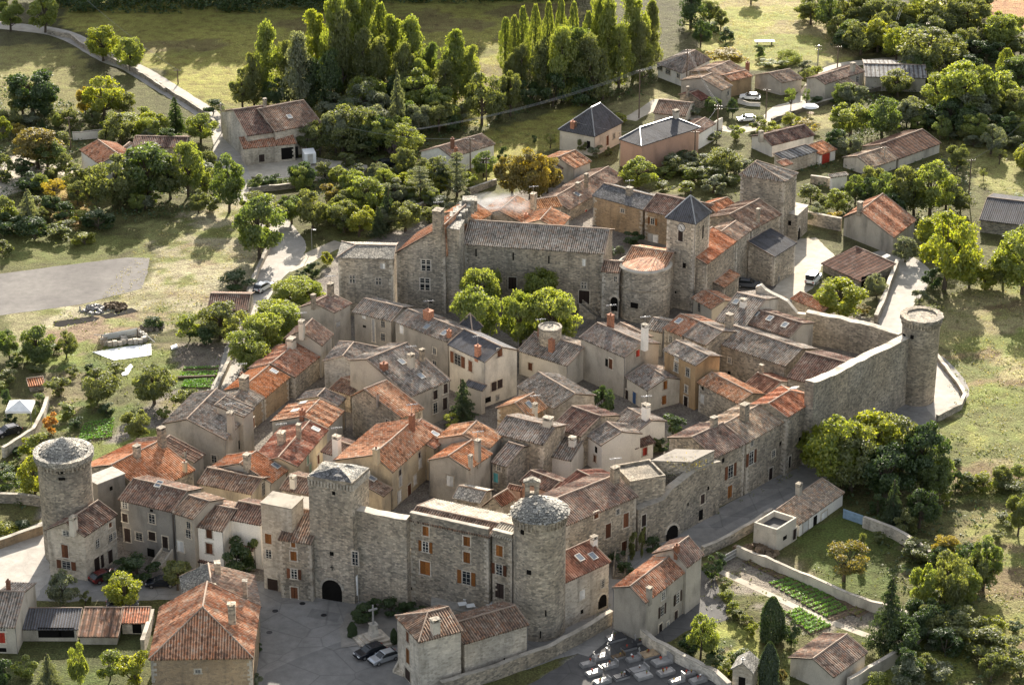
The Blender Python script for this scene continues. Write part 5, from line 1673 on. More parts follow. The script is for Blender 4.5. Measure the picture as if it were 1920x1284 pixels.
def clock():
    hit = wall_hit(HC, (373, 320))
    t, P, nn, d = hit
    nn = Vector((nn.x, nn.y, 0)).normalized(); d = Vector((d.x, d.y, 0)).normalized()
    m = MB()
    def disc(r0, z0, z1, mat, mb):
        a = [P + d * (r0 * math.cos(2 * math.pi * i / 20)) + UP * (r0 * math.sin(2 * math.pi * i / 20)) + nn * z0 for i in range(20)]
        mb.hexa(a, [q + nn * (z1 - z0) for q in a], mat)
    disc(.74, -.05, .075, 'iron', m); disc(.66, -.05, .09, 'sh_white', m); o = m.build('clock_face', HC.wall)
    m = MB()
    for k in range(12):
        an = math.pi * k / 6; q = P + d * (.5 * math.cos(an)) + UP * (.5 * math.sin(an)) + nn * .1
        m.box(q, d * .05, UP * .05, nn * .015, 'iron')
    for an, ll in ((2.3, .32), (-1.1, .45)):
        e = d * math.cos(an) + UP * math.sin(an)
        m.box(P + e * ll / 2 + nn * .105, e * ll / 2, nn.cross(e) * .05, nn * .015, 'iron')
    m.build('clock_hands', o)
    f = MB(); top = un(*px((455, 32)), HC.ze + 5.0); ap_ = (HC.hips[0][2]); f.tube([ap_ - UP * .3, ap_ + UP * 1.3], .06, 'iron', 6); f.sphere(ap_ + UP * .7, .16, .16, 'iron'); f.build('finial', HC.roof)
clock()
house('orange roofed house stretching right from the clock tower', (602, 650), (872, 440), ap=(700, 230), end=1, h=9.0, roof='orange', wall='stone', pitch=20, name='castle_lodging', cat='house')
house('tan roofed castle lodging with small skylights, middle of the slope', (872, 440), (1005, 342), ap=(925, 150), end=1, h=9.0, roof='tan', wall='stone', pitch=20, name='castle_lodging', cat='house')
house('brown roofed castle lodging with pipe chimney below the square keep', (1005, 342), (1275, 200), ap=(1085, 45), end=1, h=9.0, roof='brown', wall='stone', pitch=20, name='castle_lodging', cat='house', chim=[(1058, 265, 2.0, 'stone', .5)])
house('stone barn with dark grey pitched roof in front of the keep', (1208, 582), (1412, 458), ap=(1180, 300), end=1, base=(0, 855), roof='slate', wall='stone', mono=True, pitch=16, name='stone_barn', cat='barn', amp=.02, win=[(1245, 780, .6, .9, 'w')])
house('small orange house with stepped roof at the clock tower\'s right foot', (757, 862), (902, 742), ap=(815, 668), end=1, h=4.0, roof='mix', wall='stone', pitch=17)
Z(1280, 0)
house('square castle keep with low hipped tile roof, tallest tower in the background', (316, 985), (578, 1024), ap=(405, 912), quad=(652, 975), base=(1, 1374), roof='grey_tile', wall='stone', hip=(.42, .42), name='castle_keep', cat='tower', win=[(600, 1252, .8, 1.0, 'v')])
Z(1200, 360, 4.79)
block('lower stone annex with arched door right of the keep', (1290, 190), (1415, 215), base=(1, 445), p2=(1512, 125), wall='stone', name='keep_annex', cat='annex', top='mortar', win=[(1345, 280, .6, .9, 'v'), (1427, 375, .9, 2.4, 'a')])
Z(740, 320, 4.79)
house('small brown and orange roofed house behind the castle hall ridge', (1140, 470), (1300, 330), ap=(1105, 212), end=1, h=7.0, roof='mix', wall='stone', pitch=20, chim=[(1245, 345, 2.6, 'stone', .9, True)])
house('pink roofed house with white verge behind the castle hall', (1480, 530), (1580, 415), ap=(1425, 290), end=1, h=7.5, roof='mix', wall='pale', pitch=20, chim=[(1180, 430, .8, 'brick', .7)])
house('orange house with tall red chimney behind castle buttress', (745, 460), (880, 385), ap=(660, 240), end=0, h=8.0, roof='orange', wall='stone', pitch=20, chim=[(655, 265, 1.4, 'brick', 1.0, True)])
Z(1000, 200, 4.79)
house('long brown roofed house with pale left slope north of the castle', (322, 930), (830, 637), ap=(690, 512), end=1, base=(0, 1035), roof='tan', wall='stone', pitch=20, win=[(472, 960, .7, 1.5, 'sr')], chim=[(475, 720, 2.2, 'stone', .6), (400, 745, 1.0, 'stone', .7)], sky=[(395, 790)])
house('small red gabled roof beside the long brown house', (40, 925), (262, 890), ap=(120, 768), end=0, h=6.5, roof='orange', wall='stone', pitch=22)
house('long stone building with dark stone-slab roof north of the clock tower', (525, 800), (988, 925), ap=(592, 650), end=0, base=(1, 1190), roof='lauze_dark', wall='stone_warm', pitch=20, amp=.03, win=[(802, 935, .8, .7, 'w')], chim=[(862, 790, 1.0, 'stone', .9, True)])
house('stone building with brown tiles and orange shutter behind the clock tower', (988, 930), (1400, 1022), ap=(1055, 740), end=0, base=(0, 1200), roof='brown', wall='stone_warm', pitch=20, hip=(0, .25), win=[(1072, 1030, .8, 1.2, 'oo'), (1075, 1195, 2.0, 2.0, 'sw')])
house('orange roofed house tucked left of the keep', (1650, 965), (1842, 895), ap=(1790, 757), end=1, h=5.0, roof='orange', wall='stone', pitch=20)
# ================================================================ centre and south east of the village
Z(500, 680, 4.79)
house('orange roofed house with small grey side wall below the western row', (545, 588), (700, 432), ap=(530, 222), end=1, h=5.5, roof='mix', wall='pale', pitch=18, back=1.35, chim=[(322, 465, .8, 'brick', .8)], sky=[(330, 360), (258, 430)])
house('small grey and brown tiled rear part of the orange side-wall house', (642, 392), (714, 315), ap=(530, 222), end=1, h=5.2, roof='grey_tile', wall='ochre', pitch=18, name='house_wing')
house('yellow walled house with green shutters and chimney casting a long shadow', (278, 932), (557, 600), ap=(405, 480), end=1, h=5.6, roof='mix', wall='ochre', pitch=19, back=1.6, chim=[(290, 660, 1.6, 'stone', .6), (135, 730, 1.6, 'stone', 1.0, True)], sky=[(440, 598)], win=[(368, 870, .8, 1.4, 'sg'), (390, 950, .9, 1.4, 'sg'), (462, 865, .8, 1.5, 'sb')])
house('small dark striped roof house with white chimney in the centre', (482, 795), (700, 862), ap=(545, 645), end=0, h=5.0, roof='brown', wall='white', pitch=17, chim=[(632, 820, 2.6, 'white', .9, True)])
house('large sunlit ochre house with orange tiles behind the gate tower', (595, 875), (1130, 985), ap=(955, 828), quad=(1505, 655), base=(1, 1330), roof='mix', wall='ochre', win=[(1195, 985, .6, .9, 'sd'), (1370, 830, .6, .9, 'sd'), (1440, 750, .6, .9, 'sd'), (1280, 1150, 1.1, 2.2, 'db'), (1200, 1060, .8, 1.6, 'sw'), (1190, 1200, 1.0, 1.8, 'sw'), (1375, 900, .9, 1.6, 'sw'), (1330, 1050, .9, 1.5, 'sw'), (1440, 990, .8, 1.4, 'sw')],
      chim=[(1305, 600, 2.4, 'brick', .8, True), (985, 850, 1.4, 'ochre', .8)])
house('brown tiled rear wing of the large ochre house with skylight', (1512, 775), (1658, 648), ap=(1425, 445), end=1, h=5.5, roof='mix', wall='ochre', pitch=18, name='house_wing', sky=[(1510, 640)])
house('brown roofed low wing with skylight right behind the gate tower', (1050, 1200), (1135, 1130), ap=(835, 865), end=1, h=4.5, roof='brown', wall='ochre', pitch=18, name='house_wing', sky=[(945, 1040)])
house('dark striped roof with white capped chimney left of the gate tower', (115, 1132), (392, 1190), ap=(180, 985), end=0, h=5.2, roof='brown', wall='stone', pitch=17, chim=[(240, 1120, 1.5, 'pale', .7)])
Z(780, 680, 4.79)
house('bright orange roofed house with grey gable and white panel', (103, 872), (478, 962), ap=(287, 838), quad=(692, 815), base=(1, 1290), roof='orange', wall='grey', win=[(307, 1060, 1.1, 1.7, 'sw')], chim=[(575, 660, 2.2, 'brick', .7, True), (490, 940, 1.6, 'grey', .5), (555, 880, 3.0, 'grey', .7, True)])
house('pinkish roofed rear part of the bright orange house', (655, 775), (785, 648), ap=(615, 395), end=1, h=6.3, roof='mix', wall='grey', pitch=19, name='house_wing')
house('long dark grey striped roof house behind the orange gabled house', (700, 632), (1142, 738), ap=(1212, 548), end=1, h=6.5, roof='grey_tile', wall='stone', pitch=18, chim=[(1185, 560, .9, 'pale', 1.1)], win=[(945, 850, .6, .8, 'w')])
house('small dark striped roof with turquoise shuttered window', (672, 893), (812, 936), ap=(770, 660), end=0, base=(0, 1150), roof='grey_tile', wall='stone', pitch=18, win=[(718, 1030, .8, 1.5, 'st'), (745, 945, .7, .8, 'w')])
house('dark roof with scattered white tiles and white end wall', (1140, 825), (1395, 880), ap=(1220, 612), end=0, base=(0, 1000), roof='grey_tile', wall='white', pitch=18, chim=[(1405, 740, 1.0, 'white', .8)], sky=[(1262, 730)])
house('low dark roof over the inner yard behind the domed tower', (930, 1060), (1200, 1160), ap=(968, 905), end=0, h=4.3, roof='brown', wall='pink_wall', pitch=16)
house('dark red and black striped roof with skylight behind the domed tower', (1225, 1142), (1460, 1255), ap=(1390, 890), end=0, h=5.0, roof='red', wall='stone', pitch=17, sky=[(1345, 1125)])
house('dark striped roof with orange tile line behind brown-door house', (1470, 1100), (1640, 1160), ap=(1500, 935), end=0, h=5.0, roof='brown', wall='stone', pitch=17)
house('brown roofed house tucked between stone-verged house and white gable', (1215, 570), (1478, 665), ap=(1390, 378), end=0, h=5.5, roof='brown', wall='stone', pitch=18)
house('stone house with grey tiles edged by white stone slabs', (905, 215), (1237, 412), ap=(1420, 262), end=1, base=(1, 690), roof='grey_tile', wall='stone_pale', pitch=19)
house('house with rusty red front slope and stone chimney stub', (712, 405), (1012, 496), ap=(885, 362), quad=(1185, 400), h=5.0, roof='mix', wall='stone_warm', chim=[(1068, 450, 1.2, 'pale', .6, True)], sky=[(1018, 378)])
house('large white house with grey striped roof above the domed tower', (1522, 653), (1660, 744), ap=(1832, 590), end=1, base=(1, 1010), roof='grey_tile', wall='white', pitch=19, win=[(1608, 860, .6, 1.1, 'sb'), (1618, 780, .6, 1.0, 'v')])
house('small stone-slab hut roof just behind the shuttered facade', (325, 1212), (578, 1262), ap=(445, 1135), end=0, h=5.0, roof='lauze', wall='stone', pitch=20, name='stone_hut', cat='hut', amp=.03)
house('small red gabled roof behind the shuttered facade', (588, 1290), (768, 1292), ap=(692, 1208), quad=(900, 1215), h=6.0, roof='red', wall='stone')
house('low pink tiled lean-to beside the turquoise shutter', (815, 1125), (945, 1150), ap=(840, 1088), end=0, h=3.2, roof='red', wall='pink_wall', mono=True, pitch=16, name='lean_to', cat='lean-to')
Z(500, 680, 4.79)
house('low dark roofed courtyard building under the small pale gable', (560, 232), (748, 292), ap=(840, 172), end=1, h=3.2, roof='brown', wall='stone', pitch=14)
Z(1140, 660, 4.79)
house('low brown tiled shed between white lean-to and grey annex', (120, 1145), (255, 1100), ap=(205, 1035), end=1, h=4.5, roof='brown', wall='ochre', pitch=18, name='shed', cat='shed')
# ================================================================ houses outside the walls, far side
Z(1200, 80, 4.79)
house('white hipped bungalow with grey roof beside the dark poplars', (148, 190), (378, 277), ap=(445, 92), quad=(640, 152), base=(1, 400), roof='grey_tile', wall='white', hip=(.4, .4), name='bungalow', coarse=True,
      win=[(180, 225, 1.6, 1.1, 'w'), (252, 262, 1.6, 1.1, 'w'), (345, 300, 1.0, 1.0, 'w'), (450, 275, .5, .7, 'w'), (475, 270, .5, .7, 'w'), (508, 262, .6, .8, 'w')])
house('low tan house with two ridges behind the red-roofed house', (735, 335), (950, 248), ap=(790, 195), end=1, h=3.6, roof='tan', wall='stone_warm', pitch=16, chim=[(965, 235, 1.3, 'brick', .7)])
house('dark sided tan-roofed cottage just behind the red roof', (735, 432), (836, 388), ap=(640, 285), end=1, h=4.0, roof='tan', wall='grey', pitch=17, win=[(790, 455, .8, 1.0, 'w')])
house('cottage with bright red tile roof and dark chimney in the hamlet', (545, 522), (767, 437), ap=(450, 448), end=0, base=(0, 600), roof='red', wall='stone', pitch=18, chim=[(662, 480, 1.6, 'brick', .7), (428, 450, .9, 'stone', .5)])
house('tan walled farm building with low pale roof beside the white car', (818, 347), (1018, 300), ap=(952, 250), end=1, h=3.6, roof='mix', wall='brown_wall', pitch=15, name='farm_building')
house('grey gabled farmhouse with brown tiles in the hamlet centre', (1020, 293), (1272, 362), ap=(1152, 275), quad=(1467, 325), base=(1, 480), roof='tan', wall='grey', name='farmhouse')
house('small brown roofed house by the dirt track, left of the slate houses', (118, 633), (412, 662), ap=(190, 522), end=0, base=(0, 710), roof='brown', wall='pale', pitch=17)
house('long white house with patched brown roof in the hamlet foreground', (1182, 925), (1576, 830), ap=(1470, 748), end=1, base=(0, 1035), roof='brown', wall='white', pitch=19, chim=[(1085, 850, .9, 'pale', .7)], name='farmhouse')
house('dark flat lean-to roof along the long white house', (1300, 1060), (1600, 975), ap=(1200, 985), end=0, h=2.8, roof='sheet', wall='stone_pale', mono=True, pitch=7, name='lean_to', cat='lean-to')
house('orange tiled garage with red doors beside the long white house', (1615, 1010), (1772, 958), ap=(1480, 935), end=0, base=(0, 1105), roof='orange', wall='white', mono=True, pitch=12, name='garage', cat='garage', win=[(1667, 1045, 2.2, 2.2, 'Gr')])
house('tiny pink roofed outbuilding behind the square keep', (1290, 1112), (1378, 1085), ap=(1235, 1048), end=0, h=2.5, roof='mix', wall='pale', mono=True, pitch=10, name='outbuilding', cat='shed')
Z(1280, 0)
house('tall brown roofed house with white gable window at hamlet\'s right', (800, 475), (1025, 402), ap=(975, 357), end=1, base=(1, 495), roof='tan', wall='pale', pitch=18, name='farmhouse', win=[(982, 445, .9, 1.4, 'w')], chim=[(955, 400, 1.4, 'pale', .8)])
house('grey gabled barn in front of the tall brown roofed house', (757, 458), (905, 500), ap=(838, 447), quad=(995, 483), base=(1, 560), roof='tan', wall='grey', name='barn', cat='barn', win=[(955, 525, 2.0, 1.8, 'G')])
house('long pale corrugated shed at the hamlet\'s right end', (1025, 432), (1375, 440), ap=(1110, 352), end=0, h=3.2, roof='sheet', wall='pale', pitch=9, name='long_shed', cat='shed', amp=.04)
house('long stone barn with rusty striped metal roof', (1215, 895), (1456, 806), ap=(1355, 720), end=1, base=(0, 950), roof='rust', wall='pale', pitch=19, name='barn', cat='barn', amp=.04)
house('front half of the long barn with tan tiles and concrete post', (1060, 945), (1213, 895), ap=(1150, 808), end=1, base=(0, 1000), roof='tan', wall='pale', pitch=19, name='barn', cat='barn')
house('small white shed with pale roof below the long barn', (835, 1000), (935, 985), ap=(945, 945), end=1, h=2.6, roof='pale_roof', wall='white', mono=True, pitch=10, name='shed', cat='shed')
Z(0, 0, 1)
house('gabled house with reddish brown tiles on the right, above the rusty barn', (1579, 408), (1676, 446), ap=(1612, 396), quad=(1719, 412), base=(1, 480), roof='mix', wall='pale', name='farmhouse', chim=[(1612, 394, 1.2, 'stone', .8)])
house('dark corrugated barn at the right edge of the photo', (1836, 412), (1965, 428), ap=(1846, 368), end=0, base=(0, 436), roof='slate', wall='stone', pitch=14, name='barn', cat='barn', amp=.05)
Z(1280, 428)
house('big low barn with rusty metal roof near the right round tower', (778, 198), (1002, 300), ap=(940, 30), end=0, base=(1, 345), roof='rust', wall='stone', mono=True, pitch=9, name='barn', cat='barn', amp=.04, win=[(1040, 300, 3.0, 2.4, 'v')], sky=[(1145, 160)])
house('small orange tiled shed beside the bush and the curved gable', (605, 395), (790, 470), ap=(640, 325), end=0, h=2.4, roof='mix', wall='stone', mono=True, pitch=14, name='shed', cat='shed')
Z(1000, 200, 4.79)
house('grey mansard house with steep slate roof and two dormers', (222, 207), (552, 272), ap=(520, 10), quad=(806, 142), base=(1, 455), roof='slate', wall='pale', hip=(.38, .3), name='slate_house', amp=.01, ridge_mat='metal',
      win=[(665, 305, .9, 2.0, 'db'), (724, 265, .7, 1.0, 'w'), (495, 345, .8, 1.6, 'v'), (775, 250, .6, .9, 'w')], chim=[(355, 180, 1.0, 'brick', .8)])
house('long house with slate roof and pinkish end wall', (768, 292), (970, 356), ap=(955, 190), quad=(1500, 188), base=(1, 600), roof='slate', wall='pink_wall', hip=(.3, .12), name='slate_house', amp=.01, ridge_mat='metal', chim=[(1280, 100, 1.2, 'pale', .9)])
house('small tan roofed extension at the right end of the long slate house', (1490, 240), (1640, 152), ap=(1545, 97), end=1, h=3.5, roof='tan', wall='white', pitch=18, name='house_wing')
house('low house with brown roof and pale garage door by the bronze tree', (368, 556), (527, 490), ap=(390, 370), end=1, h=3.6, roof='mix', wall='pale', pitch=17)
house('lean-to with white door attached to the low brown roofed house', (255, 556), (370, 512), ap=(170, 462), end=0, h=3.0, roof='brown', wall='pale', mono=True, pitch=16, name='lean_to', cat='lean-to', win=[(300, 590, 1.6, 2.0, 'dw')])
Z(640, 0)
house('white bungalow with grey-brown tiles and pale left slope behind the cedars', (440, 852), (622, 886), ap=(545, 828), quad=(868, 810), base=(1, 985), roof='tan', wall='white', name='bungalow', win=[(532, 908, 1.6, 1.0, 'w')], chim=[(625, 810, 1.0, 'brick', .6), (645, 870, 1.3, 'brick', .5)])
Z(0, 0)
house('left half of the big reddish farmhouse by the curving road', (1390, 765), (1560, 740), ap=(1470, 600), end=1, h=5.5, roof='brown', wall='stone_pale', pitch=19, name='farmhouse', sky=[])
house('right half of the big reddish farmhouse with small skylight', (1548, 742), (1810, 690), ap=(1480, 590), end=0, h=5.8, roof='brown', wall='stone_pale', pitch=19, name='farmhouse', sky=[(1628, 658)], chim=[(1490, 590, .9, 'stone', .5)])
house('low farm shed with orange-brown tiles and dark open doorway', (1367, 838), (1668, 806), ap=(1348, 772), end=0, base=(0, 935), roof='mix', wall='stone_pale', mono=True, pitch=16, name='farm_shed', cat='shed', win=[(1630, 862, 3.4, 2.4, 'v'), (1472, 890, 1.1, 1.5, 'd')])
house('pinkish roofed house among the trees at far left', (447, 845), (560, 925), ap=(600, 752), end=1, h=4.6, roof='mix', wall='white', pitch=19)
house('tan roofed wing facing right on the pinkish roofed house', (620, 905), (745, 805), ap=(690, 840), end=0, h=4.3, roof='tan', wall='white', pitch=18, name='house_wing')
house('long low brown roofed building behind the left trees', (742, 825), (1040, 832), ap=(1046, 770), end=1, h=3.0, roof='brown', wall='stone', pitch=16, name='outbuilding', cat='shed')
block('small flat stone cabin with square window behind the long low roof', (812, 720), (935, 714), depth=3, base=(1, 772), wall='stone_warm', name='stone_cabin', cat='cabin', top='mortar', win=[(862, 742, .9, .8, 'w')])
Z(0, 428)
house('tiny garden hut with orange roof among the left gardens', (160, 890), (256, 877), ap=(150, 845), end=0, base=(0, 925), roof='orange', wall='stone', mono=True, pitch=15, name='garden_hut', cat='shed')
Z(1280, 856)
house('long cottage with grey-brown tiles beside the rampart street', (655, 383), (912, 200), ap=(790, 110), end=1, base=(0, 455), roof='tan', wall='white', mono=True, pitch=17, name='cottage', win=[(690, 390, 1.4, 1.5, 'sw'), (795, 335, 1.6, 1.5, 'sw'), (745, 360, 1.0, 1.6, 'v')], chim=[(652, 212, 1.4, 'pale', .7)])
block('roofless walled annex at the near end of the grey-tiled cottage', (400, 400), (528, 442), base=(1, 540), p2=(640, 372), wall='pale', name='stone_annex', cat='annex', top='asphalt_dark', parapet=.9, win=[(575, 455, .9, .6, 'v'), (628, 435, .8, 1.7, 'd')])
house('stone garden house with two-tone tiles at bottom right', (592, 1128), (850, 1240), ap=(732, 1135), quad=(1043, 1098), base=(1, 1345), roof='tan', wall='pale', name='garden_house')
# ================================================================ ground
Z(0, 0, 1)
MEAD, DRY, STRAW, SOIL, DARKG, LAWN = (0.29, 0.27, 0.07), (0.28, 0.25, 0.11), (0.37, 0.33, 0.20), (0.26, 0.19, 0.12), (0.10, 0.11, 0.04), (0.105, 0.13, 0.035)
zone([(-200, -60), (2200, -60), (2200, 140), (-200, 140)], (0.10, 0.095, 0.04), 4)
zone([(80, -40), (1090, -40), (1010, 120), (930, 140), (880, 240), (440, 250), (400, 200), (260, 110), (120, 55)], MEAD, 3)
zone([(-50, 85), (150, 90), (200, 160), (140, 230), (60, 190), (-50, 200)], (0.22, 0.205, 0.07), 2)
zone([(1290, -40), (1490, -40), (1590, 105), (1560, 125), (1330, 125), (1300, 60)], (0.33, 0.31, 0.095), 2)
zone([(1820, -20), (1990, -20), (1990, 40), (1870, 60)], (0.42, 0.24, 0.11), 2)
zone([(860, 260), (1000, 215), (1090, 195), (1060, 270), (1000, 290), (930, 350), (880, 350)], MEAD, 1.5)
zone([(1130, 200), (1240, 160), (1260, 200), (1180, 225)], (0.30, 0.27, 0.12), 1)
zone([(1490, 200), (1560, 175), (1580, 235), (1530, 245), (1430, 200)], (0.30, 0.27, 0.12), 1)
zone([(1440, 205), (1560, 170), (1640, 170), (1600, 185), (1460, 215)], LAWN, 1)
zone([(280, 430), (380, 390), (490, 365), (495, 430), (475, 545), (260, 650), (190, 560), (290, 500)], STRAW, 2)
zone([(0, 430), (130, 420), (280, 450), (190, 490), (0, 500)], (0.15, 0.16, 0.05), 2)
zone([(0, 580), (300, 540), (340, 600), (140, 660), (0, 640)], (0.28, 0.255, 0.13), 2)
zone([(95, 605), (260, 580), (300, 610), (200, 640), (140, 665), (90, 650)], SOIL, 1.2)
zone([(80, 660), (280, 640), (330, 650), (310, 720), (200, 730), (100, 700)], (0.17, 0.19, 0.05), 1.5)
zone([(310, 645), (430, 640), (425, 710), (330, 705)], (0.23, 0.195, 0.15), .8)
zone([(85, 740), (330, 730), (420, 740), (330, 810), (200, 870), (90, 850)], (0.15, 0.15, 0.06), 1)
zone([(600, 420), (830, 380), (850, 420), (640, 480)], (0.19, 0.19, 0.07), 1.5)
zone([(75, 960), (200, 820), (560, 560), (640, 470), (880, 380), (1100, 330), (1420, 400), (1500, 460), (1500, 560), (1700, 620), (1700, 750), (1500, 870), (1200, 1020), (1050, 1190), (700, 1120), (100, 1080)], (0.25, 0.22, 0.185), .5)
zone([(1500, 390), (1700, 330), (1780, 400), (1760, 520), (1640, 520), (1500, 500)], (0.15, 0.145, 0.065), 1.5)
zone([(1755, 560), (1990, 520), (1990, 960), (1800, 890), (1800, 760), (1750, 680)], (0.27, 0.25, 0.10), 2.5)
zone([(1770, 690), (1830, 760), (1990, 800), (1990, 900), (1800, 900), (1800, 760)], (0.24, 0.26, 0.07), 2.5)
zone([(1800, 910), (1990, 900), (1990, 1400), (1880, 1300), (1850, 1100)], (0.24, 0.22, 0.09), 2)
zone([(1800, 260), (1990, 240), (1990, 370), (1850, 365)], (0.27, 0.26, 0.09), 2)
zone([(1460, 990), (1640, 960), (1750, 1045), (1640, 1120), (1560, 1100)], LAWN, 1)
zone([(1340, 1040), (1400, 1035), (1730, 1170), (1690, 1200), (1560, 1190), (1440, 1160), (1350, 1100)], (0.27, 0.235, 0.185), .6)
zone([(1310, 1160), (1420, 1185), (1430, 1230), (1350, 1240), (1300, 1200)], (0.33, 0.34, 0.09), .8)  # sunlit garden patch painted as brighter ground colour
zone([(1700, 1180), (1800, 1130), (1850, 1290), (1600, 1290)], (0.25, 0.27, 0.07), 1.5)
zone([(1070, 1230), (1140, 1180), (1210, 1190), (1370, 1290), (1000, 1300)], (0.21, 0.195, 0.17), .5)
zone([(30, 1180), (280, 1170), (280, 1300), (0, 1300)], DARKG, 1)  # shade of sheds and trees put into the ground colour
zone([(120, 1250), (200, 1245), (200, 1300), (110, 1300)], LAWN, .6)  # small sunlit patch put into the ground colour
zone([(1250, 290), (1400, 290), (1410, 340), (1260, 360), (1210, 330)], (0.20, 0.19, 0.07), 1)
zone([(0, 300), (60, 285), (140, 310), (60, 340), (0, 375)], (0.42, 0.37, 0.30), .8)
zone([(85, 335), (150, 330), (180, 400), (140, 430), (90, 400)], (0.36, 0.25, 0.08), 1)
def blobs(poly, n, cols, seed, r0=(2, 6)):
    R = random.Random(seed); P = [un(*p) for p in poly]
    x0, x1 = min(p.x for p in P), max(p.x for p in P); y0, y1 = min(p.y for p in P), max(p.y for p in P)
    k = 0
    while k < n:
        q = Vector((R.uniform(x0, x1), R.uniform(y0, y1), 0))
        if not inside(q, P): continue
        k += 1
        rr = R.uniform(*r0); st = R.uniform(1, 2.2)
        B = [q + Vector((rr * st * math.cos(a * .785), rr * math.sin(a * .785), 0)) * R.uniform(.7, 1.2) for a in range(8)]
        ZONES.append((B, R.choice(cols), 1.6, (q.x - 20, q.x + 20, q.y - 20, q.y + 20)))
blobs([(1765, 560), (1990, 520), (1990, 1290), (1880, 1290), (1800, 900), (1750, 690)], 60, [(0.20, 0.22, 0.06), (0.33, 0.29, 0.14), (0.22, 0.17, 0.085), (0.26, 0.26, 0.08), (0.17, 0.18, 0.06)], 1)
blobs([(100, -40), (1090, -40), (1000, 120), (880, 240), (440, 250), (260, 110)], 40, [(0.21, 0.20, 0.06), (0.27, 0.26, 0.07), (0.22, 0.185, 0.07)], 2, (3, 8))
blobs([(280, 430), (490, 365), (475, 545), (260, 650), (80, 640), (90, 590), (280, 540)], 34, [(0.42, 0.38, 0.24), (0.24, 0.24, 0.09), (0.30, 0.25, 0.14), (0.19, 0.20, 0.06)], 3, (1.2, 3.5))
blobs([(0, 640), (330, 640), (420, 740), (200, 880), (0, 960)], 40, [(0.20, 0.23, 0.055), (0.12, 0.15, 0.04), (0.22, 0.19, 0.10), (0.10, 0.10, 0.04)], 4, (1.2, 4))
blobs([(1290, -40), (1490, -40), (1590, 105), (1330, 125)], 22, [(0.36, 0.33, 0.12), (0.27, 0.28, 0.075), (0.32, 0.27, 0.12)], 5, (2, 6))
blobs([(1340, 1040), (1760, 1000), (1740, 1190), (1560, 1290), (1290, 1220)], 26, [(0.13, 0.13, 0.045), (0.20, 0.17, 0.10), (0.10, 0.12, 0.035)], 6, (1, 2.5))
BASEG = (0.125, 0.122, 0.045)
def make_ground():
    xs = [-6000, -1500, -400, -220] + [-150 + 1.3 * i for i in range(247)] + [240, 420, 1500, 6000]
    ys = [-800, 150, 250] + [276 + 1.3 * i for i in range(285)] + [660, 720, 900, 1500, 8000]
    V, Cc = [], []
    for y in ys:
        for x in xs:
            V.append((x, y, 0.0))
            col = BASEG
            for P, c, rough, bb in ZONES:
                if bb[0] < x < bb[1] and bb[2] < y < bb[3]:
                    q = Vector((x + rough * 2 * noise.noise(Vector((x * .12, y * .12, 1.7))) + rough * .8 * noise.noise(Vector((x * .5, y * .5, 4))),
                                y + rough * 2.6 * noise.noise(Vector((x * .12, y * .12, 9.2))) + rough * noise.noise(Vector((x * .5, y * .5, 7))), 0))
                    if inside(q, P): col = c
            Cc.append(col)
    nx = len(xs)
    F = [(j * nx + i, j * nx + i + 1, (j + 1) * nx + i + 1, (j + 1) * nx + i) for j in range(len(ys) - 1) for i in range(nx - 1)]
    me = bpy.data.meshes.new('ground')
    me.from_pydata(V, [], F)
    at = me.color_attributes.new('zone', 'FLOAT_COLOR', 'POINT')
    at.data.foreach_set('color', [k for c in Cc for k in (*c, 1.0)])
    me.materials.append(MAT['ground'])
    o = bpy.data.objects.new('ground', me)
    C.objects.link(o)
    tag(o, 'dry grassland and meadows around the walled village', 'ground', None, 'structure')
make_ground()
# ---- roads and hard surfaces
sheet('plaza', 'grey asphalt square in front of the gate tower', [(90, 1080), (330, 1085), (500, 1090), (640, 1100), (960, 1150), (1060, 1205), (1160, 1125), (1170, 1150), (1080, 1225), (880, 1290), (480, 1300), (478, 1120), (130, 1128), (60, 1125)], 'asphalt', 0.012)
sheet('forecourt', 'asphalt forecourt left of the corner tower, sunlight painted into its colour', [(-60, 1010), (30, 1000), (85, 975), (95, 1085), (62, 1127), (-60, 1130)], 'asphalt_pale', 0.020)  # same asphalt as the plaza, painted paler for the sunlight on it
sheet('gravel_lot', 'grey gravel parking field at left', [(-60, 522), (100, 500), (236, 483), (281, 484), (276, 512), (266, 541), (150, 571), (-60, 600)], 'gravel', 0.012, .1)
sheet('forecourt', 'dusty farmyard beside the reddish farmhouse', [(455, 310), (500, 300), (590, 295), (690, 310), (680, 330), (560, 342), (455, 330)], 'dust', 0.012)
road_strip('road', 'pale road curving down from the top left corner', [(-30, 45, 5), (40, 52, 5), (100, 60, 5), (145, 76, 5), (205, 110, 5), (250, 128, 5), (300, 158, 5.2), (345, 186, 5), (385, 212, 5), (412, 240, 5), (428, 268, 6), (430, 300, 6), (450, 345, 5.5), (500, 400, 5.5), (530, 440, 6), (535, 462, 7.5), (522, 492, 7), (500, 522, 5.5), (482, 556, 4.5), (462, 605, 4), (440, 660, 3.6), (425, 708, 3.4), (395, 745, 3)], 'asphalt_pale', 0.024)
road_strip('lane', 'narrow lane forking towards the castle trees', [(530, 505, 4), (560, 492, 4), (595, 475, 3.5), (640, 455, 3.5)], 'dust', 0.016)
road_strip('road', 'grey street along the foot of the right rampart', [(1060, 1218, 7), (1120, 1160, 7.5), (1180, 1085, 7.5), (1230, 1050, 7.5), (1320, 1003, 8), (1420, 952, 8), (1510, 900, 8), (1600, 845, 8), (1690, 790, 8), (1740, 765, 8), (1775, 735, 7), (1768, 705, 6), (1740, 670, 5)], 'asphalt', 0.016)
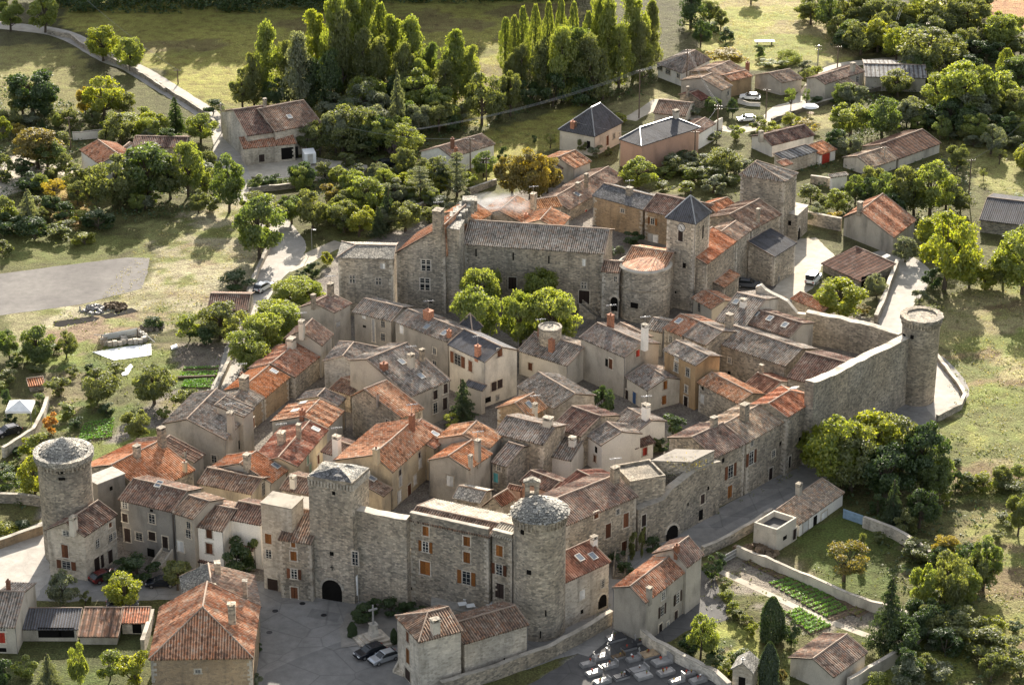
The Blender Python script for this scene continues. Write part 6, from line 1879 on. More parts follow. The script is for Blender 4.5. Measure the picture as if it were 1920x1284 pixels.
road_strip('road', 'pale lane passing left of the far right tower', [(1700, 640, 5), (1672, 600, 5), (1680, 570, 6), (1700, 540, 6.5), (1710, 510, 6.5), (1690, 490, 6), (1650, 470, 6)], 'asphalt_pale', 0.020)
sheet('forecourt', 'sunlit part of the street beside the far right tower, painted pale', [(1735, 745), (1748, 665), (1765, 690), (1808, 742), (1790, 772), (1758, 785), (1740, 770)], 'asphalt_pale', 0.028)  # pool of sunlight beside the tower's shadow, painted as a paler sheet
sheet('castle_yard', 'dusty yard between the keep, the stone barn and the rusty barn', [(1490, 450), (1530, 445), (1565, 480), (1540, 500), (1535, 530), (1500, 560), (1430, 570), (1470, 510), (1485, 480)], 'dust', 0.016)
road_strip('track', 'dirt track past the hamlet houses', [(1180, 225, 3), (1215, 205, 3.2), (1245, 190, 3.2), (1300, 220, 3), (1380, 245, 3), (1440, 225, 4), (1470, 205, 5), (1500, 190, 4), (1560, 130, 3.5), (1640, 115, 3), (1700, 105, 3), (1745, 60, 3.5), (1745, 20, 4.5), (1770, -30, 5)], 'dust', 0.014)
road_strip('track', 'pale track at the far left edge beside the trees', [(-20, 375, 5), (20, 330, 6), (55, 300, 6), (120, 318, 5), (150, 330, 4)], 'dust', 0.014)
road_strip('garden_path', 'thin pale path between the vegetable plots at bottom right', [(1350, 1070, 1.2), (1430, 1108, 1.2), (1520, 1150, 1.2), (1610, 1185, 1.2), (1690, 1215, 1.2)], 'dust', 0.012, .05)
sheet('driveway', 'dark asphalt drive right of the grey house above the cemetery', [(1212, 1196), (1300, 1130), (1318, 1062), (1338, 1070), (1348, 1110), (1368, 1160), (1300, 1178), (1245, 1206)], 'asphalt_dark', 0.012)
sheet('cemetery_ground', 'dark gravel of the cemetery', [(1075, 1235), (1145, 1182), (1215, 1205), (1290, 1240), (1370, 1300), (960, 1300)], 'asphalt_dark', 0.010)
def crops(label, poly, n, mat='veg', hgt=.35, soil=True, along=0):
    """vegetable rows: furrows over a quad given in main-photo pixels"""
    P = [un(*q) for q in poly]
    r = thing('vegetable_plot', (P[0] + P[2]) / 2, label, 'vegetable plot', 'vegetable plots')
    sb = MB(); vb = MB()
    R = random.Random(int(poly[0][0]))
    k = 10
    V = []
    for i in range(2 * n + 1):
        t = i / (2 * n)
        for j in range(k + 1):
            q = P[0].lerp(P[3], t).lerp(P[1].lerp(P[2], t), j / k)
            V.append(q + UP * ((.16 + .06 * R.random()) if i % 2 else .015))
    sb.v = V
    for i in range(2 * n):
        for j in range(k):
            c0 = i * (k + 1) + j
            sb.f.append((c0, c0 + 1, c0 + k + 2, c0 + k + 1)); sb.m.append(sb.mi('soil'))
    for i in range(n):
        t = (i + .5) / n
        a, b = P[0].lerp(P[3], t), P[1].lerp(P[2], t)
        e = (P[3] - P[0]) / n * .3
        if R.random() < .9:
            L = (b - a).length
            V, F = [], []
            for _ in range(int(L * 40)):
                q = a.lerp(b, R.random()) + e * R.uniform(-1, 1) + UP * (.1 + hgt * R.random())
                leaf(V, F, R, q, .17, UP)
            o_ = len(vb.v); vb.v += V; vb.f += [tuple(x + o_ for x in f) for f in F]; vb.m += [vb.mi(mat)] * len(F)
    sb.build('furrows', r); 
    if vb.v: vb.build('crop_rows', r)
crops('bright green vegetable rows beside the tall lower-left tower', [(158, 795), (215, 785), (210, 822), (145, 830)], 7)
crops('small green rows left of the western row houses', [(345, 690), (410, 688), (405, 706), (335, 708)], 4)
crops('leafy plot below the tilled square at left', [(345, 715), (400, 710), (395, 730), (340, 728)], 4)
crops('dark bare furrows along the long garden wall at bottom right', [(1390, 1052), (1420, 1046), (1640, 1140), (1610, 1158)], 8, 'grass_blade', .1)
crops('furrows with a few green rows in the middle garden plot', [(1440, 1092), (1500, 1078), (1600, 1150), (1560, 1165)], 12, 'veg', .2)
crops('pale weedy plot with leafy rows near the clipped cypress', [(1470, 1150), (1500, 1140), (1560, 1175), (1520, 1190)], 7, 'veg', .4)
sheet('asphalt_patch', 'darker tarmac half of the square below the joint line', [(498, 1262), (560, 1232), (640, 1202), (662, 1220), (745, 1226), (775, 1300), (480, 1310)], 'asphalt_worn', 0.018, .05)
sheet('asphalt_patch', 'rectangular tarmac repair in front of the gateway', [(585, 1140), (640, 1150), (632, 1166), (575, 1156)], 'asphalt_worn', 0.019, .03)
sheet('asphalt_patch', 'long tarmac repair along the rampart street', [(1330, 985), (1480, 912), (1492, 920), (1342, 994)], 'asphalt_worn', 0.024, .05)
sheet('paved_island', 'paler paved island around the stone cross', [(640, 1215), (637, 1180), (650, 1150), (680, 1140), (745, 1160), (760, 1190), (745, 1212), (690, 1208)], 'paving', 0.10, .1)
for i_, (u_, v_, lab_) in enumerate([(607, 1153, 'iron manhole cover nearest the gateway'), (567, 1131, 'dark rectangular drain grate by the stone house door'), (516, 1145, 'round manhole cover left of the drain grate'), (505, 1185, 'small manhole cover in the middle of the square')]):
    g_ = un(u_, v_); m_ = MB(); m_.lathe(g_, [(.42, .0), (.42, .03)], 'iron', 14); o_ = m_.build('manhole_cover', None, g_); tag(o_, lab_, 'manhole', 'manhole covers on the square')
# ---- garden and retaining walls
Z(0, 0)
wallrun('stone parapet on the right side of the curving top left road', [(880, 470, .9), (960, 530, .9), (1060, 590, .9), (1150, 650, 1.0), (1215, 715, 1.0)], th=.5)
wallrun('stone parapet along the left edge of the curving road', [(270, 195, 1.0), (400, 215, 1.0), (460, 265, 1.0), (540, 310, .9), (700, 380, .9), (830, 450, .9), (930, 520, .9)], th=.5)
wallrun('low white garden wall left of the pinkish house', [(410, 790, 1.6), (580, 775, 1.6)], th=.4, mat='white', cap='mortar')
wallrun('low wall along the hedge below the dusty farmyard', [(1400, 1085, 1.0), (1560, 1070, 1.0), (1760, 1045, 1.0)], th=.4)
Z(0, 856)
wallrun('curved low stone wall left of the corner tower', [(-20, 520, 1.3), (120, 470, 1.3), (245, 430, 1.4)], th=.6, mat='stone_warm')
wallrun('short garden wall behind the left tower bushes', [(-20, 255, 1.3), (130, 262, 1.4), (265, 285, 1.4)], th=.5)
wallrun('stone boundary wall with pale coping left of the foreground house', [(860, 920, 1.6), (835, 1010, 1.8), (805, 1110, 2.0)], th=.5, mat='stone_pale')
Z(640, 856)
wallrun('long cemetery wall beside the lower street', [(560, 1345, 2.0), (880, 1245, 2.0), (1160, 1140, 2.0), (1340, 1045, 2.0), (1520, 940, 2.1)], th=.6, mat='stone')
wallrun('rear cemetery wall below the grey house', [(1690, 1040, 1.9), (1760, 1090, 1.7), (1900, 1160, 1.6), (2100, 1260, 1.6), (2180, 1330, 1.6)], th=.6, mat='stone_pale')
Z(1280, 856)
wallrun('long pale garden wall across the bottom right gardens', [(305, 558, 1.5), (520, 640, 1.5), (760, 745, 1.5), (1000, 850, 1.5), (1120, 885, 1.5), (1340, 950, 1.5)], th=.4, mat='pale')
wallrun('curving garden wall at the bottom right corner', [(1370, 985, 1.8), (1290, 1085, 1.8), (1150, 1190, 1.8), (1040, 1250, 1.8), (930, 1320, 1.8)], th=.5, mat='pale')
wallrun('upper garden wall right of the blue gate', [(1015, 395, 1.6), (1180, 455, 1.6), (1290, 520, 1.6), (1390, 590, 1.6)], th=.5, mat='stone_pale')
wallrun('stone wall between the rampart street and the gardens', [(110, 560, 1.4), (280, 480, 1.4), (410, 405, 1.4), (500, 345, 1.5)], th=.5)
Z(1280, 428)
wallrun('stone wall climbing past the rusty barn', [(1085, 535, 1.5), (1130, 440, 1.6), (1165, 330, 1.8), (1205, 240, 2.0)], th=.6)
wallrun('low retaining wall round the street bend by the right tower', [(1408, 705, .7), (1480, 800, .7), (1560, 905, .8), (1585, 960, .9), (1560, 1020, 1.0), (1430, 1085, 1.0)], th=.5)
wallrun('stone wall between castle yard and the gabled house', [(690, -30, 2.4), (770, -10, 2.4), (890, 15, 2.4)], th=.6)
Z(0, 428)
wallrun('pale wall following the path outside the western row', [(1530, 90, 1.0), (1450, 250, 1.0), (1405, 400, 1.0), (1345, 600, 1.1), (1285, 780, 1.1), (1215, 935, 1.1)], th=.5, mat='stone_pale')
wallrun('tall garden wall beside the white tent', [(270, 1000, 1.6), (240, 1090, 1.6), (190, 1180, 1.6), (20, 1290, 1.6)], th=.5, mat='stone_pale')
wallrun('timber edged bed border by the tilled plot', [(1000, 845, .3), (1210, 838, .3)], th=.2, mat='wood', cap='wood', name='bed_edging', cat='edging', jag=.02)
Z(640, 0)
wallrun('low wall in the castle garden behind the cedars', [(720, 1095, 1.1), (800, 1065, 1.1), (870, 1040, 1.1)], th=.5)
wallrun('double terrace wall left of the castle', [(330, 1215, 1.0), (400, 1190, 1.0), (470, 1165, 1.0)], th=.5)
Z(1280, 0)
wallrun('dark field wall below the hamlet lawn', [(500, 690, .9), (640, 640, .9), (800, 590, .9), (1000, 530, .9), (1120, 510, .9)], th=.5, mat='stone_dark')
wallrun('garden wall below the keep', [(720, 1030, 1.6), (830, 1050, 1.6)], th=.5)
Z(1200, 80, 4.79)
wallrun('white walled terrace below the bungalow car', [(880, 545, .8), (980, 570, .8), (1080, 575, .8)], th=.3, mat='white')
wallrun('white front wall of the yard beside the slate house', [(580, 860, 2.2), (735, 770, 2.2)], th=.3, mat='white')
# ================================================================ trees and bushes
Z(0, 0)
grove('by the curving road at the top left', 'trees along the top left road', [(60, 175, -15, 160, 'round', 'l'), (255, 185, -40, 180, 'round', 'l'), (580, 345, 128, 190, 'round', 'y'), (735, 400, 192, 170, 'round', 'l'), (5, 60, -100, 120, 'round', 'v')])
grove('below the causeway at far left', 'trees left of the curving road', [(190, 650, 362, 290, 'round', 'd'), (130, 640, 440, 180, 'round', 'v'), (590, 680, 418, 220, 'round', 'y'), (690, 650, 500, 160, 'round', 'v'), (480, 660, 470, 90, 'round', 'o'), (330, 700, 610, 120, 'round', 'v'), (700, 770, 640, 250, 'spread', 'y'),
  (990, 765, 530, 160, 'conifer', 'd'), (1130, 800, 628, 175, 'round', 'l'), (805, 690, 595, 100, 'bush', 'l'), (885, 705, 650, 100, 'bush', 'v'), (240, 745, 655, 50, 'conifer', 'd'), (350, 835, 735, 110, 'bush', 'v'), (170, 700, 640, 120, 'bush', 's'), (60, 720, 600, 130, 'round', 'v'), (20, 790, 640, 90, 'bush', 'y'),
  (560, 640, 560, 120, 'bush', 'd'), (250, 620, 480, 150, 'round', 'v')])
grove('around the pinkish house at far left', 'trees around the left houses', [(215, 945, 720, 290, 'spread', 'r'), (100, 765, 690, 90, 'bush', 'o'), (20, 1005, 848, 120, 'bush', 'v'), (840, 1115, 785, 340, 'round', 'g'), (650, 1155, 850, 260, 'round', 'v'), (540, 1100, 925, 130, 'bush', 'v'), (1060, 1105, 765, 200, 'round', 'l'), (1150, 1085, 940, 130, 'bush', 'l'),
  (1290, 1195, 858, 195, 'round', 'g'), (430, 1085, 925, 150, 'round', 'v'), (310, 1145, 985, 140, 'sparse', 'o'), (180, 1085, 975, 150, 'bush', 'd'), (170, 1290, 1045, 190, 'conifer', 's'), (40, 1290, 1085, 140, 'bush', 'v'), (870, 1145, 1085, 70, 'bush', 'l'), (960, 1120, 880, 200, 'round', 'v'), (740, 1130, 900, 200, 'round', 'g'), (360, 1250, 1130, 130, 'bush', 'd'), (560, 1290, 1180, 200, 'bush', 'd'), (450, 1260, 1180, 120, 'bush', 'y'), (250, 1230, 1150, 120, 'bush', 'r')])
grove('behind the reddish farmhouse', 'tall trees behind the farmhouse', [(1500, 570, 125, 190, 'tall', 'l'), (1690, 610, 185, 190, 'tall', 's'), (1790, 500, 55, 180, 'tall', 'y'), (1900, 540, -60, 180, 'tall', 'l'), (1365, 610, 365, 150, 'round', 'v'), (1560, 610, 430, 150, 'round', 'd'), (1620, 560, 230, 130, 'tall', 'v'), (1430, 600, 300, 120, 'tall', 'v'), (1200, 645, 555, 120, 'bush', 'd'), (1860, 620, 280, 160, 'tall', 'd'), (1760, 600, 330, 150, 'tall', 'd')])
grove('right of the low farm shed', 'trees right of the farmyard', [(1730, 860, 680, 150, 'round', 'v'), (1800, 870, 660, 150, 'round', 'v'), (1890, 860, 585, 170, 'round', 's'), (1830, 1005, 905, 120, 'bush', 'v'), (1450, 1065, 985, 100, 'bush', 'g'), (1530, 1058, 978, 110, 'bush', 'd'), (1615, 1045, 1008, 80, 'bush', 'v'), (1700, 1040, 998, 90, 'bush', 'l'), (1500, 1290, 1075, 260, 'round', 'v'), (1640, 1260, 1085, 160, 'round', 'g'), (1760, 1290, 1055, 180, 'round', 'v'), (1860, 1155, 1025, 130, 'bush', 'r'), (1880, 1270, 1130, 140, 'round', 'l'), (1400, 1180, 1080, 110, 'bush', 'v')])
Z(640, 0)
grove('in the dark wood left of the sunlit clearing', 'tall wood behind the bungalow', [(60, 490, -70, 210, 'tall', 'l'), (150, 470, -90, 190, 'tall', 'l'), (230, 450, 25, 130, 'poplar', 'l'), (300, 480, 85, 160, 'tall', 'l'), (410, 510, 90, 200, 'tall', 'l'), (500, 530, 235, 120, 'tall', 'g'), (640, 570, 175, 190, 'tall', 'l'), (720, 570, 255, 150, 'tall', 'l'), (10, 560, 60, 170, 'tall', 'v'), (120, 560, 150, 160, 'tall', 'v'), (220, 560, 200, 150, 'tall', 'v'), (360, 590, 240, 150, 'tall', 'v'), (580, 600, 330, 150, 'tall', 'v'), (460, 600, 330, 140, 'tall', 'l')])
grove('at the lower edge of the wood', 'trees at the edge of the wood', [(150, 650, 412, 215, 'round', 'l'), (320, 770, 365, 160, 'conifer', 's'), (180, 790, 588, 200, 'round', 's'), (430, 755, 558, 150, 'round', 's'), (550, 745, 548, 150, 'round', 'v'), (50, 720, 555, 160, 'round', 'd'), (790, 705, 395, 215, 'round', 'v'), (950, 655, 370, 140, 'round', 'v'), (880, 660, 470, 120, 'bush', 'd'), (680, 690, 590, 100, 'bush', 's'), (240, 820, 690, 140, 'bush', 'd'), (620, 740, 640, 100, 'bush', 'd')])
grove('in the straight row beyond the castle', 'row of slender poplars', [(925, 425, 102, 84, 'poplar', 'l'), (975, 445, 92, 84, 'poplar', 'l'), (1022, 450, 42, 84, 'poplar', 'l'), (1092, 470, 32, 84, 'poplar', 'l'), (1165, 480, 16, 84, 'poplar', 'l'), (1232, 480, -5, 84, 'poplar', 'l'), (1305, 480, 18, 84, 'poplar', 'l'), (1385, 480, 70, 84, 'poplar', 'l')])
grove('in the dense stand right of the poplar row', 'dark stand around the poplars', [(1250, 570, 148, 220, 'tall', 'l'), (1400, 570, 188, 200, 'tall', 'v'), (1330, 550, 158, 200, 'tall', 'g'), (1130, 560, 215, 160, 'tall', 'v'), (1010, 550, 240, 130, 'tall', 'v'), (1500, 490, -10, 170, 'tall', 'l'), (1640, 450, -30, 190, 'tall', 'l'), (1740, 390, 5, 130, 'tall', 'v'), (1450, 440, -40, 150, 'tall', 'l'), (1560, 500, 130, 150, 'tall', 'l'), (1680, 470, 120, 140, 'tall', 'v'), (1470, 560, 280, 120, 'tall', 'v'), (1190, 600, 400, 150, 'bush', 'd'), (1350, 600, 440, 170, 'bush', 'd'), (1060, 600, 450, 150, 'bush', 'd'), (960, 560, 300, 110, 'tall', 'v')])
grove('on the lawn north of the castle', 'trees on the castle meadow', [(1175, 835, 742, 85, 'sparse', 'v'), (1085, 805, 755, 36, 'bush', 'd'), (960, 1105, 850, 190, 'round', 'r'), (1060, 1125, 833, 230, 'round', 'r'), (1160, 1085, 868, 160, 'round', 'r'), (1110, 1120, 850, 180, 'round', 'o'), (1670, 1065, 882, 205, 'round', 'l'), (1360, 865, 765, 70, 'round', 'v'), (1430, 885, 815, 90, 'bush', 's'), (1570, 695, 635, 80, 'bush', 'y'), (905, 930, 820, 60, 'bush', 'd'), (1500, 870, 830, 50, 'bush', 'v')])
grove('in the garden west of the castle', 'trees in the castle garden', [(400, 855, 748, 135, 'round', 'l'), (320, 905, 788, 115, 'round', 'm'), (100, 885, 797, 150, 'bush', 'v'), (30, 940, 850, 110, 'bush', 'v'), (140, 1205, 975, 225, 'round', 'l'), (260, 1290, 1035, 160, 'conifer', 'p'), (450, 1155, 925, 215, 'cedar', 's'), (650, 1105, 845, 205, 'cedar', 's'), (800, 995, 845, 140, 'round', 'g'), (90, 1290, 1145, 120, 'conifer', 's'), (550, 1185, 1105, 150, 'bush', 's'), (220, 915, 882, 85, 'bush', 'g'), (270, 995, 942, 90, 'bush', 'l'), (90, 985, 925, 100, 'bush', 'v'), (380, 965, 922, 90, 'bush', 'v'), (560, 1080, 930, 150, 'cedar', 'p'), (30, 1200, 1060, 130, 'round', 'v'), (360, 1300, 1120, 190, 'round', 'v'), (210, 1330, 1150, 140, 'conifer', 'p'), (500, 1250, 1150, 120, 'bush', 'v'), (720, 1060, 960, 100, 'bush', 'l'), (400, 1240, 1120, 120, 'cedar', 's'), (40, 1300, 1180, 120, 'bush', 'l')])
Z(1280, 0)
grove('at the left edge of the upper meadow', 'trees at the upper meadow edge', [(150, 125, -5, 125, 'round', 'v'), (215, 165, 48, 85, 'round', 'v'), (100, 265, 108, 100, 'round', 'd'), (45, 160, -70, 170, 'tall', 'd'), (160, 195, 118, 115, 'bush', 'g'), (240, 235, 158, 105, 'bush', 'd'), (385, 25, -100, 125, 'round', 'v'), (245, 280, 240, 30, 'bush', 'd')])
grove('in the wood right of the upper meadow', 'wood right of the upper meadow', [(720, 140, -30, 170, 'round', 'v'), (820, 175, -35, 170, 'round', 'g'), (930, 170, -50, 180, 'round', 'v'), (1050, 175, -50, 190, 'round', 'v'), (1180, 185, -30, 190, 'round', 'v'), (960, 260, 95, 150, 'round', 'g'), (1060, 270, 115, 130, 'round', 'l'), (1180, 280, 125, 150, 'round', 'v'), (1270, 190, 15, 150, 'round', 'y'), (860, 230, 80, 130, 'round', 'v'), (1150, 325, 265, 70, 'bush', 'v'), (1210, 315, 245, 70, 'bush', 'g'), (680, 110, 20, 110, 'bush', 'v'), (1330, 160, -60, 130, 'round', 'l'), (1010, 300, 200, 110, 'bush', 'd'), (900, 280, 170, 120, 'bush', 'd'), (1110, 240, 60, 140, 'round', 'v')])
grove('in the woods at the top right corner', 'top right woods', [(1480, 180, -90, 230, 'round', 'v'), (1600, 200, -40, 230, 'round', 'v'), (1390, 410, 135, 325, 'round', 'v'), (1700, 195, 138, 65, 'bush', 'y'), (1860, 200, 66, 140, 'round', 'l'), (1800, 270, 186, 120, 'round', 'v'), (1900, 310, 195, 140, 'round', 'v'), (1540, 330, 200, 130, 'bush', 'd'), (1650, 330, 210, 160, 'bush', 'd'), (1760, 340, 230, 130, 'bush', 'd'), (1560, 120, -60, 150, 'round', 'v'), (1700, 60, -60, 140, 'bush', 'v'), (1620, 420, 300, 140, 'bush', 'd')])
grove('behind the long barn on the right', 'big trees behind the barns', [(1420, 630, 415, 210, 'round', 'l'), (1580, 690, 305, 335, 'round', 'l'), (1810, 480, 275, 115, 'poplar', 'y'), (1760, 630, 372, 240, 'round', 'l'), (1880, 710, 465, 190, 'round', 'v'), (1680, 710, 475, 210, 'round', 'v'), (940, 765, 567, 225, 'round', 'l'), (1120, 770, 525, 215, 'round', 'g'), (1290, 705, 545, 190, 'round', 'v'), (1210, 545, 385, 175, 'round', 'v'), (1090, 495, 395, 115, 'round', 'v'), (860, 865, 715, 150, 'bush', 'd'), (930, 890, 745, 160, 'round', 's'), (1500, 720, 540, 170, 'round', 'd'), (1380, 720, 600, 150, 'bush', 'd'), (1600, 760, 600, 200, 'bush', 'd'), (1900, 780, 640, 160, 'bush', 'v'), (1770, 760, 640, 150, 'bush', 'd')])
grove('among the hamlet houses', 'garden trees of the hamlet', [(700, 475, 375, 95, 'round', 'v'), (745, 435, 365, 85, 'bush', 'y'), (250, 375, 275, 225, 'spread', 'o'), (430, 325, 255, 80, 'bush', 'g'), (690, 395, 337, 85, 'bush', 's'), (608, 635, 472, 85, 'sparse', 'g'), (695, 605, 488, 55, 'sparse', 'g'), (610, 725, 636, 115, 'bush', 'y'), (700, 745, 676, 135, 'bush', 'o'), (480, 765, 676, 125, 'bush', 'y'), (300, 785, 702, 95, 'bush', 'l'), (420, 735, 646, 100, 'bush', 'v'), (170, 645, 537, 95, 'round', 'g'), (280, 655, 547, 65, 'round', 'd'), (50, 400, 300, 60, 'bush', 'd'), (480, 370, 335, 110, 'bush', 'l'), (60, 650, 600, 90, 'bush', 's'), (760, 590, 540, 100, 'bush', 'd'), (870, 580, 530, 110, 'bush', 'd'), (560, 375, 340, 90, 'bush', 'l')])
R_ = random.Random(5)
grove('in the shrubby garden below the slate houses', 'shrubs of the walled garden', [(250, 985, 825, 200, 'round', 'v'), (170, 960, 870, 120, 'bush', 'v'), (60, 950, 880, 90, 'bush', 's')] + [(R_.uniform(-140, 310), R_.uniform(940, 1090), 0, R_.uniform(70, 140), 'bush', R_.choice('vvslgg')) for _ in range(24)]) if False else None
its = [(250, 985, 825, 200, 'round', 'v'), (170, 960, 870, 120, 'bush', 'v'), (60, 950, 880, 90, 'bush', 's')]
for _ in range(19):
    yb = R_.uniform(930, 1095)
    its.append((R_.uniform(-150, 310), yb, yb - R_.uniform(45, 100), R_.uniform(70, 150), 'bush', R_.choice('vvslgv')))
grove('in the shrubby garden below the slate houses', 'shrubs of the walled garden', its)
grove('between the keep and the gabled house', 'trees right of the keep', [(970, 1150, 975, 115, 'round', 'g'), (1060, 1110, 905, 135, 'round', 'v'), (1130, 1190, 945, 160, 'round', 'g'), (1240, 1200, 905, 170, 'round', 'v'), (1390, 1215, 895, 255, 'round', 'l'), (1560, 1200, 1075, 120, 'round', 'v'), (1300, 1210, 995, 210, 'round', 'v'), (1030, 1170, 985, 140, 'round', 'd'), (870, 1190, 1066, 155, 'round', 'l'), (740, 1245, 1135, 125, 'round', 's'), (850, 1265, 1186, 100, 'bush', 'o'), (720, 1135, 1036, 140, 'bush', 'v'), (1480, 1180, 980, 180, 'round', 'v'), (1180, 1250, 1080, 150, 'bush', 'd'), (800, 1180, 1100, 90, 'bush', 'v')])
grove('on the dry slope at the right edge', 'trees on the right slope', [(1540, 965, 795, 125, 'round', 'v'), (1780, 925, 826, 95, 'sparse', 'v'), (1690, 1015, 945, 55, 'sparse', 'v'), (1750, 805, 716, 140, 'bush', 'g'), (1765, 830, 742, 95, 'bush', 'l'), (1860, 810, 740, 140, 'bush', 'v'), (1640, 830, 760, 120, 'bush', 's'), (1880, 1140, 1085, 110, 'bush', 'l'), (1450, 1410, 1175, 250, 'round', 'y'), (1930, 1440, 1240, 230, 'round', 'l'), (1520, 780, 740, 70, 'bush', 's')])
Z(1280, 428)
grove('near the rusty barn and the lane', 'trees beside the rusty barn', [(1470, 345, -110, 320, 'round', 'y'), (1910, 370, 0, 320, 'round', 'l'), (1700, 340, 210, 150, 'bush', 'y'), (885, 510, 262, 295, 'round', 'y'), (1090, 380, 240, 115, 'round', 's'), (1330, 425, 336, 95, 'bush', 's'), (1250, 190, 36, 145, 'round', 's'), (1610, 330, 180, 180, 'round', 'l'), (1800, 330, 150, 180, 'round', 'v'), (1400, 330, 220, 120, 'bush', 'd'), (1020, 480, 430, 80, 'bush', 'r')])
Z(0, 0, 1)
grove('in the big clump below the right rampart', 'big clump below the right rampart', [(1562, 905, 768, 125, 'round', 'y'), (1625, 895, 763, 125, 'round', 'y'), (1690, 895, 773, 120, 'round', 'v'), (1728, 915, 788, 95, 'round', 'd'), (1595, 920, 808, 110, 'round', 'v'), (1745, 925, 835, 70, 'round', 'g'), (1660, 935, 830, 105, 'round', 'd'), (1535, 880, 790, 80, 'round', 'y')])
Z(1280, 856)
grove('around the walled gardens at bottom right', 'trees of the bottom right gardens', [(1180, 400, 105, 175, 'conifer', 'p'), (1330, 400, 175, 190, 'round', 'd'), (1485, 275, 190, 70, 'bush', 'y'), (1420, 230, 20, 190, 'round', 'g'), (905, 700, 478, 300, 'sparse', 'r'), (905, 695, 500, 260, 'sparse', 'v'), (1150, 1090, 655, 290, 'conifer', 'p'), (610, 1065, 925, 110, 'bush', 'd'), (545, 1025, 940, 60, 'bush', 'v'), (1100, 330, 200, 100, 'bush', 'd'), (1240, 430, 300, 150, 'bush', 'v'), (1010, 560, 420, 60, 'bush', 'v'), (1100, 480, 420, 80, 'bush', 'v'), (1280, 560, 470, 60, 'bush', 'd')])
grove('in the bottom right garden', 'clipped evergreens', [(500, 1035, 790, 165, 'cypress', 'd'), (480, 1300, 1045, 135, 'cypress', 'p')])
grove('outside the bottom right garden wall', 'thicket outside the garden wall', [(1350, 880, 575, 165, 'round', 'l'), (1470, 860, 515, 210, 'round', 'v'), (1560, 850, 595, 225, 'round', 'l'), (1690, 750, 445, 200, 'round', 'g'), (1480, 600, 430, 170, 'round', 'o'), (1640, 780, 530, 170, 'round', 'v'), (1530, 1010, 845, 230, 'bush', 'v'), (1620, 1060, 895, 240, 'bush', 'v'), (1740, 990, 885, 140, 'bush', 'y'), (1400, 1010, 825, 180, 'bush', 'v'), (1700, 1130, 960, 240, 'bush', 'v'), (1820, 1200, 1030, 230, 'bush', 'v'), (1480, 1120, 960, 200, 'bush', 'd'), (1100, 1295, 1205, 130, 'bush', 'l'), (1300, 1155, 1085, 110, 'bush', 'y'), (1250, 1290, 1125, 210, 'bush', 's'), (1900, 1280, 1130, 200, 'bush', 'v')])
grove('near the grey house above the cemetery', 'garden bushes above the cemetery', [(100, 1135, 875, 165, 'round', 'l'), (40, 1105, 985, 130, 'bush', 'd'), (310, 1185, 1082, 145, 'bush', 'g'), (250, 805, 745, 95, 'bush', 'l'), (280, 885, 810, 90, 'bush', 'l'), (320, 925, 855, 100, 'bush', 'v'), (360, 965, 880, 80, 'bush', 'v'), (170, 690, 560, 110, 'bush', 'd'), (235, 745, 680, 90, 'bush', 'v'), (190, 1180, 1090, 130, 'bush', 'd'), (390, 1010, 930, 80, 'bush', 'y'), (150, 1210, 1130, 120, 'bush', 'v'), (240, 1230, 1150, 120, 'bush', 'y'), (560, 1260, 1190, 60, 'bush', 'r'), (210, 620, 540, 80, 'bush', 'd')])
grove('on the hedge line at the right edge', 'hedge bushes at the right edge', [(1885, 445, 180, 150, 'round', 'v'), (1790, 170, 38, 110, 'round', 'v'), (1600, 195, 98, 130, 'bush', 'v'), (1690, 195, 93, 140, 'bush', 'y'), (1830, 205, 136, 160, 'bush', 'v'), (1535, 190, 66, 90, 'bush', 'd'), (1890, 120, 40, 100, 'round', 'l')])
Z(0, 856)
grove('around the square at bottom left', 'trees of the lower square', [(360, 845, 636, 175, 'round', 's'), (715, 855, 650, 215, 'round', 'y'), (1000, 750, 576, 185, 'spread', 'v'), (480, 835, 755, 70, 'bush', 'v'), (200, 235, -25, 190, 'round', 'y'), (50, 195, 92, 140, 'bush', 'g'), (140, 235, 182, 120, 'bush', 'y'), (40, 445, 366, 160, 'bush', 'y'), (130, 405, 358, 110, 'bush', 'd'), (150, 1245, 1130, 145, 'bush', 'l'), (280, 1290, 1095, 170, 'conifer', 's'), (455, 1310, 1025, 105, 'round', 'l'), (620, 1255, 1085, 175, 'bush', 'l'), (760, 1295, 1085, 200, 'bush', 'y'), (1432, 1295, 1215, 90, 'bush', 's'), (30, 1290, 1125, 140, 'bush', 'd'), (780, 690, 560, 220, 'bush', 'd'), (700, 660, 570, 130, 'bush', 'd'), (1330, 660, 470, 210, 'bush', 'd'), (1440, 625, 445, 110, 'bush', 'g'), (1530, 640, 560, 80, 'bush', 'm'), (1450, 1100, 1040, 60, 'bush', 'd'), (620, 720, 640, 80, 'bush', 'd'), (20, 120, 40, 120, 'bush', 'd')])
Z(640, 856)
grove('beside the stone cross', 'plants of the gate square', [(122, 940, 812, 140, 'round', 'd'), (62, 1012, 928, 64, 'cypress', 'd'), (297, 1052, 965, 50, 'cypress', 'd'), (190, 880, 790, 120, 'bush', 'd'), (280, 890, 800, 140, 'bush', 'd'), (380, 900, 820, 140, 'bush', 'd'), (460, 905, 840, 120, 'bush', 'd')])
grove('by the steps under the brown-door house', 'ivy and shrubs by the rampart steps', [(1560, 620, 520, 110, 'bush', 'd'), (1640, 580, 410, 60, 'bush', 'v'), (1690, 570, 380, 40, 'bush', 'v'), (1600, 680, 590, 110, 'bush', 'd'), (1750, 540, 450, 110, 'bush', 'd')])
Z(0, 428)
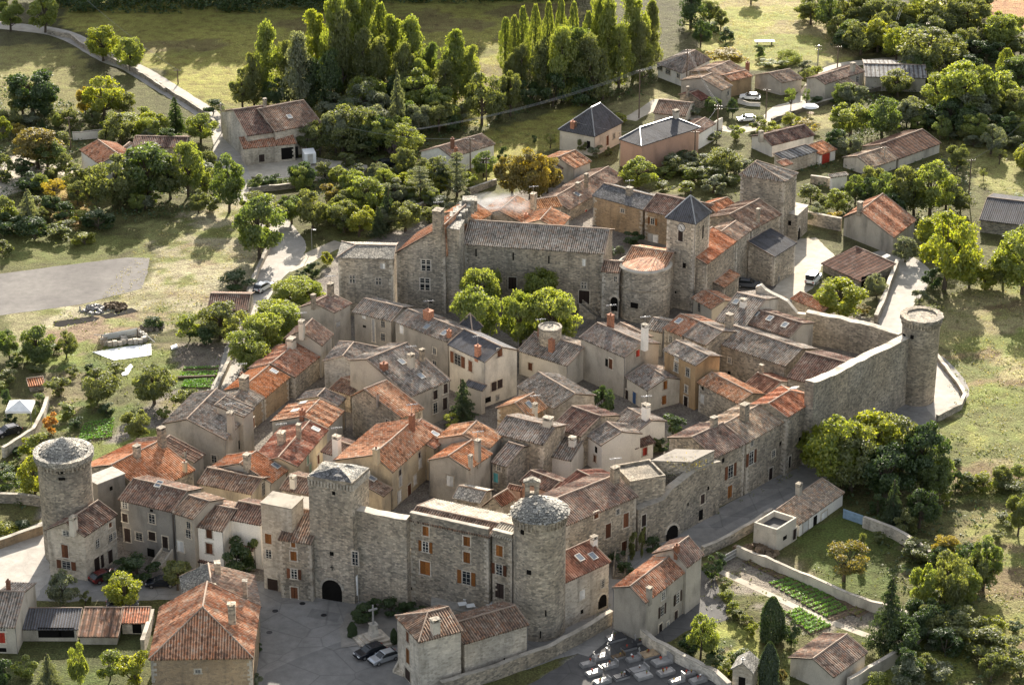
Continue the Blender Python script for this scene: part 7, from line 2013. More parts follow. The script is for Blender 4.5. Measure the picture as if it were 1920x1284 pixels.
grove('in the left gardens', 'fruit trees of the left gardens', [(55, 735, 556, 125, 'round', 'g'), (210, 745, 536, 185, 'round', 'g'), (375, 725, 572, 115, 'round', 'v'), (550, 970, 785, 215, 'round', 'v'), (870, 985, 745, 245, 'round', 'v'), (330, 935, 832, 150, 'bush', 'v'), (210, 805, 756, 110, 'bush', 'v'), (220, 1005, 925, 90, 'bush', 'g'), (40, 1005, 896, 70, 'bush', 'd'), (770, 1205, 1006, 165, 'round', 'v'), (290, 1155, 1035, 95, 'bush', 'n'), (1050, 1025, 896, 160, 'bush', 'v'), (200, 1295, 1150, 180, 'bush', 'y'), (650, 830, 755, 110, 'bush', 'v'), (370, 1060, 990, 130, 'bush', 'l'), (430, 1120, 1060, 90, 'bush', 'd'), (600, 1050, 980, 100, 'bush', 'd'), (50, 860, 790, 130, 'bush', 'v'), (870, 565, 492, 115, 'bush', 'd'), (1000, 1140, 1080, 100, 'bush', 'd'), (60, 1100, 1030, 80, 'bush', 'd')])
grove('by the low shed and the western path', 'bushes by the western path', [(1240, 620, 405, 260, 'round', 'v'), (1070, 630, 475, 160, 'bush', 'l'), (1330, 340, 245, 200, 'bush', 'd'), (1460, 170, -200, 285, 'round', 'g'), (1150, 650, 540, 160, 'bush', 'd'), (1840, 210, 126, 70, 'bush', 'y'), (1760, 270, 186, 100, 'bush', 'd'), (1690, 290, 236, 70, 'bush', 'd')])
grove('in the line outside the western row', 'plane trees outside the western row', [(1480, 720, 445, 270, 'plane', 'l'), (1560, 590, 385, 290, 'plane', 'l'), (1640, 470, 268, 260, 'plane', 'l'), (1400, 790, 556, 250, 'plane', 'l'), (1755, 440, 278, 160, 'plane', 'l'), (1600, 660, 420, 250, 'plane', 'l'), (1430, 830, 620, 220, 'plane', 'l'), (1690, 400, 262, 180, 'plane', 'l')])
grove('at the far left lot edge', 'shrubs at the gravel lot', [(60, 40, -80, 180, 'bush', 'd'), (200, 60, -70, 200, 'bush', 'd'), (350, 50, -40, 180, 'bush', 'v'), (480, 90, 20, 150, 'bush', 'y'), (20, 160, 60, 120, 'bush', 'v')])
Z(640, 428)
grove('on the castle square', 'plane trees of the castle square', [(785, 560, 196, 250, 'plane', 'l'), (750, 690, 302, 310, 'plane', 'l'), (1010, 690, 322, 240, 'plane', 'l'), (1190, 680, 298, 310, 'plane', 'l'), (1130, 500, 204, 225, 'plane', 'l'), (860, 480, 196, 100, 'plane', 'l')])
grove('inside the village', 'greenery inside the village', [(685, 1120, 826, 205, 'conifer', 'p'), (610, 1150, 1036, 115, 'sparse', 'l'), (1470, 1090, 870, 145, 'round', 'd'), (1660, 1200, 1110, 110, 'bush', 'd'), (1870, 1200, 1050, 170, 'bush', 'd'), (1800, 1250, 1180, 120, 'bush', 'd'), (1570, 150, 95, 70, 'bush', 's'), (1640, 90, 20, 120, 'bush', 'd'), (1480, 160, 90, 120, 'bush', 'd'), (1745, 1260, 1170, 130, 'bush', 'v'), (1600, 1290, 1210, 110, 'bush', 'd')])
def fill(place, group, poly, n, kinds, hs=(3.5, 8), seed=1):
    Z(0, 0, 1)
    R = random.Random(seed); P = [Vector((*p, 0)) for p in poly]; out = []
    x0, x1 = min(p.x for p in P), max(p.x for p in P); y0, y1 = min(p.y for p in P), max(p.y for p in P)
    while len(out) < n:
        q = Vector((R.uniform(x0, x1), R.uniform(y0, y1), 0))
        if not inside(q, P): continue
        g = un(q.x, q.y); hh = R.uniform(*hs); kd, cl = R.choice(kinds)
        if kd == 'bush': hh *= .5
        top = proj(g + UP * hh)[1]
        wp = hh * ppm(g) * {'bush': R.uniform(1.2, 1.8), 'round': R.uniform(.7, 1.0), 'conifer': .5, 'tall': .6}[kd]
        out.append((q.x, q.y, top, wp, kd, cl))
    grove(place, group, out)
MIXK = [('round', 'v'), ('round', 'g'), ('round', 'd'), ('round', 'l'), ('bush', 'v'), ('round', 's'), ('bush', 's'), ('round', 'y'), ('round', 'l'), ('round', 'v')]
fill('in the thicket left of the castle', 'thicket left of the castle', [(560, 340), (760, 320), (880, 370), (720, 440), (620, 460), (580, 400)], 34, MIXK, (3, 7), 2)
fill('in the tree belt north of the bungalow', 'tree belt north of the bungalow', [(600, 215), (760, 200), (860, 240), (780, 290), (640, 300)], 28, MIXK, (5, 10), 3)
fill('in the copse around the pinkish house', 'copse around the left houses', [(-10, 200), (130, 210), (330, 240), (410, 330), (420, 400), (220, 400), (90, 430), (-10, 440)], 44, MIXK, (3, 7), 4)
fill('in the far right woods', 'far right woods', [(1500, 30), (1700, 60), (1930, 90), (1930, 240), (1800, 250), (1700, 150), (1580, 100)], 40, MIXK, (4, 9), 5)
fill('in the scrub behind the long barn', 'scrub behind the long barn', [(1560, 200), (1700, 215), (1930, 260), (1930, 330), (1800, 270), (1640, 250)], 26, MIXK, (3, 7), 6)
fill('among the hamlet gardens', 'garden shrubs of the hamlet', [(1240, 240), (1400, 250), (1420, 320), (1520, 330), (1500, 400), (1440, 330), (1260, 350)], 14, [('bush', 'v'), ('bush', 'd'), ('bush', 'g'), ('bush', 's'), ('bush', 'l')], (3, 6), 7)
fill('in the gardens by the lower-left tower', 'garden shrubs by the left tower', [(-10, 690), (90, 660), (330, 730), (360, 800), (210, 860), (90, 900), (-10, 930)], 15, [('bush', 'v'), ('bush', 'd'), ('bush', 'g'), ('bush', 'l'), ('round', 'g'), ('bush', 'y')], (2.2, 4.5), 8)
fill('in the thicket at the bottom right corner', 'bottom right thicket', [(1700, 1030), (1830, 1060), (1870, 1290), (1640, 1290), (1720, 1180)], 26, [('bush', 'v'), ('round', 'v'), ('round', 'd'), ('bush', 's'), ('round', 'v')], (3, 6), 9)
fill('on the slope below the right tower', 'scrub on the right slope', [(1790, 870), (1930, 880), (1930, 1200), (1880, 1200), (1850, 1000)], 8, [('bush', 'v'), ('bush', 'd'), ('bush', 's')], (2, 4), 10)
Z(0, 0, 1)
its = []
R_ = random.Random(11)
for i in range(20):
    x = 110 + i * 30 + R_.uniform(-9, 9)
    its.append((x, R_.uniform(-40, -8), -215 - R_.uniform(0, 45), R_.uniform(100, 150), 'round', R_.choice('dvgd')))
for i in range(13):
    x = 720 + i * 30 + R_.uniform(-9, 9)
    its.append((x, R_.uniform(-60, -25), -230 - R_.uniform(0, 50), R_.uniform(100, 150), 'round', R_.choice('dvgd')))
grove('at the very top edge of the photo', 'wood edge above the upper field', its)
scatter('scrub', 'dark scrub along the top edge of the upper field', 'scrub', [[(80, -10), (640, -10), (640, 24), (80, 26)], [(640, -30), (1080, -30), (1080, 3), (640, 10)]], 1.6, .4, 'leaf_dark', 2.2, seed=8, per=9, spread=1.0)
scatter('undergrowth', 'dark undergrowth beneath the trees around the village', 'undergrowth', [[(-20, 140), (200, 200), (420, 300), (380, 400), (100, 440), (-20, 440)], [(440, 180), (900, 190), (1000, 210), (860, 260), (760, 330), (620, 330), (600, 200)], [(940, 130), (1240, 120), (1210, 180), (1000, 200)],
    [(1500, 0), (1720, 20), (1700, 100), (1560, 90)], [(1690, 60), (1930, 60), (1930, 270), (1560, 260), (1560, 200), (1700, 130)], [(560, 330), (860, 330), (880, 380), (640, 440)], [(1490, 310), (1820, 300), (1820, 400), (1690, 420), (1500, 400)], [(1740, 880), (1850, 960), (1870, 1290), (1780, 1290), (1720, 1180), (1640, 1010), (1560, 900)], [(0, 830), (90, 800), (90, 960), (0, 950)]], .55, .3, 'leaf_dark', .8, per=5, spread=.7)
scatter('weeds', 'green and yellow weeds over the rough ground', 'weeds', [[(-20, 140), (420, 300), (380, 440), (-20, 470)], [(440, 180), (900, 190), (1060, 280), (620, 440), (560, 330)], [(1250, 290), (1420, 290), (1410, 370), (1210, 340)], [(1490, 240), (1930, 230), (1930, 420), (1500, 420)], [(1740, 540), (1930, 520), (1930, 1290), (1780, 1290), (1700, 1000), (1790, 800)], [(80, 580), (440, 560), (420, 740), (330, 860), (80, 860)], [(1340, 1040), (1760, 1010), (1740, 1200), (1560, 1290), (1290, 1220)]], .4, .2, 'leaf_olive', .35, seed=3, per=4, spread=.5)
scatter('grass', 'dry grass tufts on the right slope and left pasture', 'grass', [[(1755, 560), (1930, 520), (1930, 1290), (1850, 1290), (1800, 760)], [(280, 430), (490, 365), (475, 545), (260, 650), (190, 560)], [(400, 60), (1000, 60), (900, 240), (440, 240)], [(1290, -20), (1490, -20), (1590, 105), (1330, 125)]], 1.1, .13, 'grass_dry', .22, seed=4, per=3, spread=.35)
scatter('weeds', 'weeds and ivy along the foot of the ramparts and walls', 'weeds', [[(690, 1112), (960, 1160), (958, 1172), (688, 1126)], [(1330, 962), (1500, 880), (1503, 886), (1332, 970)], [(1520, 868), (1690, 756), (1695, 762), (1524, 876)], [(1060, 1205), (1140, 1128), (1144, 1134), (1066, 1212)], [(870, 1290), (1150, 1160), (1152, 1168), (885, 1290)]], 2.2, .14, 'leaf_olive', .45, seed=12, per=6, spread=.35)
# ================================================================ vehicles
Z(600, 1016, 4.79)
car('black saloon car parked on the square below the stone cross', 450, 1015, 214, 'paint_black')
car('silver hatchback parked beside the black car on the square', 575, 1065, 214, 'paint_silver', s=.95)
Z(0, 856)
car('dark red car in the shade beside the stone corner house', 590, 690, 40, 'paint_red')
car('small dark car half hidden under the trees of the lower square', 905, 725, 185, 'paint_black', s=.95)
car('grey car behind the yellow tree on the lower square', 690, 848, 10, 'paint_grey')
Z(0, 428)
car('dark car with pale windscreen behind the garden wall at left', 45, 1160, 215, 'paint_black')
car('white car parked on the lane beside the plane trees', 1480, 345, 60, 'paint_white')
Z(1280, 0)
car('white car on the white terrace of the hamlet', 378, 560, 170, 'paint_white')
car('white car half hidden behind the hamlet shrubs', 360, 682, 190, 'paint_white', s=.9)
Z(0, 0)
car('white car at the edge of the dusty farmyard', 1895, 992, 10, 'paint_white')
car('dark car parked by the bungalow drive', 2560, 1, 0, 'paint_black') if False else None
Z(1280, 428)
car('white pick-up van by the rusty barn', 735, 300, 65, 'paint_white', van=True, cat='van')
car('dark grey car parked under the stone barn', 370, 330, 350, 'paint_grey')
car('dark blue car in the shade below the right rampart', 1120, 1075, 40, 'paint_black', s=.95)
Z(640, 0)
car('dark car on the garden drive by the bungalow', 265, 935, 15, 'paint_black')
def trailer():
    Z(0, 0)
    g = un(*px((1740, 918)))
    r = thing('box_trailer', g, 'white box trailer standing on the dusty farmyard', 'trailer')
    b = MB(); b.box(g + UP * 1.45, (1.1, .3, 0), (-.35, 1.5, 0), (0, 0, 1.05), 'paint_white'); body = b.build('body', r)
    d = MB(); d.box(g + Vector((.12 * 0 + .35, -1.53, 1.45)), (.5, .12, 0), (-.004, .02, 0), (0, 0, .95), 'frame'); d.build('door', body)
    for s in (-1, 1):
        w_ = MB(); c = g + Vector((s * 1.0, s * .25, .33))
        ring = [c + Vector((0, .33 * math.cos(k * math.pi / 6), .33 * math.sin(k * math.pi / 6))) for k in range(12)]
        w_.hexa([q - Vector((.1, 0, 0)) for q in ring], [q + Vector((.1, 0, 0)) for q in ring], 'rubber'); w_.build('wheel', r)
trailer()
# ================================================================ poles and cables
Z(0, 0, 1)
pole('A', 'tall wooden pole with insulators at the end of the dark stand', 1198, 222, 131, 1)
pole('B', 'twin-armed pole beside the white bungalow', 1287, 168, 92, 2)
pole('C', 'wooden pole in front of the walled shrub garden', 1302, 306, 245, 1)
pole('D', 'pole by the white yard wall next to the slate house', 1345, 254, 196, 2)
pole('E', 'thin pole behind the slate mansard house', 1080, 285, 228, 1)
pole('F', 'wooden pole in the cedar garden', 882, 342, 258, 1)
pole('G', 'wooden pole beside the cedars near the bungalow', 912, 345, 295, 1)
pole('H', 'wooden pole at the hamlet lane near the white car', 1436, 220, 167, 1)
pole('I', 'tall wooden pole on the dry slope at right', 1816, 372, 298, 1)
pole('J', 'wooden pole among the trees left of the pinkish house', 133, 282, 219, 1)
pole('K', 'wooden pole on the upper meadow near the floodlight', 1570, 126, 86, 1)
pole('L', 'pale pole by the road beside the reddish farmhouse', 416, 250, 194, 1, 'metal')
pole('M', 'short pole on the sunlit field beside the top left road', 334, 158, 130, 1)
pole('N', 'concrete pole in front of the long stone barn', 1657, 318, 275, 1, 'concrete')
pole('O', 'floodlight mast on the upper meadow', 1533, 126, 85, 2, 'metal')
pole('P', 'slim street lamp beside the western plane trees', 523, 655, 624, lamp=True, mat='metal')
pole('Q', 'road sign pole at the lane fork', 585, 468, 432, lamp=True, mat='metal')
cable('three overhead wires from tall pole down over the castle meadow', 'A', tuple(un(760, 300) + UP * 6), 1.5, (-.7, 0, .7), .022, mat='metal')
cable('overhead wires linking tall pole and bungalow pole', 'A', 'B', .6, (-.7, 0, .7), .02, mat='metal')
cable('overhead wire from bungalow pole towards the yard pole', 'B', 'D', .8, (0, .3), .02, mat='metal')
cable('overhead wire from yard pole to the shrub garden pole', 'D', 'C', .6, (0,), .02, mat='metal')
cable('overhead wire across the slate roofs', 'E', 'C', 1.2, (0,), .02, mat='metal')
cable('overhead wire above the shrub garden towards the keep', 'D', tuple(un(1405, 305) + UP * 12), .8, (0,), .02, mat='metal')
cable('overhead wire from cedar garden pole westwards', 'F', tuple(un(640, 290) + UP * 6), 1.0, (0,), .02, mat='metal')
cable('overhead wire crossing the farmyard', 'L', tuple(un(640, 300) + UP * 5), 1.0, (0,), .02, mat='metal')
cable('long pale power line at the top right corner', tuple(un(1678, 78) + UP * 5), tuple(un(1724, 0) + UP * 14), .6, (0, .4), .05, mat='frame')
cable('overhead wire from field pole along the top left road', 'M', tuple(un(120, 20) + UP * 8), 1.0, (0,), .02, mat='metal')
cable('overhead wire over the right slope', 'I', tuple(un(1930, 285) + UP * 8), .8, (0,), .03)
# ================================================================ square furniture
Z(600, 1016, 4.79)
def calvary():
    g = un(*px((482, 895)))
    r = thing('stone_cross', g, 'weathered stone calvary cross on stepped base in the square', 'monument')
    sb = MB()
    a, b = Vector((.8, .45, 0)).normalized(), Vector((-.45, .8, 0)).normalized()
    for i, (s, z0, z1) in enumerate([(2.1, -.1, .35), (1.6, .35, .7), (1.1, .7, 1.05)]):
        sb.box(g + UP * (z0 + z1) / 2, a * s, b * s, UP * (z1 - z0) / 2, 'stone_pale')
    sb.build('steps', r)
    p = MB(); p.hexa([g + a * x + b * y + UP * 1.05 for x, y in ((-.6, -.6), (.6, -.6), (.6, .6), (-.6, .6))], [g + a * x + b * y + UP * 2.6 for x, y in ((-.38, -.38), (.38, -.38), (.38, .38), (-.38, .38))], 'stone_pale')
    p.box(g + UP * 2.7, a * .5, b * .5, UP * .1, 'stone_pale'); p.build('pedestal', r)
    c = MB(); c.tube([g + UP * 2.8, g + UP * 5.6], .15, 'marble', 8, .11); c.box(g + UP * 4.9, a * .62, b * .1, UP * .11, 'marble'); c.build('cross', r)
calvary()
def flagpole():
    g = un(*px((345, 540)))
    hh = ztop(g.y, pv(290))
    r = thing('banner_flag', g, 'tall white feather banner on a pole beside the gate tower', 'flag')
    m = MB(); m.tube([g, g + UP * hh], .05, 'frame', 6); m.build('pole', r)
    f = MB()
    n = 8
    for i in range(n):
        t0, t1 = i / n, (i + 1) / n
        def q(t): return g + UP * (hh * (.25 + .73 * t)), g + Vector((-1.15 * (1 - t) ** .6 - .1, .15 * math.sin(t * 6), hh * (.25 + .73 * t)))
        a0, b0 = q(t0); a1, b1 = q(t1)
        f.hexa([a0, b0, b0 + Vector((0, .03, 0)), a0 + Vector((0, .03, 0))], [a1, b1, b1 + Vector((0, .03, 0)), a1 + Vector((0, .03, 0))], 'canvas')
    f.build('banner', r)
flagpole()
def terrace():
    z = 2.0
    P = [un(*px(p), z) for p in [(1000, 470), (1080, 395), (1500, 490), (1725, 520), (1720, 575), (1480, 640), (1230, 615), (1000, 575)]]
    c = sum(P, Vector()) / len(P)
    r = thing('cafe_terrace', Vector((c.x, c.y, 0)), 'raised paved terrace below the shuttered facade', 'terrace')
    m = MB(); m.hexa([Vector((p.x, p.y, -.3)) for p in P], P, 'stone_dark'); m.build('terrace_wall', r)
    t = MB(); t.hexa([p + UP * .005 for p in P], [p + (p - c) * .01 + UP * .1 for p in P], 'concrete'); t.build('paving', r)
    for i, (x, y, lab) in enumerate([(1320, 500, 'white cafe table nearest the big open shutters'), (1280, 552, 'white cafe table at the terrace\'s front left'), (1352, 568, 'small white cafe table in the middle of the terrace'), (1560, 548, 'long white cafe table below the glazed door'), (1692, 528, 'white cafe table against the round tower')]):
        g = un(*px((x, y)), z + .85)
        tb = thing('cafe_table', Vector((g.x, g.y, z + .1)), lab, 'table', 'white tables on the terrace')
        m = MB(); m.box(Vector((g.x, g.y, z + .85)), (.55 if i != 3 else 1.0, .15, 0), (-.12, .45, 0), (0, 0, .03), 'paint_white'); m.build('tabletop', tb)
        for sx in (-1, 1):
            for sy in (-1, 1):
                l = MB(); q = Vector((g.x + sx * .42, g.y + sy * .33, z + .1)); l.tube([q, q + UP * .73], .025, 'metal', 5); l.build('leg', tb)
    bs = [un(*px((x, y)), z + .1) for x, y in ((1240, 470), (1262, 500), (1205, 520))]
    for i, (g, lab) in enumerate(zip(bs, ('iron chair stack nearest the facade wall', 'iron chair beside the front left cafe table', 'iron chair at the terrace\'s ivy corner'))):
        ch = thing('cafe_chair', g, lab, 'chair', 'iron chairs on the terrace')
        s_ = MB(); s_.box(g + UP * .45, (.22, 0, 0), (0, .22, 0), (0, 0, .02), 'iron'); s_.build('seat', ch)
        b_ = MB(); b_.box(g + Vector((-.2, 0, .75)), (.02, 0, 0), (0, .2, 0), (0, 0, .22), 'iron'); b_.build('backrest', ch)
        for sx in (-1, 1):
            for sy in (-1, 1):
                l = MB(); q = g + Vector((sx * .2, sy * .2, 0)); l.tube([q, q + UP * .45], .02, 'iron', 4); l.build('leg', ch)
terrace()
def stairs(label, p, n, wd, rise, dirv, mat='stone_pale'):
    g = un(*px(p))
    d = Vector((*dirv, 0)).normalized(); e = Vector((-d.y, d.x, 0))
    r = thing('stone_stairs', g, label, 'stairs')
    m = MB()
    for i in range(n):
        m.box(g + d * (i * .3 + .15 + (n - i) * 0) + UP * (rise * (i + 1) / 2 - .1), d * .15, e * wd / 2, UP * (rise * (i + 1) / 2 + .1), mat)
    m.build('steps', r)
    w_ = MB()
    for s in (-1, 1):
        q0, q1 = g + e * s * (wd / 2 + .15), g + d * n * .3 + e * s * (wd / 2 + .15)
        w_.hexa([q0 - e * .12 - UP * .2, q1 - e * .12 - UP * .2, q1 + e * .12 - UP * .2, q0 + e * .12 - UP * .2], [q0 - e * .12 + UP * .5, q1 - e * .12 + UP * (n * rise + .6), q1 + e * .12 + UP * (n * rise + .6), q0 + e * .12 + UP * .5], mat)
    w_.build('parapet', r)
Z(0, 856)
stairs('outdoor stone stairs climbing to the grey row house door', (880, 620), 12, 1.4, .18, (.6, .8))
Z(640, 428)
stairs('stone stairs beside the castle hall doorway', (1440, 505), 10, 1.4, .2, (-.9, .35), 'stone')
Z(600, 1016, 4.79)
stairs('small stone stairs up to the orange plaza house door', (700, 1190), 8, 1.2, .2, (.55, .75))
Z(1000, 860, 4.79)
stairs('mossy stairs beside the dark red roofed house', (770, 1080), 12, 1.3, .2, (.1, .9), 'stone_dark')
# ================================================================ cemetery
Z(1060, 1016, 4.79)
def grave(x, y, label, mat, l=2.1, wd=1.1, hs=.9, cross=False, ang=28):
    g = un(*px((x, y)))
    a = math.radians(ang)
    d, e = Vector((math.cos(a), math.sin(a), 0)), Vector((-math.sin(a), math.cos(a), 0))
    r = thing('grave', g, label, 'grave', 'graves in the cemetery')
    m = MB(); m.box(g + UP * .12, d * l / 2, e * wd / 2, UP * .16, 'granite_grey'); m.box(g + UP * .36, d * (l / 2 - .08), e * (wd / 2 - .08), UP * .09, mat); m.build('slab', r)
    h_ = MB(); q = g + d * (l / 2 - .05)
    h_.box(q + UP * hs / 2, d * .08, e * (wd / 2 - .05), UP * hs / 2, mat)
    h_.build('headstone', r)
    if cross:
        c = MB(); c.box(q + UP * (hs + .45), d * .05, e * .05, UP * .5, 'marble'); c.box(q + UP * (hs + .6), d * .05, e * .24, UP * .05, 'marble'); c.build('cross', r)
    rr = random.Random(int(x))
    for k in range(rr.randint(1, 3)):
        f = MB(); q2 = g + d * rr.uniform(-.6, .6) + e * rr.uniform(-.3, .3) + UP * .45
        f.tube([q2, q2 + UP * .22], .07, 'brick', 6, .1)
        f.sphere(q2 + UP * .32, .14, .12, rr.choice(['sh_red', 'leaf_green', 'sh_white', 'leaf_gold']), 7, 4)
        f.build('flower_pot', r)
for it in [(255, 1185, 'pale low tomb with white slab, nearest the street wall', 'marble'), (500, 1220, 'black granite tomb in the cemetery\'s front middle', 'granite_dark'), (865, 1085, 'large white tomb against the rear cemetery wall', 'marble', 2.6, 1.6, 1.2),
           (750, 1020, 'tan flat tomb below the grey house', 'stone_warm', 2.4, 1.7, .3), (320, 1040, 'grey tomb with tall headstone near the street', 'granite_grey', 2.2, 1.2, 1.1, True), (660, 1160, 'wide pale grey tomb in the centre of the cemetery', 'granite_grey', 2.4, 1.5, .8),
           (1110, 1195, 'small bright plaque tomb at the right of the cemetery', 'marble', 1.6, .9, .4), (450, 870, 'long dark tomb at the cemetery\'s upper corner', 'granite_dark', 2.6, 1.5, .4), (570, 960, 'tomb with dark headstone and cross below the grey gable', 'granite_dark', 2.0, 1.0, 1.1, True),
           (200, 1105, 'grey tomb with cross beside the street wall', 'granite_grey', 2.0, 1.0, .9, True), (400, 1120, 'grey granite tomb between two pale ones', 'granite_grey'), (700, 1210, 'flat pale tomb in front of the wide central tomb', 'marble', 2.2, 1.4, .3),
           (1190, 1250, 'pale tomb at the cemetery\'s bottom right', 'granite_grey', 2.2, 1.2, .5), (330, 1262, 'whitish tomb at the cemetery\'s bottom edge', 'marble', 2.2, 1.1, .7), (610, 1060, 'tomb with small white cross in the middle row', 'granite_grey', 1.9, 1.0, .8, True),
           (470, 1040, 'earth grave with dark headstone in the middle row', 'soil', 1.9, .9, .8), (670, 900, 'dark tomb with cross against the grey gable', 'granite_dark', 1.9, 1.0, 1.3, True), (900, 1180, 'broad grey tomb near the rear wall\'s foot', 'granite_grey', 2.2, 1.3, .5), (1000, 1255, 'tomb with tall pale headstone at the bottom', 'marble', 2.0, 1.0, 1.2)]:
    grave(*it)
def chapel_tomb():
    g = un(*px((1612, 1290)))
    r = thing('tomb_chapel', g, 'small stone tomb chapel with gabled slab roof at the cemetery corner', 'tomb chapel')
    d, e = Vector((.93, -.35, 0)), Vector((.35, .93, 0))
    m = MB(); m.box(g + UP * 1.5, d * 1.3, e * 1.5, UP * 1.6, 'stone_pale')
    a = [g - d * 1.3 - e * 1.5 + UP * 3.1, g + d * 1.3 - e * 1.5 + UP * 3.1, g - e * 1.5 + UP * 4.1]
    m.hexa(a, [q + e * 3.0 for q in a], 'stone_pale'); w_ = m.build('wall', r)
    t = MB()
    for s in (-1, 1):
        q0, q1 = g + d * s * 1.55 + UP * 2.98, g + UP * 4.2
        t.hexa([q0 - e * 1.7, q1 - e * 1.7, q1 + e * 1.7, q0 + e * 1.7], [q + UP * .16 for q in (q0 - e * 1.7, q1 - e * 1.7, q1 + e * 1.7, q0 + e * 1.7)], 'lauze')
    t.build('roof', r)
    o = MB(); o.box(g - e * 1.51 + UP * 1.05, d * .45, e * .03, UP * 1.1, 'dark'); o.build('door', w_)
    c = MB(); c.box(g - e * 1.5 + UP * 4.6, d * .06, e * .06, UP * .5, 'marble'); c.box(g - e * 1.5 + UP * 4.75, d * .28, e * .06, UP * .06, 'marble'); c.build('cross', r)
chapel_tomb()
# ================================================================ left gardens
Z(0, 428)
def tent():
    g = un(*px((120, 1075)))
    r = thing('garden_tent', g, 'white garden tent with peaked canopy in the left yard', 'tent')
    hh, s = 2.3, 1.9
    for x in (-s, s):
        for y in (-s, s):
            l = MB(); l.tube([g + Vector((x, y, 0)), g + Vector((x, y, hh))], .05, 'frame', 6); l.build('leg', r)
    c = MB()
    for i in range(4):
        an = math.pi / 4 + i * math.pi / 2
        p, q = [g + Vector((math.copysign(s + .1, math.cos(a)), math.copysign(s + .1, math.sin(a)), hh)) for a in (an, an + math.pi / 2)]
        top = g + UP * (hh + 1.1)
        c.hexa([p, q, top - UP * .04], [p + UP * .05, q + UP * .05, top + UP * .02], 'canvas')
        c.hexa([p - UP * .3, q - UP * .3, q - UP * .3 + (g - q) * .01, p - UP * .3 + (g - p) * .01], [p, q, q + (g - q) * .01, p + (g - p) * .01], 'canvas')
    c.build('canopy', r)
tent()
def tarp_dig():
    P = [un(*px(p)) for p in [(545, 590), (780, 560), (860, 640), (850, 720), (640, 745), (510, 695)]]
    c = sum(P, Vector()) / len(P)
    r = thing('excavation', c, 'stone foundations under white tarpaulins with a wooden ladder in the left gardens', 'excavation')
    m = MB(); Q = [un(*px(p)) for p in [(520, 697), (700, 668), (850, 652), (852, 715), (640, 745)]]
    m.hexa([q + UP * .02 for q in Q], [q + UP * .08 for q in Q], 'canvas'); m.build('ground_tarpaulin', r)
    Q = [un(*px(p), z_) for p, z_ in [((570, 600), 1.5), ((772, 566), 1.6), ((790, 590), .5), ((590, 625), .4)]]
    m = MB(); m.hexa([q - UP * .05 for q in Q], [q + UP * (.05 + .15 * (i % 2)) for i, q in enumerate(Q)], 'canvas'); m.build('roof_tarpaulin', r)
    m = MB()
    for q in Q: m.tube([Vector((q.x, q.y, 0)), q], .08, 'wood', 6)
    m.tube([un(*px((780, 565)), 2.0), un(*px((870, 640)), .3)], .09, 'frame', 6)
    m.tube([un(*px((530, 598)), 2.0), Q[0]], .06, 'frame', 6)
    m.build('posts', r)
    m = MB()
    for cx in ((640, 640), (755, 628)):
        cc = un(*px(cx))
        for k in range(14):
            an = k * 2 * math.pi / 14
            m.box(cc + Vector((1.9 * math.cos(an), 1.6 * math.sin(an), .35)), (.35, .1, 0), (-.1, .3, 0), (0, 0, .4 + .1 * (k % 3)), 'stone_pale')
    m.build('foundation_ring', r)
    a, b = un(*px((545, 690))), un(*px((585, 612)), 2.0)
    m = MB(); e = Vector((.55, .1, 0))
    m.tube([a - e, b - e], .05, 'wood', 5); m.tube([a + e, b + e], .05, 'wood', 5)
    for k in range(9): q = a.lerp(b, (k + .5) / 9); m.tube([q - e, q + e], .04, 'wood', 5)
    m.build('ladder', r)
tarp_dig()
def slabobj(name, label, cat, pts, h_, mat):
    P = [un(*px(p)) for p in pts]
    m = MB(); m.hexa([p + UP * .01 for p in P], [p + UP * h_ for p in P], mat)
    o = m.build(name, None, P[0]); tag(o, label, cat)
slabobj('plastic_sheet', 'crumpled white sheet lying on the grass by the fruit trees', 'sheet', [(680, 815), (735, 765), (748, 780), (720, 825), (690, 832)], .12, 'canvas')
slabobj('plastic_sheet', 'white cover on the corner of the tilled square', 'sheet', [(960, 668), (995, 655), (1000, 672), (965, 685)], .2, 'canvas')
slabobj('trench', 'dark earth trench beside the excavation', 'trench', [(300, 525), (520, 495), (560, 505), (540, 520), (340, 555), (305, 550)], .03, 'dark')
slabobj('trench', 'second dark trench under the brushwood heap', 'trench', [(560, 490), (740, 448), (782, 468), (600, 508)], .03, 'dark')
def heap(label, x, y, n, r0, mat, sz):
    g = un(*px((x, y)))
    r = random.Random(x)
    m = MB()
    for _ in range(n):
        a, q = r.uniform(0, 6.28), r.uniform(0, 1) ** .6 * r0
        p = g + Vector((q * math.cos(a), q * math.sin(a) * .8, r.uniform(0, .6) * (1 - q / r0)))
        u_ = rnd_in_sphere(r).normalized(); v_ = u_.cross(rnd_in_sphere(r)).normalized(); w_ = u_.cross(v_)
        m.box(p + UP * .1, u_ * sz * r.uniform(.5, 1.3), v_ * sz * r.uniform(.3, .8), w_ * sz * r.uniform(.2, .6), mat)
    o = m.build('rubble_heap', None, g); tag(o, label, 'heap', None, 'stuff')
heap('heap of grey building stones above the trench', 530, 458, 60, 2.6, 'granite_grey', .35)
heap('heap of brown brushwood behind the trench', 640, 445, 70, 2.2, 'wood', .35)
heap('dark stone heap beside the bush near the excavation', 860, 560, 50, 2.0, 'stone_dark', .4)
heap('pile of planks and metal by the garden annex', 2660, 1010, 10, .1, 'wood', .1) if False else None
Z(1280, 856)
heap('pile of planks and scrap beside the roofless annex', 420, 545, 60, 3.0, 'wood', .6)
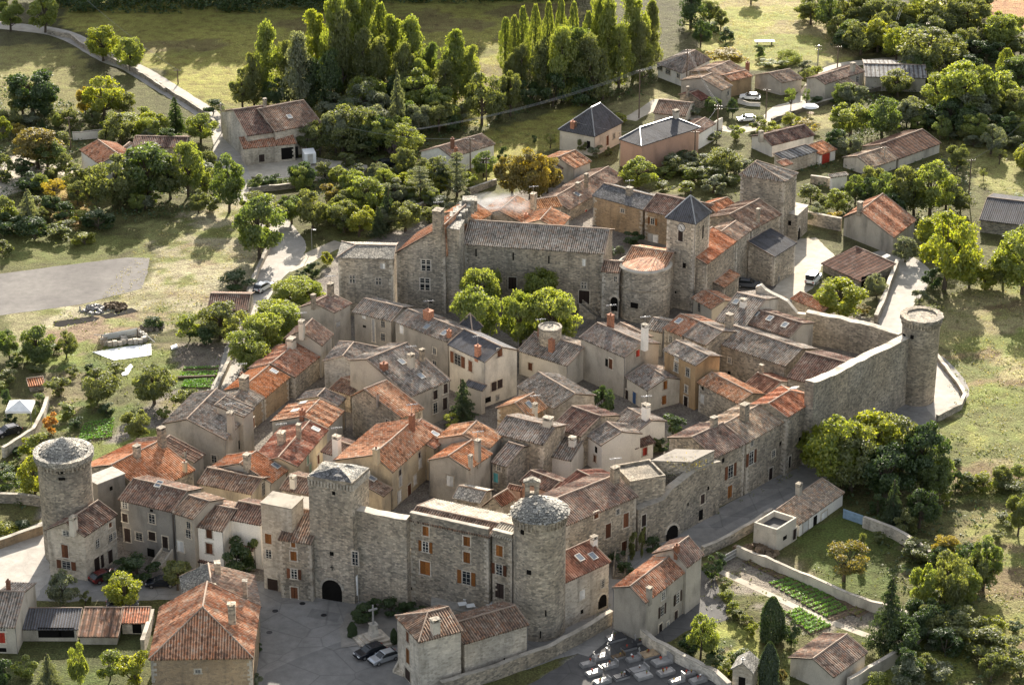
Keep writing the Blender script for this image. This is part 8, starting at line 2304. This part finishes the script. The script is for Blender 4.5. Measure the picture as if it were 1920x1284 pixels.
def gate(label, a, b, h_, mat):
    A, B = un(*px(a)), un(*px(b))
    r = thing('garden_gate', A, label, 'gate')
    d = B - A; n = 12
    m = MB()
    for k in (.15, .55, .95): m.tube([A + UP * h_ * k, B + UP * h_ * k], .05, mat, 5)
    m.build('gate_frame', r)
    m = MB()
    for i in range(n + 1): q = A + d * i / n; m.box(q + UP * h_ / 2, d.normalized() * .12, d.normalized().cross(UP) * .02, UP * h_ / 2, mat)
    m.build('bars', r)
gate('pale blue metal garden gate right of the tan cottage', (905, 345), (1010, 382), 1.5, 'metal_blue')
gate('white slatted gate beside the plank pile', (225, 605), (302, 560), 1.3, 'frame')
def parasol():
    Z(1280, 0)
    g = un(*px((717, 655)))
    r = thing('garden_parasol', g, 'cream garden parasol standing on the hamlet lawn', 'parasol')
    m = MB(); m.tube([g, g + UP * 2.6], .04, 'metal', 6); m.build('pole', r)
    m = MB(); m.lathe(g, [(1.7, 2.1), (1.2, 2.4), (.1, 2.75)], 'canvas', 12); m.build('canopy', r)
    t = MB(); t.lathe(g, [(.05, 0), (.05, .72), (.8, .72), (.8, .77), (.01, .77)], 'wood', 14); o = t.build('garden_table', None, g); tag(o, 'round table under the cream parasol', 'table')
parasol()
def trampoline(x, y, lab):
    g = un(*px((x, y)))
    r = thing('picnic_table', g, lab, 'table')
    m = MB(); m.box(g + UP * .75, (2.2, .2, 0), (-.08, .8, 0), (0, 0, .05), 'frame'); m.build('tabletop', r)
    m = MB()
    for s in (-1, 1): m.box(g + Vector((s * 1.6, 0, .35)), (.08, 0, 0), (0, .6, 0), (0, 0, .36), 'wood')
    m.build('trestle', r)
trampoline(460, 250, 'long pale table on the upper meadow')
def hedge(label, pts, h_, th, mat):
    P = [un(*px(p)) for p in pts]
    R = random.Random(9); V, F = [], []
    for a, b in zip(P, P[1:]):
        L = (b - a).length; d = (b - a).normalized(); n = Vector((-d.y, d.x, 0))
        for _ in range(int(L * 260)):
            q = a.lerp(b, R.random()) + n * R.uniform(-th, th) + UP * (h_ * R.uniform(.02, 1))
            leaf(V, F, R, q, .16, UP)
    m = MB(); m.v = [Vector(v) for v in V]; m.f = F; m.m = [0] * len(F); m.mats = [mat]
    o = m.build('hedge', None, P[0]); tag(o, label, 'hedge')
hedge('clipped yellow-green hedge bordering the upper meadow', [(535, 330), (600, 318), (660, 352), (560, 372)], 1.6, .7, 'leaf_lime')
Z(0, 0)
hedge('low green hedge line along the farmyard wall', [(1390, 1050), (1560, 1040), (1770, 1020)], 1.2, .6, 'leaf_green')
Z(1280, 856)
hedge('scrubby yellow hedge along the right field', [(1540, 165), (1740, 185), (1920, 200)], 1.8, 1.0, 'leaf_olive')
def wall_weeds(label, x, y, z, n, sp, mat):
    g = un(*px((x, y)), z)
    R = random.Random(int(x)); V, F = [], []
    for _ in range(n):
        q = g + Vector((R.gauss(0, sp), R.gauss(0, sp * .8), abs(R.gauss(0, .45))))
        leaf(V, F, R, q, .14, UP)
    m = MB(); m.v = [Vector(v) for v in V]; m.f = F; m.m = [0] * len(F); m.mats = [mat]
    o = m.build('wall_weeds', None, g); tag(o, label, 'weeds')
Z(1140, 660, 4.79)
wall_weeds('yellow-orange weeds growing on the rampart top beside the flat annex', 700, 1005, 9.6, 260, 1.3, 'leaf_gold')
wall_weeds('dark ivy tuft on the rampart wall below the yellow weeds', 560, 1100, 8.0, 160, .9, 'leaf_olive')
Z(1280, 428)
wall_weeds('grassy tuft on the rim of the far right tower', 1400, 455, 14.3, 80, .6, 'leaf_olive')
# ================================================================ smoke
def smoke():
    Z(740, 320, 4.79)
    g = un(*px((900, 330)), 8.0)
    m = MB()
    m.sphere(g, 1.0, 1.0, 'dark', 16, 10)
    me_name = 'smoke'
    o = m.build('smoke', None, g)
    o.scale = (7.5, 5.0, 2.6)
    mt = bpy.data.materials.new('smoke'); mt.use_nodes = True
    t = mt.node_tree
    t.nodes.remove(t.nodes['Principled BSDF'])
    v = N(t, 'VolumePrincipled')
    v.inputs['Color'].default_value = (.85, .85, .85, 1)
    tc = N(t, 'TexCoord')
    ln = N(t, 'VectorMath', operation='LENGTH'); t.links.new(tc.outputs['Object'], ln.inputs[0])
    f = mth(t, 'SUBTRACT', 1.0, ln.outputs['Value'], True)
    n_ = noi(t, tc.outputs['Object'], 2.2, 5, .65)
    dn = mth(t, 'MULTIPLY', mth(t, 'MULTIPLY', f, mth(t, 'MULTIPLY', mth(t, 'SUBTRACT', n_, .42, True), 6.0)), .5)
    t.links.new(dn, v.inputs['Density'])
    t.links.new(v.outputs[0], t.nodes['Material Output'].inputs['Volume'])
    o.data.materials.clear(); o.data.materials.append(mt)
    tag(o, 'thin white chimney smoke drifting over the roofs behind the castle', 'smoke', None, 'stuff')
smoke()
